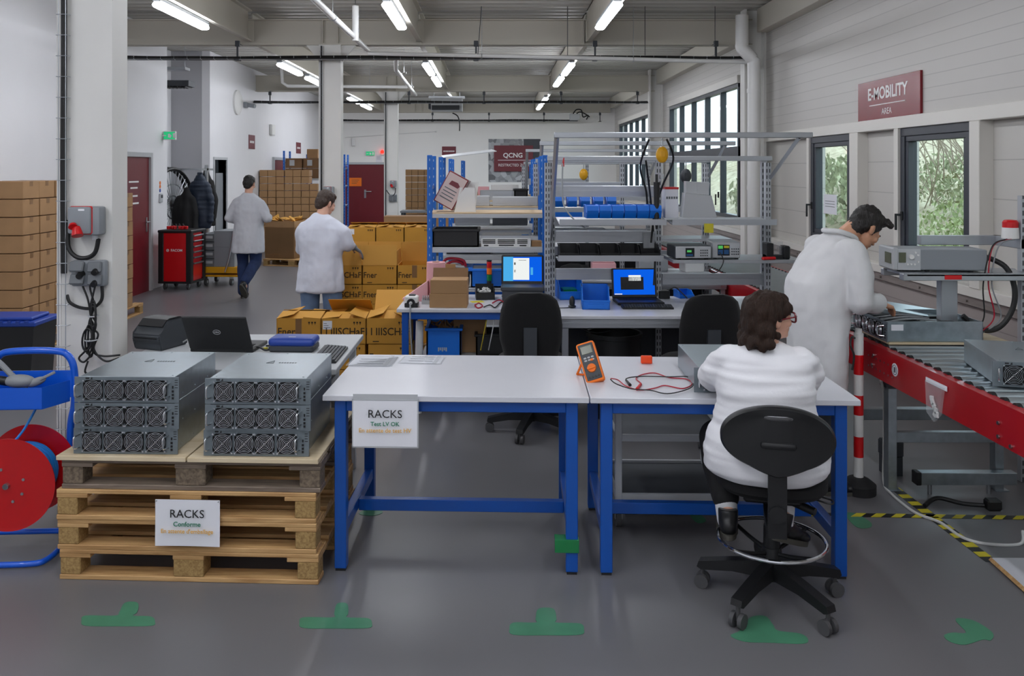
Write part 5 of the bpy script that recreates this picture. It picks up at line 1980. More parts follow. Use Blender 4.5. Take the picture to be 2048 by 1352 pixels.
cable('laptop_cable', 'cable_grey', 0.005, [(-1.84, 5.05, 0.85), (-1.80, 5.12, 0.87), (-1.74, 5.16, 0.86), (-1.70, 5.2, 0.845)], 'grey cable between the label printer and the laptop', 'cable')
cable('cable_bunch', 'cable_black', 0.006, [(-1.42, 4.86, 0.838), (-1.36, 4.92, 0.85), (-1.30, 4.88, 0.84), (-1.26, 4.96, 0.848), (-1.33, 5.0, 0.84)], 'black cables bunched between the two rack stacks', 'cable')

# ---- carton stacks at the left
def make_carton(label, sx, sy, sz, m='carton', tape_m='carton_tape', tape_axis='X', group=None, name='carton'):
    t = thing(name, label, 'box', group=group)
    b = B(); b.box(0, sx, 0, sy, 0, sz, 0.004)
    b.obj('body', m, t)
    b = B()
    e = 0.0012
    if tape_axis == 'X':
        b.box(sx * .0 - e, sx + e, sy / 2 - .03, sy / 2 + .03, sz - .05, sz + e)
    else:
        b.box(sx / 2 - .03, sx / 2 + .03, -e, sy + e, sz - .06, sz + e)
    b.obj('tape', tape_m, t)
    return t
def plain_pallet(label, loc, rz, grp='pallets at the left wall'):
    o = dup(pal, loc, rz, label, grp)
    o.scale = (1, .78, 1)
    return o
cols = ['front', 'middle', 'back']
cproto = make_carton('x', 0.45, 0.30, 0.173)
firstc = True
for li in range(9):
    for k in range(3):
        lab = 'brown carton, %s row from the top, %s column of the left stack' % (ORD[8 - li], cols[k])
        loc = (-5.10 + random.uniform(-.006, .006), 8.42 + k * 0.315 + random.uniform(-.004, .004), 0.139 + li * 0.1805)
        rz = R(random.uniform(-.6, .6))
        if firstc:
            o = cproto; o.location = loc; o.rotation_euler = (0, 0, rz); o['label'] = lab; firstc = False
        else:
            o = dup(cproto, loc, rz, lab)
        o['group'] = 'cartons in the left stack'
plain_pallet('wooden pallet under the left carton stack', (-4.66, 8.30, 0), R(90))
for li in range(8):
    loc = (-5.02 + random.uniform(-.004, .004), 10.50, 0.139 + li * 0.1805)
    o = dup(cproto, loc, 0, 'brown carton, %s from the top, in the stack just right of the near pillar' % ORD[7 - li], 'cartons behind the pillar')
plain_pallet('wooden pallet under the cartons just right of the pillar', (-4.56, 9.9, 0), R(90))
# black crate with blue lid
t = thing('storage_crate', 'black plastic crate with a blue lid before the left cartons', 'crate', (-4.38, 7.1, 0), R(2))
b = B(); b.prism([(0.03, 0), (0.50, 0), (0.54, 0.56), (-0.01, 0.56)], 0, 0.40, 'Y')
b.obj('body', 'black_plastic', t)
b = B(); b.box(-0.03, 0.56, -0.02, 0.42, 0.56, 0.60, 0.008); b.box(0.03, 0.50, 0.04, 0.36, 0.60, 0.63, 0.01)
for k in range(8):
    b.box(-0.02 + k * .07, 0.01 + k * .07, -0.025, 0.0, 0.58, 0.61)
b.obj('lid', 'dark_blue', t)
# ================================================================ RIGHT SIDE
# ---- sign on the wall
ya, za = RW(1720.7, 167.8); yb, zb = RW(1846, 137.5)
t = thing('wall_sign', 'glossy dark red E-MOBILITY AREA sign on the right wall', 'sign', (XR - 0.0125, (ya + yb) / 2, 2.56), 0)
L = (ya - yb) / 2
b = B(); b.box(-0.012, 0.012, -L, L, -0.195, 0.195, 0.003)
b.obj('board', 'dark_red_sign', t)
text('E-MOBILITY', 0.165, 'ink_white', t, (-0.0135, 0, 0.055), '-X', bold=0.004, sx=0.95)
b = B(); b.box(-0.0145, -0.012, -0.37, 0.37, -0.055, -0.047)
b.obj('rule', 'ink_white', t)
text('AREA', 0.085, 'ink_white', t, (-0.0135, 0, -0.125), '-X')
# notice taped on the first window
y0, z0 = RW(1645, 388); y1, z1 = RW(1671, 430)
b = B(); b.box(XR + 0.012, XR + 0.014, y1, y0, z1, z0)
t = tag(b.obj('window_notice', 'paper'), 'white paper notice stuck on the left small window', 'notice')
b = B()
for k in range(3):
    b.box(XR + 0.011, XR + 0.0125, y1 + .05, y0 - .05, z0 - .08 - k * .03, z0 - .074 - k * .03)
b.obj('print', 'ink_grey', t)

# ---- roller conveyor along the right wall
CX0, CX1, CZ = 2.235, 2.97, 0.85
t = thing('roller_conveyor', 'long red roller conveyor along the right wall', 'conveyor', (0, 0, 0))
YC0, YC1 = 2.6, 12.6
for x0, x1 in ((CX0, CX0 + 0.045), (CX1 - 0.045, CX1)):
    b = B()
    s = 1 if x0 == CX0 else -1
    xo = x0 if s == 1 else x1
    b.prism([(xo, CZ - 0.185), (xo + s * .045, CZ - .185), (xo + s * .045, CZ - .175), (xo + s * .006, CZ - .17), (xo + s * .006, CZ - .012), (xo + s * .05, CZ - .006), (xo + s * .05, CZ), (xo, CZ)], YC0, YC1, 'Y')
    rl = b.obj('side_rail', 'conveyor_red', t)
    for (yy, zz) in ((3.75, CZ - .09), (3.75, CZ - .15), (3.66, CZ - .165), (4.98, CZ - .06), (5.0, CZ - .12)):
        b = B(); b.cyl((xo - s * .001, yy, zz), (xo - s * .008, yy, zz), 0.009, n=8)
        b.obj('bolt', 'steel', rl)
    b = B()
    for k in range(7):
        b.cyl((xo - s * .0005, 4.75 + k * .05, CZ - .075), (xo - s * .002, 4.75 + k * .05, CZ - .075), 0.006, n=6)
        b.cyl((xo - s * .0005, 4.75 + k * .05, CZ - .135), (xo - s * .002, 4.75 + k * .05, CZ - .135), 0.006, n=6)
    b.obj('bolt_holes', 'steel', rl)['kind'] = 'stuff'
nr = 98
for k in range(nr):
    yy = YC0 + 0.05 + k * 0.0955
    b = B(); b.cyl((CX0 + .062, yy, CZ + 0.0), (CX1 - .062, yy, CZ + 0.0), 0.03, n=16) if False else b.cyl((CX0 + .062, 0, 0), (CX1 - .062, 0, 0), 0.03, n=16)
    if k == 0:
        b.cyl((CX0 + .04, 0, 0), (CX1 - .04, 0, 0), 0.008, n=8)
        rr = b.obj('roller', 'roller_steel', t, (0, yy, CZ - 0.02))
        caps = []
        for xx in (CX0 + .052, CX1 - .052):
            c2 = B(); c2.cyl((xx - .01, 0, 0), (xx + .01, 0, 0), 0.031, n=14)
            caps.append(c2.obj('end_cap', 'black_plastic', rr))
    else:
        b.bm.free()
        q = rr.copy(); COL.objects.link(q); q.location = (0, yy, CZ - 0.02); q.parent = t
        for ce in caps:
            e = ce.copy(); COL.objects.link(e); e.parent = q
for yy in (4.99, 8.4, 11.6):
    for xx in (CX0 + .12, CX1 + .01):
        b = B(); b.box(xx - .045, xx + .005, yy - .03, yy + .03, 0.03 if yy > 5 else 0.0, CZ - .18, 0.002); b.box(xx - .045, xx + .03, yy - .04, yy + .04, 0, 0.006)
        lg = b.obj('leg', 'galvanised', t)
        b = B(); b.box(xx - .06, xx + .01, yy - .045, yy + .05, CZ - .25, CZ - .17, 0.004)
        b.obj('clamp', 'dark_grey', lg)
    b = B(); b.box(CX0 + .12, CX1 - .03, yy - .02, yy + .02, 0.28, 0.34, 0.002)
    b.obj('cross_bar', 'galvanised', t)
for (xx0, xx1, yy, zz) in ((2.02 + .45, 3.02, 4.92, 0.06),):
    b = B(); b.box(xx0, xx1, yy - .03, yy + .03, zz, zz + .07, 0.003)
    fb = b.obj('foot_bar', 'galvanised', t)
    b = B(); b.box(xx0 - .03, xx0, yy - .032, yy + .032, zz - .002, zz + .072, 0.004)
    b.obj('end_cap', 'black_plastic', fb)
    b = B(); b.cyl((xx0 + .06, yy, 0), (xx0 + .06, yy, zz), 0.012, n=8); b.obj('levelling_foot', 'steel', fb)
    b = B(); b.cyl((xx0 + .4, yy, 0), (xx0 + .4, yy, zz), 0.012, n=8)
    b.obj('levelling_foot', 'steel', fb)
b = B(); b.box(2.42, 3.0, 5.55, 5.62, 0.24, 0.31, 0.003)
b.obj('foot_bar', 'galvanised', t)
b = B(); b.cyl((CX0 - .002, 4.72, CZ - .085), (CX0 - .0005, 4.72, CZ - .085), 0.036, n=28)
stk = b.obj('sticker', 'paper', t)
b = B(); b.ring((CX0 - .0025, 4.72, CZ - .085), 0.026, 0.002, 'X', 24, 4); b.box(CX0 - .003, CX0 - .002, 4.71, 4.73, CZ - .1, CZ - .07)
b.obj('print', 'ink_grey', stk)
# bag hung on the rail
t = thing('parts_bag', 'clear plastic bag of small parts taped to the red rail', 'bag', (CX0 - .006, 4.27, CZ - .05), 0)
b = B(); b.box(-0.002, 0.002, -0.10, 0.10, -0.012, 0.012)
b.obj('tape', 'paper', t)
b = B(); b.prism([(-0.085, 0.0), (0.085, 0.0), (0.07, -0.16), (0.0, -0.19), (-0.055, -0.14)], -0.014, -0.001, 'X')
b.obj('bag_film', 'clear_plastic', t)
b = B()
for (yy, zz) in ((0.02, -.10), (-0.01, -.13), (0.0, -.15), (0.03, -.08), (-.02, -.15), (0.01, -.11)):
    b.cb((-0.007, yy, zz), (0.009, 0.025, 0.03), (0.5 + yy * 30, 0, 0), 0.002)
b.obj('small_parts', 'white_plastic', t)

# ---- red and white post
t = thing('marker_post', 'red and white banded post on a black rubber foot', 'post', (2.132, 4.95, 0), 0)
b = B(); b.lathe([(0.10, 0), (0.10, 0.05), (0.06, 0.08), (0.03, 0.09)], (0, 0, 0), 28)
for v in b.bm.verts:
    v.co.x *= 0.95
b.obj('rubber_foot', 'rubber', t)
zb_ = 0.075
n_ = 8
hts = [0.13, 0.12, 0.125, 0.115, 0.12, 0.115, 0.125]
for k, h in enumerate(hts):
    b = B(); b.cyl((0, 0, zb_), (0, 0, zb_ + h), 0.027, n=24)
    b.obj('band', 'white_plastic' if k % 2 == 0 else 'bright_red', t)
    zb_ += h
b = B(); b.cyl((0, 0, zb_), (0, 0, zb_ + .025), 0.02, 0.018, 20)
b.obj('cap', 'white_plastic', t)
cable('hanging_lead', 'cable_black', 0.006, [(2.10, 4.93, 0.90), (2.05, 4.85, 0.92), (2.03, 4.82, 0.88), (2.05, 4.82, 0.82), (2.04, 4.82, 0.74)], 'short black lead hanging beside the banded post', 'cable')
b = B()
b.tube(curve_pts([(2.40, 4.72, 0.01), (2.5, 4.78, 0.03), (2.62, 4.74, 0.015), (2.72, 4.7, 0.02)], 6), 0.012, 8)
b.cb((2.76, 4.69, 0.03), (0.08, 0.06, 0.06), None, 0.01)
tag(b.obj('floor_plug', 'cable_black'), 'black cable and plug lying under the conveyor', 'plug')
b = B(); b.cb((2.46, 5.25, 0.16), (0.12, 0.1, 0.1), None, 0.01); b.box(2.41, 2.51, 5.2, 5.3, 0.0, 0.115)
tag(b.obj('motor_box', 'dark_grey'), 'dark grey motor box on the floor under the conveyor', 'box')

# ---- open rack on the conveyor
t = thing('wood_board', 'thin wooden board under the opened rack on the rollers', 'board', (2.30, 4.93, CZ + 0.0115), R(-1))
b = B(); b.box(0.0, 0.72, 0, 0.44, 0, 0.012)
b.obj('panel', 'plywood', t)
rk2 = make_rack('opened rack unit on the conveyor with its cover lifted', 0.56, False)
rk2.location = (2.295, 5.17, CZ + 0.024)
rk2.rotation_euler = (0, 0, R(-91))
b = B()
for k in range(6):
    b.box(-0.17 + (k % 3) * 0.11, -0.09 + (k % 3) * 0.11, 0.08 + (k // 3) * 0.22, 0.25 + (k // 3) * .22, 0.004, 0.085 + .01 * (k % 2), 0.003)
b.obj('electronics', 'black_plastic', rk2)
b = B()
for k in range(4):
    b.tube(curve_pts([(-0.15 + .08 * k, 0.05, 0.09), (-0.1 + .07 * k, 0.2, 0.115), (-0.15 + .08 * k, 0.35, 0.10)], 5), 0.006, 6)
b.obj('wiring', 'cable_grey', rk2)
b = B(); b.box(0.2205, 0.2215, 0.03, 0.10, 0.065, 0.10)
b.obj('label_plate', 'paper', rk2)
t = thing('rack_cover', 'thin galvanised cover lifted off the open rack', 'cover', (2.30, 5.28, 1.02), (R(3), R(9), R(-3)))
b = B(); b.box(0, 0.62, 0, 0.36, 0, 0.012, 0.002); b.box(0, 0.62, -0.004, 0.0, -0.012, 0.012)
b.obj('plate', 'galvanised', t)
# rack at the right edge of the photo
dup(rk, (2.58, 3.93, CZ + 0.0115), R(-14), 'galvanised rack unit on the rollers at the right edge', 'racks on the conveyor')

# ---- overhead instrument arm behind the conveyor
t = thing('instrument_stand', 'aluminium arm stand behind the conveyor holding the long bench meter', 'stand', (0, 0, 0))
b = B(); b.box(3.02, 3.065, 5.10, 5.14, 0, 1.72, 0.002)
for v in b.bm.verts: v.co -= Vector((3.0425, 5.12, 0))
b.obj('upright', 'perforated_alu', t, (3.195, 5.12, 0))
b = B(); b.box(2.73, 2.83, 5.17, 5.23, 0.87, 1.24, 0.003); b.box(2.66, 2.9, 5.16, 5.24, 0.861, 0.88, 0.003)
b.obj('post', 'aluminium', t)
b = B(); b.box(2.42, 3.24, 5.0, 5.06, 1.222, 1.262, 0.003); b.box(2.42, 3.24, 5.26, 5.30, 1.222, 1.262, 0.003); b.box(2.44, 3.2, 5.0, 5.30, 1.25, 1.264)
b.obj('shelf_arm', 'aluminium', t)
b = B(); b.box(2.70, 3.22, 5.36, 5.41, 1.40, 1.46, 0.003); b.box(3.17, 3.22, 5.1, 5.41, 1.40, 1.46, 0.003)
b.obj('top_arm', 'aluminium', t)
b = B(); b.box(2.66, 2.76, 5.0 - .002, 5.0, 1.23, 1.255)
b.obj('red_label', 'bright_red', t)
t = thing('bench_meter', 'long grey bench meter on the arm, display facing the standing worker', 'instrument', (2.40, 5.10, 1.275), R(-6))
b = B(); b.box(0.03, 0.54, 0, 0.24, 0.0, 0.125, 0.006)
b.obj('casing', 'grey_plastic', t)
b = B(); b.box(0.0, 0.035, -0.004, 0.244, -0.004, 0.132, 0.008); b.box(0.03, 0.16, -0.003, 0.0, 0.0, 0.125)
fp = b.obj('front_frame', 'light_grey', t)
b = B(); b.box(-0.004, 0.002, 0.02, 0.12, 0.035, 0.10); b.box(0.035, 0.075, -0.007, -0.002, 0.045, 0.105)
b.obj('display', 'lcd_olive', fp)
b = B()
b.cyl((0.105, -0.003, 0.08), (0.105, -0.018, 0.08), 0.014, n=16)
for (xx, zz) in ((0.085, 0.035), (0.105, 0.035), (0.125, 0.035), (0.145, 0.05), (0.145, 0.09), (0.13, 0.105)):
    b.cyl((xx, -0.003, zz), (xx, -0.01, zz), 0.006, n=8)
b.obj('knob', 'white_plastic', fp)
b = B()
for xx in (0.2, 0.45):
    b.box(xx, xx + .02, 0.02, 0.05, -0.012, 0.0); b.box(xx, xx + .02, 0.19, 0.22, -0.012, 0.0)
b.obj('foot', 'rubber', t)
t = thing('warning_beacon', 'red and white warning beacon on the upright at the right edge', 'beacon', (3.125, 5.13, 1.462), 0)
b = B(); b.cyl((0, 0, 0.0), (0, 0, 0.065), 0.048, 0.045, 28)
b.obj('base', 'white_plastic', t)
b = B(); b.lathe([(0.043, 0.065), (0.043, 0.098), (0.034, 0.110), (0.012, 0.113)], (0, 0, 0), 28)
b.obj('dome', 'bright_red', t)
b = B()
b.tube(curve_pts([(2.95, 5.14, 1.36), (3.06, 5.08, 1.30), (3.10, 5.05, 1.18), (3.09, 5.05, 1.05), (3.02, 5.06, 0.94), (2.92, 5.08, 0.92), (2.82, 5.1, 1.0)], 8), 0.016, 10)
tag(b.obj('cable_loom', 'cable_black'), 'thick black cable loom hanging from the bench meter', 'cable')
for k, (m, o, lb) in enumerate((('cable_red', 0.0, 'thin red wire from the beacon down to the conveyor'), ('cable_grey', 0.02, 'thin grey wire down from the red beacon'), ('cable_black', -0.03, 'thin black wire hanging left of the loom'))):
    cable('thin_wire', m, 0.004, [(3.11 + o, 5.09, 1.46), (2.98 + o, 5.06 - .02 * k, 1.42), (2.94 + o, 5.04, 1.2), (2.98 + o * 2, 5.05, 1.0), (2.9 + o, 5.07, 0.90)], lb, 'cable', group='wires at the instrument stand')

# ---- downpipe
t = thing('drain_pipe', 'white drainpipe with an offset bend beside the right column', 'pipe', (0, 0, 0))
b = B()
q = curve_pts([(3.36, 11.45, 3.95), (3.36, 11.45, 3.60), (3.37, 11.45, 3.50), (3.50, 11.45, 3.36), (3.52, 11.45, 3.25), (3.52, 11.45, 2.2), (3.52, 11.45, 0.0)], 8)
b.tube(q, 0.085, 20)
b.obj('tube', 'white_plastic', t)
b = B()
for z in (2.9, 1.6):
    b.cyl((3.52, 11.45, z), (3.52, 11.45, z + .06), 0.092, n=24)
b.obj('pipe_collar', 'white_plastic', t)
mat('pale_print', '#cdb8b4', 0.6)
# ================================================================ MIDDLE: benches, racks, workstations
BZ = 0.83
# ---- blue framed bench on the left
t = thing('bench_table', 'white topped blue framed bench in the middle carrying the open brown carton', 'table', (-0.72, 6.38, 0), R(-1.2))
b = B(); b.box(0, 1.175, 0, 0.75, BZ - .027, BZ, 0.003)
b.obj('tabletop', 'table_white', t)
for x in (0.035, 1.10):
    for y in (0.03, 0.66):
        b = B(); b.box(x, x + .05, y, y + .05, 0, BZ - .027, 0.003)
        b.obj('leg', 'blue_paint', t)
    b = B(); b.box(x + .005, x + .045, .08, .66, .16, .21)
    b.obj('side_rail', 'blue_paint', t)
for y in (0.034, 0.67):
    b = B(); b.box(.085, 1.10, y, y + .04, BZ - .085, BZ - .027, .003)
    b.obj('apron', 'blue_paint', t)
def on_bench(px, py, z=BZ):
    return G(px, py, z)
# open brown carton on it
g = on_bench(897, 616)
t = thing('open_carton', 'brown carton with raised flap standing on the blue bench', 'box', (g.x - .145, g.y + .01, BZ), R(-2))
b = B(); b.box(0, 0.285, 0, 0.20, 0, 0.105, 0.003); b.box(0.006, 0.285, 0.004, 0.20, 0.105, 0.21, 0.003)
b.obj('body', 'carton', t)
b = B()
M = Matrix.Translation((0, 0.20, 0.21)) @ Matrix.Rotation(R(-28), 4, 'X')
b.box(0.006, 0.28, 0, 0.004, 0, 0.075, 0, M)
b.obj('flap', 'carton_dark', t)
b = B(); M2 = M @ Matrix.Translation((0.14, 0, 0.075)) @ Matrix.Rotation(R(40), 4, 'X')
b.box(-0.04, 0.04, -0.002, 0.003, -.02, 0.03, 0, M2)
b.obj('tuck_tab', 'carton', t)
# pink bubble wrap roll
g = on_bench(862, 600)
t = thing('bubble_wrap_roll', 'roll of pink bubble wrap standing behind the brown carton', 'roll', (-0.455, 6.85, BZ), 0)
b = B()
b.lathe([(0.03, 0.0), (0.075, 0.0), (0.078, 0.15), (0.075, 0.30), (0.03, 0.30)], (0, 0, 0), 32)
b.obj('roll', 'pink', t)
b = B(); b.cyl((0, 0, 0.296), (0, 0, 0.302), 0.03, n=20)
b.obj('core', 'carton_dark', t)
b = B()
b.prism([(-0.06, 0.0), (-0.24, 0.005), (-0.26, 0.02), (-0.20, 0.06), (-0.13, 0.11), (-0.06, 0.16)], -0.12, -0.03, 'Y')
b.obj('loose_sheet', 'pink', t)
t = thing('heatsink_block', 'small finned silver block under the pink wrap', 'part', (-0.55, 6.60, BZ), R(2))
b = B(); b.box(0, 0.13, 0, 0.10, 0, 0.03)
for k in range(9):
    b.box(0.005 + k * .014, 0.01 + k * .014, -0.002, 0.10, 0.03, 0.055)
b.obj('fins', 'light_grey', t)
b = B(); b.cyl((-0.04, .02, .03), (-0.10, -0.01, 0.03), .018, n=10)
b.obj('plug', 'dark_grey', t)
# switch box with grey cable
g = on_bench(822, 615)
t = thing('switch_box', 'small white and black switch box at the bench corner', 'switch box', (g.x, g.y, BZ), R(-3))
b = B(); b.box(-0.05, 0.05, 0, 0.08, 0.03, 0.085, 0.008)
b.obj('housing', 'white_plastic', t)
b = B(); b.box(-0.05, 0.05, -0.002, 0.082, 0, 0.032, 0.004); b.cyl((0, 0.0, 0.035), (0, -0.008, 0.035), 0.032, n=20); b.box(-.02, .03, .02, .06, .085, .095, .003)
b.obj('base', 'black_plastic', t)
b = B(); b.cyl((0, -0.006, 0.035), (0, -0.02, 0.035), 0.012, n=14)
b.obj('gland', 'white_plastic', t)
cable('grey_lead', 'cable_grey', 0.006, [(g.x, g.y - .02, BZ + .034), (g.x, g.y - .06, BZ + .03), (g.x + .005, 6.33, .74), (g.x + .02, 6.33, .5), (g.x + .05, 6.34, .35)], 'grey lead hanging from the switch box over the table edge', 'cable')
# black tray with white parts
g = on_bench(971, 600)
t = thing('parts_tray', 'small black tray full of white parts on the bench', 'tray', (g.x, g.y, BZ), R(4))
b = B(); th = .005
b.box(-.075, .075, 0, .16, 0, th); b.box(-.075, -.07, 0, .16, 0, .09); b.box(.07, .075, 0, .16, 0, .09); b.box(-.075, .075, 0, th, 0, .06); b.box(-.075, .075, .155, .16, 0, .11)
b.obj('tray', 'black_plastic', t)
b = B()
for k in range(26):
    b.cb((random.uniform(-.055, .055), random.uniform(.02, .14), .045 + random.uniform(0, .035)), (.022, .016, .016), (random.random() * 3, random.random() * 3, 0), .002)
o = b.obj('white_part', 'white_plastic', t); o['kind'] = 'stuff'
# signal tower
g = on_bench(976, 590)
t = thing('signal_tower', 'slim signal tower, red over amber over green, behind the parts tray', 'signal light', (g.x + .01, g.y + .15, BZ), 0)
b = B(); b.cyl((0, 0, 0), (0, 0, .04), .026, n=16); b.cyl((0, 0, .04), (0, 0, .10), .02, n=16)
b.obj('base', 'black_plastic', t)
for k, m in enumerate(('green_tape', 'orange', 'reel_red')):
    b = B(); b.cyl((0, 0, .10 + k * .055), (0, 0, .152 + k * .055), .022, n=16)
    b.obj('light_segment', m, t)
b = B(); b.cyl((0, 0, .265), (0, 0, .275), .022, n=16)
b.obj('cap', 'black_plastic', t)
# monitor-like laptop on a grey riser
t = thing('laptop', 'laptop with lit blue and white screen at the bench end', 'laptop', (0.235, 6.66, 0.955), R(-2))
b = B(); b.box(-.17, .17, -.02, .2, -.03, 0, .006); b.box(-.16, .16, 0.0, .18, -.115, -.03, .004)
b.obj('base', 'dark_grey', t)
M = Matrix.Translation((0, .2, -.02)) @ Matrix.Rotation(R(-8), 4, 'X')
b = B(); b.box(-.17, .17, -.006, .008, 0, .25, .008, M)
lid = b.obj('lid', 'black_plastic', t)
def screen(lid, M, x0, x1, z0, z1, rects, base='screen_blue'):
    b = B(); b.box(x0, x1, -.0075, -.0055, z0, z1, 0, M)
    s = b.obj('screen', base, lid)
    for (a, c, p, q, m) in rects:
        b = B(); b.box(a, c, -.0085, -.0075, p, q, 0, M)
        b.obj('window', m, s)
    return s
screen(lid, M, -.155, .155, .04, .235, [(-.155, -.075, .04, .235, 'screen_sky'), (-.075, .055, .05, .225, 'screen_white'), (-.068, -.055, .17, .19, 'ink_black'), (-.068, -.055, .11, .13, 'ink_black'), (-.03, .03, .205, .21, 'ink_grey'), (.065, .085, .09, .15, 'screen_sky')])
b = B(); b.box(-.175, .175, -.012, -.004, -.008, .004, .002, M)
b.obj('hinge_bar', 'steel', lid)
# red and black leads on the bench
for k, (pts, m, lb) in enumerate((
    ([(950, 610), (958, 606), (965, 612), (956, 616), (950, 611)], 'cable_red', 'short red lead coiled on the bench'),
    ([(968, 614), (980, 610), (990, 615), (1000, 606), (1010, 600), (1004, 592)], 'cable_black', 'black lead on the bench left of the chair'),
    ([(985, 606), (998, 600), (1010, 604), (1015, 592), (1005, 580)], 'cable_red', 'red lead on the bench left of the chair'))):
    cable('bench_lead', m, .005, [on_bench(x, y, BZ + .006 + .004 * k) for x, y in pts], lb, 'cable', group='leads on the blue bench')
g = on_bench(955, 604)
b = B(); b.box(-.05, .05, -.03, .05, 0, .002)
tag(b.obj('sticky_notes', 'tape_yellow', None, (g.x, g.y, BZ), (0, 0, .3)), 'pale yellow slip of paper on the bench', 'paper')
# ---- things below the bench
def tote(label, x, y, z, w_, d_, h_, m='bin_blue', rz=0, group=None, name='storage_tote', wall=.012):
    t = thing(name, label, 'crate', (x, y, z), rz, group)
    b = B()
    b.box(0, w_, 0, d_, 0, .012)
    for (a, c, p, q) in ((0, w_, 0, wall), (0, w_, d_ - wall, d_), (0, wall, 0, d_), (w_ - wall, w_, 0, d_)):
        b.box(a, c, p, q, 0, h_)
    b.obj('body', m, t)
    b = B()
    for (a, c, p, q) in ((-.012, w_ + .012, -.012, .004), (-.012, w_ + .012, d_ - .004, d_ + .012), (-.012, .004, 0, d_), (w_ - .004, w_ + .012, 0, d_)):
        b.box(a, c, p, q, h_ - .02, h_, .003)
    b.obj('rim', m, t)
    return t
tt = tote('blue tote full of cable scraps on the floor under the bench', -.515, 6.62, 0.42, .27, .38, .22)
b = B()
for k in range(24):
    a = Vector((random.uniform(.03, .24), random.uniform(.03, .34), .19))
    d = Vector((random.uniform(-.06, .06), random.uniform(-.06, .06), random.uniform(.01, .05)))
    b.tube(curve_pts([a, a + d, a + d * .2 + Vector((.04, .03, .0))], 4), .006, 6)
o = b.obj('cable_scrap', 'carton_dark', tt); o['kind'] = 'stuff'
text('RAKO', .03, 'ink_white', tt, (.12, -.0015, .06)) if False else None
b = B()
for k in range(5):
    b.box(.09 + .015 * k, .10 + .015 * k, -.002, 0, .04 + .008 * (k % 2), .07)
b.obj('label_mark', 'light_grey', tt)
# low stand that carries the tote
b = B(); b.box(-.56, .30, 6.60, 7.05, .385, .415, .003); b.box(-.56, -.52, 6.62, 6.66, 0, .385); b.box(.26, .30, 6.62, 6.66, 0, .385); b.box(-.56, -.52, 6.99, 7.03, 0, .385); b.box(.26, .30, 6.99, 7.03, 0, .385)
tag(b.obj('low_stand', 'light_grey'), 'low grey stand under the bench carrying crates', 'stand')
o = make_carton('brown carton on the low stand behind the blue tote', .26, .22, .30, 'carton'); o.location = (-.31, 6.78, .416)
tote('black crate with pale rim on the low stand, right of the blue tote', -.13, 6.66, .416, .22, .3, .17, 'black_plastic')
for k, (m, x) in enumerate((('cable_yellow', -.06), ('cable_white', .0))):
    cable('hanging_wire', m, .004, [(x + .02, 6.45, .76), (x, 6.43, .66), (x - .015, 6.44, .58), (x - .03, 6.48, .50)], '%s wire hanging under the blue bench' % ('yellow' if k == 0 else 'white'), 'cable', group='wires under the bench')
t = thing('white_tube', 'white cardboard tube standing under the bench behind the blue leg', 'tube', (-.575, 6.55, 0), 0)
b = B(); b.cyl((0, 0, 0), (.01, .05, .70), .03, n=16)
b.obj('tube', 'white_plastic', t)

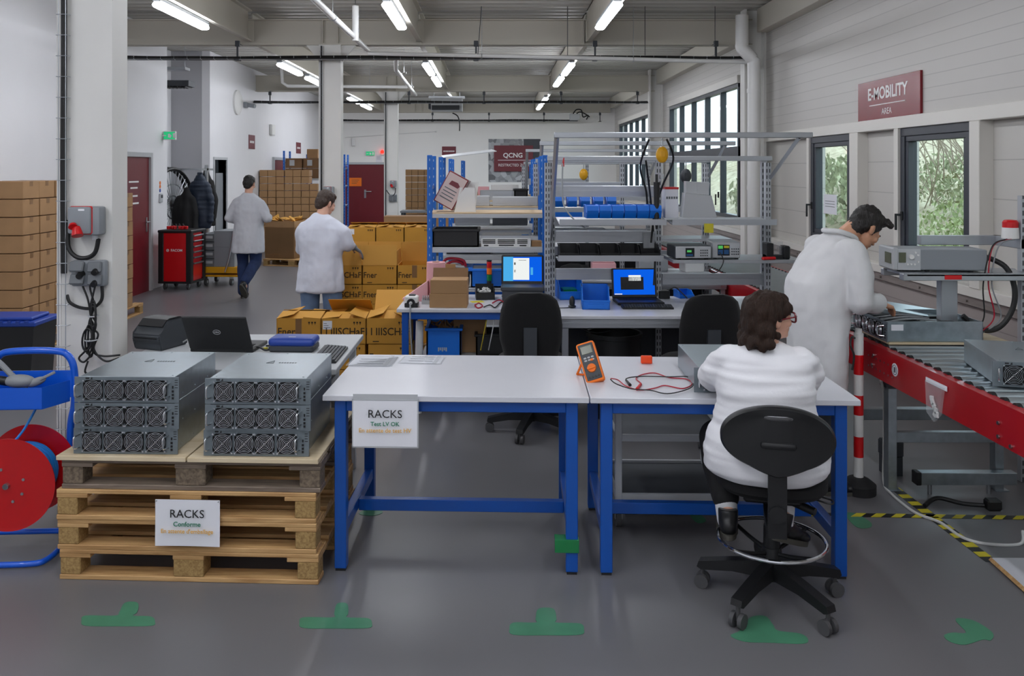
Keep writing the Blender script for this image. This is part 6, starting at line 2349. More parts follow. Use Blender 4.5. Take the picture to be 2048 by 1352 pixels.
# ---- aluminium workstation frames
def shelf_tilt(b, x0, x1, y0, y1, z, tilt=0.0):
    b.prism([(y0, z), (y0, z + .045), (y0 + .006, z + .045), (y0 + .006, z + .008), (y1, z + .008 + tilt), (y1, z + tilt)], x0, x1, 'X')
def station(label, ox, oy, full=True):
    t = thing('workstation_frame', label, 'workstation', (ox, oy, 0), 0, 'aluminium workstations in a row')
    def up(x, y, z1, z0=0.0):
        b = B(); b.box(-.0225, .0225, -.02, .02, z0, z1, .002)
        b.obj('upright', 'perforated_alu', t, (x, y, 0))
    for x in (.02, .88, 1.735):
        up(x, .30, 1.97)
    up(-.025, .22, 1.93); up(1.735, .20, 1.93)
    b = B(); b.box(-.02, 1.845, -.475, -.43, 2.105, 2.145, .004); b.box(-.02, 1.845, -.468, -.437, 2.118, 2.132)
    b.obj('front_beam', 'aluminium', t)
    b = B(); b.box(-.02, 1.80, .275, .32, 1.945, 1.985, .004)
    b.obj('rear_beam', 'aluminium', t)
    for x, z0 in ((.0, 1.32), (1.755, 1.78)):
        b = B(); b.tube([(x, .25, z0), (x, -.45, 2.11)], .018, 4)
        b.obj('strut', 'aluminium', t)
    # bench
    b = B(); b.box(.0, 1.745, -.53, .42, BZ - .025, BZ, .003)
    b.obj('worktop', 'table_white', t)
    b = B(); b.box(.0, 1.745, -.52, -.48, BZ - .09, BZ - .025, .004); b.box(.0, 1.745, -.525, -.52, BZ - .065, BZ - .05)
    b.obj('front_profile', 'aluminium', t)
    for x in (.03, .11, 1.70):
        b = B(); b.cyl((x, -.52, BZ - .058), (x, -.53, BZ - .058), .011, n=12)
        b.obj('bolt', 'steel', t)
    for x in (.035, 1.69):
        b = B(); b.box(x, x + .045, -.51, -.465, 0, BZ - .09, .003)
        b.obj('leg', 'aluminium', t)
    b = B(); b.box(.05, 1.74, .33, .345, .28, .74)
    b.obj('rear_panel', 'dark_grey', t)
    # shelves
    b = B(); shelf_tilt(b, .045, .86, -.13, .27, 1.452, .03)
    b.obj('shelf', 'aluminium', t)
    b = B(); shelf_tilt(b, .905, 1.70, -.13, .27, 1.452, .03)
    b.obj('shelf', 'aluminium', t)
    b = B(); shelf_tilt(b, .045, .86, -.02, .27, 1.165)
    b.obj('shelf', 'aluminium', t)
    b = B(); b.box(.905, 1.90, -.16, .27, 1.165, 1.19, .003)
    b.obj('shelf', 'aluminium', t)
    for (x0, x1, z) in ((.045, .86, 1.335), (.045, .86, 1.03), (.905, 1.72, .99), (.045, .86, 1.70)):
        b = B(); b.box(x0, x1, .255, .30, z - .045, z + .045, .003); b.box(x0, x1, .248, .256, z - .008, z + .008)
        b.obj('cross_profile', 'aluminium', t)
    return t
S1 = station('nearest aluminium workstation frame with shelves and white bench', .465, 6.60)
dup(S1, (.47, 8.56, 0), 0, 'aluminium workstation frame directly behind the nearest one')
dup(S1, (.46, 11.75, 0), 0, 'farthest aluminium workstation frame before the back wall')

def open_bin(label, loc, rz, w_, d_, h_, m='bin_blue', group=None):
    """open-fronted stacking bin with sloping mouth, front towards -Y"""
    t = thing('stacking_bin', label, 'parts bin', loc, rz, group)
    b = B(); th = .006
    hf = h_ * .45
    b.box(0, w_, 0, d_, 0, th)
    for x in (0, w_ - th):
        b.prism([(0, 0), (d_, 0), (d_, h_), (d_ * .38, h_), (0, hf)], x, x + th, 'X')
    b.box(0, w_, d_ - th, d_, 0, h_)
    b.box(0, w_, 0, th, 0, hf)
    b.obj('body', m, t)
    b = B()
    b.box(-.003, w_ + .003, -.006, .004, hf - .012, hf, .002)
    b.box(-.003, w_ + .003, d_ - .002, d_ + .006, h_ - .012, h_, .002)
    b.box(-.004, .004, d_ * .38, d_, h_ - .010, h_, .001); b.box(w_ - .004, w_ + .004, d_ * .38, d_, h_ - .010, h_, .001)
    b.box(w_ * .2, w_ * .8, -.004, 0, .008, hf * .6, .001)
    b.obj('rim', m, t)
    return t
for si, (ox, oy, wd) in enumerate(((.465, 6.60, 'nearest'), (.47, 8.56, 'second'))):
    for k in range(6):
        x = ox + .255 + k * .096 if si == 0 else ox + .02 + k * .13
        lab = 'blue parts bin, %s from the left on the upper shelf of the %s workstation' % (ORD[k], wd)
        if si == 0 and k == 0:
            pb = open_bin(lab, (0, 0, 0), 0, .092, .19, .10); o = pb
            # closed sloping front seen from the bench side
            b = B(); b.prism([(-.012, .0), (-.045, .06), (-.03, .098), (.0, .10), (.0, .0)], .002, .090, 'X')
            b.obj('front_hopper', 'bin_blue', o)
            o.location = (x, oy - .08, 1.502); o['label'] = lab
        else:
            o = dup(pb, (x, oy - .08, 1.502), 0, lab)
        o['group'] = 'blue bins on the upper shelves'
for k in range(5):
    lab = 'black parts bin, %s from the left on the lower shelf of the nearest workstation' % ORD[k]
    x = .465 + .06 + k * .158
    if k == 0:
        bb = open_bin(lab, (x, 6.62, 1.1745), 0, .15, .22, .11, 'black_plastic', 'black bins on the lower shelf')
    else:
        dup(bb, (x, 6.62, 1.1745), 0, lab)
g = on_bench(1146, 604)
t = open_bin('large blue bin at the left end of the workstation bench', (g.x - .095, g.y + .10, BZ), R(6), .20, .30, .15)
b = B(); b.box(.04, .15, .05, .2, .03, .075)
b.obj('circuit_board', 'green_tape', t)
g = on_bench(1192, 620)
open_bin('large blue bin in front of its twin, beside the laptop', (g.x - .10, g.y + .02, BZ), R(-4), .205, .30, .155)
g = on_bench(1378, 601)
open_bin('small blue bin on the bench behind the right office chair', (g.x - .05, g.y + .1, BZ), R(10), .12, .14, .06)
# laptop with the dark window
g = on_bench(1290, 612)
t, M, lid, h_, w_ = laptop('laptop', 'black laptop with lit blue screen on the workstation bench', (g.x - .02, g.y + .03, BZ), R(3), 10, w_=.36, d_=.25)
screen(lid, M, -.165, .165, .025, .225, [(-.11, .075, .065, .165, 'screen_dark'), (-.045, .055, .135, .18, 'screen_white'), (-.16, -.10, .027, .034, 'screen_white')])
g = on_bench(1297, 619)
keyboard('black keyboard in front of the laptop on the workstation bench', (g.x, g.y + .005, BZ), R(-1), .38, .11)
g = on_bench(1145, 617)
t = thing('barcode_scanner', 'small black scanner mouse on the bench before the blue bins', 'scanner', (g.x, g.y + .03, BZ), 0)
b = B(); b.ell((0, 0, .045), (.022, .03, .045)); b.ell((0, 0, .012), (.03, .035, .012))
o = b.obj('body', 'black_plastic', t)
cable('mouse_cable', 'cable_black', .003, [(g.x, g.y + .02, BZ + .01), (g.x - .04, g.y, BZ + .006), (g.x - .10, g.y - .01, BZ + .006), (g.x - .14, g.y + .03, BZ + .006)], 'thin black cable of the scanner on the bench', 'cable')
g = on_bench(1332, 600)
t = thing('power_brick', 'black power brick with cable right of the laptop', 'power supply', (g.x, g.y + .05, BZ), R(4))
b = B(); b.box(-.045, .045, 0, .10, 0, .065, .006)
b.obj('body', 'black_plastic', t)
b = B(); b.tube(curve_pts([(.03, .05, .05), (.09, .03, .09), (.14, .0, .05), (.18, -.02, .006)], 6), .005, 8)
b.obj('cord', 'cable_black', t)
g = on_bench(1478, 628)
b = B(); b.ell((0, 0, .018), (.025, .035, .018)); b.tube([(-.05, .0, .004), (-.02, .0, .01)], .004, 6)
tag(b.obj('computer_mouse', 'black_plastic', None, (g.x, g.y + .05, BZ)), 'black computer mouse on the bench beside the seated head', 'mouse')
# instruments on the right shelf of the nearest workstation
def instrument(label, loc, rz, w_, h_, d_, case, disp, blacks):
    t = thing('bench_instrument', label, 'instrument', loc, rz, 'bench instruments on the shelf')
    b = B(); b.box(-w_ / 2, w_ / 2, 0, d_, .008, h_, .006)
    b.obj('casing', case, t)
    b = B(); b.box(-w_ / 2 + .004, w_ / 2 - .004, -.006, .002, .012, h_ - .004, .004)
    fp = b.obj('front_frame', 'light_grey', t)
    b = B(); b.box(-w_ * .30 if not blacks else -w_ * .22, w_ * .02 if blacks else w_ * .12, -.009, -.005, h_ * .22, h_ * .85)
    b.obj('display', disp, fp)
    b = B()
    for i in range(4):
        for j in range(3):
            b.cyl((w_ * .2 + i * .016, -.006, h_ * .3 + j * .02), (w_ * .2 + i * .016, -.012, h_ * .3 + j * .02), .005, n=8)
    b.obj('button', 'dark_grey', fp)
    for x in (-w_ * .4, w_ * .36):
        b = B(); b.box(x, x + .02, .02, .06, 0, .009)
        b.obj('foot', 'rubber', t)
    return t
g = P(1386, 521, 6.47)
i1 = instrument('dark bench multimeter with dark screen, left on the shelf', (g.x, 6.46, 1.1905), R(3), .28, .105, .25, 'dark_grey', 'screen_dark', True)
g = P(1452, 519, 6.5)
i2 = instrument('pale bench power supply with lit green screen, right on the shelf', (g.x, 6.50, 1.1905), R(-3), .215, .13, .22, 'light_grey', 'screen_dark', False)
for it, w_, h_, rects in ((i1, .28, .105, ((-.20, -.02, .28, .42, 'lcd_blue'), (-.18, -.06, .55, .70, 'lcd_green'))), (i2, .215, .13, ((-.28, -.12, .30, .56, 'lcd_blue'), (-.08, .09, .30, .56, 'lcd_blue'), (-.28, -.12, .62, .80, 'lcd_green'), (-.08, .10, .66, .80, 'tape_yellow')))):
    fp = [c for c in it.children if c.name.startswith('front_frame')][0]
    for (a, c, p, q, m) in rects:
        b = B(); b.box(a * w_, c * w_, -.0105, -.009, p * h_, q * h_)
        b.obj('readout', m, fp)
cable('looped_cable', 'cable_black', .004, [(1.72, 6.44, 1.25), (1.74, 6.40, 1.19), (1.70, 6.38, 1.12), (1.66, 6.40, 1.10), (1.63, 6.42, 1.15)], 'black test cord looping below the bench instruments', 'cable')
t = thing('tape_dispenser', 'dark tape dispenser with clear cup at the right shelf end', 'dispenser', (2.10, 6.50, 1.1905), 0)
b = B(); b.box(0, .05, 0, .12, 0, .12, .004); b.box(.13, .18, 0, .12, 0, .10, .01); b.box(0, .18, .02, .10, 0, .03)
b.obj('holder', 'black_plastic', t)
b = B(); b.cyl((.09, .05, .03), (.09, .05, .13), .04, .046, 20)
b.obj('cup', 'clear_plastic', t)
g = P(1540, 523, 6.42)
b = B(); b.cb((0, 0, .012), (.11, .03, .022), (0, 0, .2), .006)
tag(b.obj('red_pliers', 'bright_red', None, (g.x, 6.45, 1.1905)), 'red handled tool lying at the shelf end', 'tool')
# device and brochure on right upper shelf
t = thing('sheet_metal_box', 'pale grey sheet metal box standing on the right upper shelf', 'box', (1.465, 6.55, 1.505), R(-4))
b = B(); b.prism([(.0, .0), (.26, 0), (.22, .17), (.02, .19)], 0, .16, 'Y')
b.obj('body', 'light_grey', t)
b = B(); b.prism([(.03, .19), (.20, .175), (.21, .27), (.03, .28)], .02, .14, 'Y'); b.box(.11, .114, .018, .021, .19, .27)
b.obj('upper_cover', 'light_grey', t)
t = thing('upright_binder', 'white and red printed box beside the middle upright', 'box', (1.345, 6.62, 1.497), R(2))
b = B(); b.box(0, .105, 0, .12, 0, .24, .002)
b.obj('body', 'paper', t)
b = B(); b.box(-.001, .106, -.001, .121, .225, .242)
b.obj('red_top', 'reel_red', t)
b = B()
for k in range(5):
    b.box(.008 + k * .019, .021 + k * .019, -.0015, 0, .15, .168)
b.obj('print', 'ink_grey', t)
b = B(); b.box(0, .07, 0, .003, 0, .07)
tag(b.obj('sticky_note', 'tape_yellow', None, (1.61, 6.462, 1.395)), 'yellow sticky note hanging from the right shelf edge', 'note')
# tool balancers
def balancer(label, x, y, z, m):
    t = thing('tool_balancer', label, 'tool balancer', (x, y, z), 0, 'balancers hung from the beams')
    b = B(); b.tube([(0, 0, 0), (0, 0, -.07)], .005, 6)
    b.obj('hook', 'steel', t)
    b = B(); b.ell((0, 0, -.125), (.045, .035, .06)); b.box(-.012, .012, -.04, -.03, -.14, -.10)
    b.obj('drum', m, t)
    b = B(); b.tube([(0, 0, -.18), (0, 0, -.26)], .004, 6); b.box(-.012, .012, -.012, .012, -.30, -.26, .004)
    b.obj('line', 'steel', t)
    return t
balancer('yellow tool balancer hung from the nearest top beam', 1.225, 6.14, 2.108, 'yellow')
balancer('dark small tool balancer hung right of the yellow one', 1.565, 6.88, 1.948, 'dark_grey')
balancer('yellow tool balancer further back hung from the second workstation', .95, 8.86, 1.948, 'yellow')
for k, (x, y, pts) in enumerate(((1.27, 6.2, ((0, 0, 2.10), (.07, .1, 1.95), (.05, .4, 1.75), (.0, .45, 1.55), (-.02, .5, 1.3))), (1.16, 6.3, ((0, 0, 2.1), (-.03, .2, 1.9), (.07, .5, 1.7), (.09, .55, 1.5))), (1.19, 6.4, ((0, .2, 1.95), (.05, .3, 1.7), (.1, .45, 1.45), (.12, .45, 1.2), (.1, .4, .95))))):
    cable('air_hose', 'cable_black', .008, [(x + a, y + c, z) for a, c, z in pts], 'black hose %s down the middle upright' % ('outermost', 'leftmost', 'longest')[k] if False else ['black hose curving right of the yellow balancer', 'black hose left of the yellow balancer', 'longest black hose running down the middle upright'][k], 'cable', group='hoses at the middle upright')
t = thing('power_screwdriver', 'black pistol screwdriver hanging at the middle upright', 'screwdriver', (1.255, 6.5, 1.50), 0)
b = B(); b.cyl((0, 0, 0), (0, 0, .28), .018, .024, 14); b.cyl((0, 0, -.08), (0, 0, 0), .008, .016, 12); b.cyl((0, 0, .28), (0, 0, .34), .01, n=10)
b.obj('body', 'black_plastic', t)
t = thing('junction_box', 'pale junction box fixed on the middle upright', 'box', (1.27, 6.83, 1.24), 0)
b = B(); b.box(-.06, .035, 0, .05, 0, .13, .006)
b.obj('box', 'light_grey', t)
cable('gooseneck_lamp', 'cable_grey', .006, [(.56, 6.78, 1.93), (.55, 6.7, 1.75), (.555, 6.62, 1.6), (.62, 6.56, 1.5), (.72, 6.5, 1.42)], 'thin grey gooseneck tube hanging at the left of the nearest workstation', 'tube')
b = B(); b.cyl((.56, 6.78, 1.90), (.57, 6.78, 1.97), .012, .004, 10)
tag(b.obj('red_tip', 'bright_red'), 'red pointed tip at the top of the gooseneck tube', 'tip')
# made-up black cloth bundle, standing in for a worker's sleeve and hand
b = B(); b.ell((0, 0, .05), (.13, .10, .055)); b.ell((.12, .02, .05), (.06, .06, .045))
o = b.obj('sleeve_stand_in', 'black_cloth', None, (.80, 8.5, BZ)); remesh(o, .012, 3, .5, [((14, 14, 14), .012, 0)])
tag(o, 'black cloth standing in for a worker sleeve and hand on the second workstation bench', 'cloth')
for k, (x, y, w_, h_, m, lb) in enumerate(((1.0, 8.6, .25, .1, 'pink', 'pink foam piece on the second workstation bench'), (1.5, 8.7, .3, .14, 'light_grey', 'grey chassis on the second workstation bench'), (1.95, 8.6, .2, .12, 'white_plastic', 'white box on the second workstation bench'))):
    b = B(); b.box(0, w_, 0, .2, 0, h_, .01); b.box(.02, w_ - .02, .02, .18, h_, h_ + .012, .004)
    tag(b.obj('bench_box', m, None, (x, y, BZ), (0, 0, R(5 * k - 4))), lb, 'box')
t = thing('waste_bin', 'large round black bin under the workstation bench', 'bin', (.93, 6.50, 0), 0)
b = B()
b.lathe([(.17, 0), (.19, .30), (.20, .60), (.215, .605), (.215, .635), (.195, .635), (.185, .50), (.16, .03)], (0, 0, 0), 40)
b.obj('body', 'black_plastic', t)
cable('draped_cable', 'cable_black', .005, [(.6, 6.3, .735), (.75, 6.35, .66), (.9, 6.33, .68), (1.05, 6.3, .735)], 'black cords drooping under the workstation bench', 'cable')

# ---- blue storage racks
def storage_rack(label, ox, oy, W=1.0, Dp=.5, H=2.0, levels=(.42, 1.0, 1.19, 1.49), woods=(3,)):
    t = thing('storage_rack', label, 'rack', (ox, oy, 0), 0, 'blue storage racks')
    for x in (0, W):
        for y in (0, Dp):
            b = B(); b.box(-.022, .022, -.018, .018, 0, H, .002)
            b.obj('upright', 'perforated_blue', t, (x, y, 0))
        b = B(); b.box(x - .008, x + .008, .02, Dp - .02, H - .3, H - .27); b.box(x - .008, x + .008, .02, Dp - .02, .3, .33)
        b.obj('side_brace', 'blue_paint', t)
    for i, z in enumerate(levels):
        b = B(); b.box(.02, W - .02, -.012, .012, z - .035, z, .002); b.box(.02, W - .02, Dp - .012, Dp + .012, z - .035, z, .002)
        b.obj('shelf_beam', 'light_grey' if i else 'blue_paint', t)
        b = B(); b.box(.0, W, -.01, Dp + .01, z, z + .012, .001)
        b.obj('shelf_board', 'shelf_wood' if i in woods else 'light_grey', t)
    return t
RX, RY = -.545, 7.38
rkk = storage_rack('nearest blue upright storage rack behind the blue bench', RX, RY)
dup(rkk, (-.52, 8.55, 0), 0, 'second blue storage rack, directly behind the nearest')
dup(rkk, (-.50, 10.1, 0), 0, 'third blue storage rack further back')
dup(rkk, (-.43, 12.2, 0), 0, 'fourth blue storage rack, smallest in the row')
ZS = [.432, 1.012, 1.202, 1.502]
# tilted printed carton on the top shelf
t = thing('printed_box', 'tilted red and white printed carton leaning on the top wooden shelf', 'box', (RX + .02, RY + .1, ZS[3] + .005), 0)
M = Matrix.Translation((0.005, 0, .10)) @ Matrix.Rotation(R(29), 4, 'Y') @ Matrix.Rotation(R(-6), 4, 'Z')
b = B(); b.box(0, .19, 0, .20, 0, .30, .003, M)
b.obj('body', 'dark_red_sign', t)
b = B(); b.box(.008, .182, -.0015, 0, .008, .292, 0, M)
fp = b.obj('front_print', 'pale_print', t)
b = B(); b.prism([(.05, .19), (.14, .19), (.15, .215), (.12, .235), (.06, .23)], -.003, -.0015, 'Y', M)
b.obj('picture', 'matt_red_sign', fp)
b = B()
for z in (.06, .09, .12, .15):
    b.box(.03, .15, -.003, -.0015, z, z + .008, 0, M)
b.obj('print_line', 'ink_grey', fp)
t = thing('metal_cover', 'pale folded metal cover standing beside the tilted carton', 'cover', (RX + .27, RY + .08, ZS[3]), R(3))
b = B(); b.prism([(-.06, 0), (.13, 0), (.12, .215), (-.01, .215)], 0, .003, 'Y'); b.prism([(.03, 0), (.13, 0), (.16, .26), (.06, .26)], .16, .163, 'Y'); b.prism([(0, 0), (.163, 0), (.163, .24), (0, .215)], .125, .128, 'X')
b.obj('plate', 'white_plastic', t)
# black crate and white unit on the second shelf
tote('black crate on the middle shelf of the nearest blue rack', RX + .025, RY + .0, ZS[2], .40, .34, .155, 'black_plastic')
t = thing('rack_server', 'flat white vented unit beside the black crate on the blue rack', 'unit', (RX + .45, RY + .02, ZS[2]), R(-1))
b = B(); b.box(0, .42, 0, .36, 0, .10, .003)
b.obj('casing', 'steel', t)
b = B(); b.box(-.005, .425, -.006, .001, 0, .075, .002)
fp = b.obj('front_panel', 'white_plastic', t)
b = B()
for (x0, x1) in ((.01, .12), (.14, .29), (.31, .40)):
    for k in range(3):
        b.box(x0, x1, -.008, -.005, .03 + k * .014, .038 + k * .014)
b.box(.02, .06, -.008, -.005, .008, .018); b.box(.33, .39, -.008, -.005, .008, .018); b.box(.15, .28, -.008, -.005, .01, .02)
b.obj('vent', 'ink_black', fp)
b = B(); b.box(0, .06, 0, .05, 0, .002)
tag(b.obj('blue_note', 'screen_sky' if False else 'hose_blue', None, (RX + .80, RY + .05, ZS[2] + .101)), 'light blue note on top of the white unit', 'note')
t = tag(B().box(0, .09, 0, .1, 0, .05, .003).obj('wood_block', 'carton', None, (RX + .885, RY + .04, ZS[2])), 'small brown block at the right end of the middle shelf', 'block')
# third shelf clutter
tote('blue tote below the nearest rack shelves, left', RX + .04, RY - .10, .885 - .02, .30, .40, .16)
tote('blue tote below the nearest rack shelves, right', RX + .36, RY - .10, .885 - .02, .44, .40, .16)
b = B(); b.box(RX - .0, RX + 1.0, RY - .14, RY - .02, .845, .863, .002)
tag(b.obj('tote_shelf', 'light_grey'), 'grey ledge carrying the two blue totes', 'shelf')
b = B()
b.tube(curve_pts([(0, 0, .02), (.05, .0, .075), (.13, .0, .08), (.2, .0, .06), (.22, .0, .01)], 6), .012, 8)
b.tube(curve_pts([(.04, .03, .02), (.10, .03, .05), (.17, .03, .045), (.2, .03, .02)], 6), .012, 8)
tag(b.obj('red_cable_coil', 'cable_red', None, (RX + .09, RY + .1, ZS[1])), 'red cable coil lying over the left blue tote', 'cable')
b = B(); b.cb((0, 0, .015), (.2, .12, .02), (0, .1, .1), .003)
tag(b.obj('white_plate', 'white_plastic', None, (RX + .2, RY + .15, ZS[1])), 'white plate under the red cable coil', 'plate')
# clutter on the farther racks, seen through the nearest one
k = 0
for (yy, x0, lst) in ((8.6, -.5, (('light_grey', .42, .28, .10, 'grey chassis left on the second rack top shelf', 3), ('light_grey', .46, .28, .09, 'grey chassis right on the second rack top shelf', 3), ('steel', .85, .3, .06, 'steel unit on the second rack middle shelf', 2))),
                      (10.15, -.48, (('kraft_yellow', .25, .25, .10, 'brown tray on the third rack top shelf', 3), ('steel', .5, .25, .12, 'steel chassis on the third rack top shelf', 3))),
                      (12.25, -.4, (('pink', .3, .25, .12, 'pinkish carton on the fourth rack top shelf', 3), ('white_plastic', .4, .25, .15, 'white boxes on the fourth rack top shelf', 3)))):
    xx = {}
    for (m, w_, d_, h_, lb, lv) in lst:
        xs = xx.get(lv, x0 + .05)
        b = B(); b.box(0, w_, 0, d_, 0, h_, .005); b.box(.03, w_ * .45, -.004, 0, h_ * .3, h_ * .7); b.box(w_ * .55, w_ - .03, -.004, 0, h_ * .3, h_ * .7)
        tag(b.obj('shelf_unit', m, None, (xs, yy + .08, ZS[lv])), lb, 'unit')
        xx[lv] = xs + w_ + .03
for (m, x, y, z, w_, h_, lb) in (('dark_grey', -.47, 8.68, ZS[1], .45, .10, 'dark chassis left on the second rack low shelf'), ('steel', .0, 8.68, ZS[1], .42, .09, 'bright chassis right on the second rack low shelf'),
                              ('steel', -.45, 10.2, ZS[2], .42, .12, 'bright chassis left on the third rack middle shelf'), ('dark_grey', .0, 10.2, ZS[2], .42, .12, 'dark chassis right on the third rack middle shelf'),
                              ('white_plastic', -.38, 12.3, ZS[2], .8, .14, 'long white chassis on the fourth rack middle shelf'), ('bin_blue', .75, 11.8, 1.2, .5, .14, 'blue box on the farthest workstation lower shelf'),
                              ('steel', .6, 8.6, 1.175, .55, .10, 'silver chassis on the second workstation lower shelf')):
    b = B(); b.box(0, w_, 0, .28, 0, h_, .004); b.box(.03, w_ * .4, -.004, 0, h_ * .25, h_ * .75, .001); b.box(w_ * .5, w_ - .03, -.004, 0, h_ * .25, h_ * .6, .001)
    tag(b.obj('shelf_unit', m, None, (x, y, z)), lb, 'unit')
t = tote('black tote with violet roll on the second rack, right end', .245, 8.62, ZS[3], .14, .25, .13, 'black_matt') if False else tote('black tote on the third rack top shelf, right end', .26, 10.15, ZS[3], .16, .25, .14, 'black_plastic')
b = B(); b.box(0, .55, 0, .4, 0, .006, 0)
tag(b.obj('leaning_board', 'light_grey', None, (-.50, 8.6, 1.99), (R(4), R(-7), R(6))), 'thin grey board lying across the tops of the second rack', 'board')
for (x, y, z) in ((-.50, 8.6, 0),):
    pass

# ---- yellow cartons
def flap(b, sx, sy, sz, side, ang, th=.004):
    """one open flap hinged at an upper edge; ang from horizontal-inwards (0) to upright (90) and beyond"""
    L = sy * .48 if side in 'FB' else sx * .4
    if side == 'F':
        M = Matrix.Translation((0, 0, sz)) @ Matrix.Rotation(R(ang), 4, 'X')
        b.box(.002, sx - .002, 0, L, 0, th, 0, M)
    elif side == 'B':
        M = Matrix.Translation((0, sy, sz)) @ Matrix.Rotation(R(-ang), 4, 'X')
        b.box(.002, sx - .002, -L, 0, 0, th, 0, M)
    elif side == 'L':
        M = Matrix.Translation((0, 0, sz)) @ Matrix.Rotation(R(-ang), 4, 'Y')
        b.box(0, L, .002, sy - .002, 0, th, 0, M)
    else:
        M = Matrix.Translation((sx, 0, sz)) @ Matrix.Rotation(R(ang), 4, 'Y')
        b.box(-L, 0, .002, sy - .002, 0, th, 0, M)
def brand_front(t, sx, sz, piece, label=False, arrows=True, tape=True):
    if piece:
        al = 'LEFT' if piece == 'FNER' else 'RIGHT'
        x = .008 if al == 'LEFT' else sx - .008
        body = 'Fner' if piece == 'FNER' else ('I I IIISCHaF' if piece == 'BARS' else 'SCHaF')
        text(body, sz * .42, 'kraft_print', t, (x, -.0012, sz * .48), align=al, bold=.001, sx=.92)
    b = B()
    if arrows:
        for k in range(3):
            x = sx * .72 + k * .024
            b.box(x, x + .014, -.0012, 0, sz * .82, sz * .82 + .014)
            b.box(x + .005, x + .009, -.0012, 0, sz * .76, sz * .82)
    b.box(sx * .14, sx * .28, -.0012, 0, sz * .08, sz * .12)
    b.obj('print', 'kraft_print', t)
    if label:
        b = B(); b.box(sx * .03, sx * .24, -.0018, 0, sz * .58, sz * .92)
        lb = b.obj('address_label', 'paper', t)
        b = B()
        for k in range(3):
            b.box(sx * .05, sx * (.2 - .04 * k), -.0024, -.0018, sz * (.64 + .08 * k), sz * (.66 + .08 * k))
        b.obj('label_print', 'ink_grey', lb)
def kraft(label, loc, rz, sx, sy, sz, piece, lab, flaps, group, tape=True):
    t = thing('yellow_carton', label, 'box', loc, rz, group)
    b = B()
    if flaps is None:
        b.box(0, sx, 0, sy, 0, sz, .003)
    else:
        th = .005
        b.box(0, sx, 0, sy, 0, th)
        b.box(0, sx, 0, th, 0, sz); b.box(0, sx, sy - th, sy, 0, sz); b.box(0, th, 0, sy, 0, sz); b.box(sx - th, sx, 0, sy, 0, sz)
    b.obj('body', 'kraft_yellow', t)
    if flaps:
        for s, a in flaps:
            b = B(); flap(b, sx, sy, sz, s, a)
            b.obj('flap', 'kraft_inside' if a > 40 else 'kraft_yellow', t)
    if tape:
        b = B(); b.box(sx / 2 - .025, sx / 2 + .025, -.0008, 0, sz * .35, sz)
        b.obj('tape', 'carton_tape', t)
    brand_front(t, sx, sz, piece, lab)
    return t
YA = 6.85
gx0 = P(553, 636, YA).x
sx, sy, sz = .36, .42, .205
ztop = P(0, 637, YA).z
rows = [ztop - sz, ztop - 2 * sz - .002, ztop - 3 * sz - .004]
pieces = [['FNER', 'BARS', 'BARS'], [None, None, 'FNER'], ['BARS', 'FNER', None]]
cnm = ['left', 'middle', 'right']
for r in range(3):
    z = rows[r]
    for k in range(3):
        fl = None
        if r == 0:
            fl = [[('F', 8), ('L', 14), ('R', 4), ('B', 10)], [('F', 6), ('R', 18), ('L', 6), ('B', 35)], [('L', 18), ('F', 10), ('R', 20), ('B', 128)]][k]
        kraft('yellow carton, %s column, %s of the front yellow stack' % (cnm[k], ('top row', 'middle row', 'bottom row')[r]), (gx0 + k * .363 + .012 * (r == 1) * (1 if k == 2 else -.5), YA + .002 * r, z), R(-.6), sx - .004, sy, sz - .003, pieces[r][k], (k == 1 and r == 0), fl, 'front stack of yellow cartons', tape=(k == 0))
    # back row, only the top layer shows
bz = rows[2] - .003
b = B()
dup(pal, (gx0 - .03, YA - .03, bz - .139), R(-.6), 'wooden pallet under the front yellow cartons', 'pallets under yellow cartons')
YBx = 8.5
gx1 = P(655, 530, YBx).x
zt = P(0, 530, YBx).z
sxx, szz = .345, .195
for r in range(5):
    z = zt - szz * (r + 1)
    for k in range(3):
        fl = None
        if r == 0:
            fl = [[('F', 88), ('B', 95)], [('F', 88), ('B', 92)], [('B', 86), ('R', 95), ('L', 95)]][k]
        kraft('yellow carton, %s column, %s row of the stack before the standing worker' % (cnm[k], ORD[r]), (gx1 + k * (sxx + .004), YBx, z), 0, sxx, .42, szz - .003, ['SCH', 'FNER', 'FNER'][k] if r < 2 else None, (k == 1 and r == 2), fl, 'middle stack of yellow cartons', tape=(k == 2))
dup(pal, (gx1 - .03, YBx - .03, max(0, zt - szz * 5 - .14)), 0, 'wooden pallet under the middle yellow cartons', 'pallets under yellow cartons')
YCx = 10.4
gx2 = P(695, 480, YCx).x
zt = P(0, 455, YCx).z
for r in range(5):
    for k in range(3):
        fl = [('F', 6), ('L', 12), ('R', 9), ('B', 14)] if r == 0 else None
        kraft('yellow carton, %s column, %s row of the rear yellow stack' % (cnm[k], ORD[r]), (gx2 + k * .347, YCx, zt - .195 * (r + 1)), 0, .343, .42, .192, None, (k == 0 and r == 0) or (k == 2 and r == 1), fl, 'rear stack of yellow cartons', tape=False)
dup(pal, (gx2 - .03, YCx - .03, max(0, zt - .195 * 5 - .14)), 0, 'wooden pallet under the rear yellow cartons', 'pallets under yellow cartons')
b = B()
sp = zt - .195 * 5 - .14
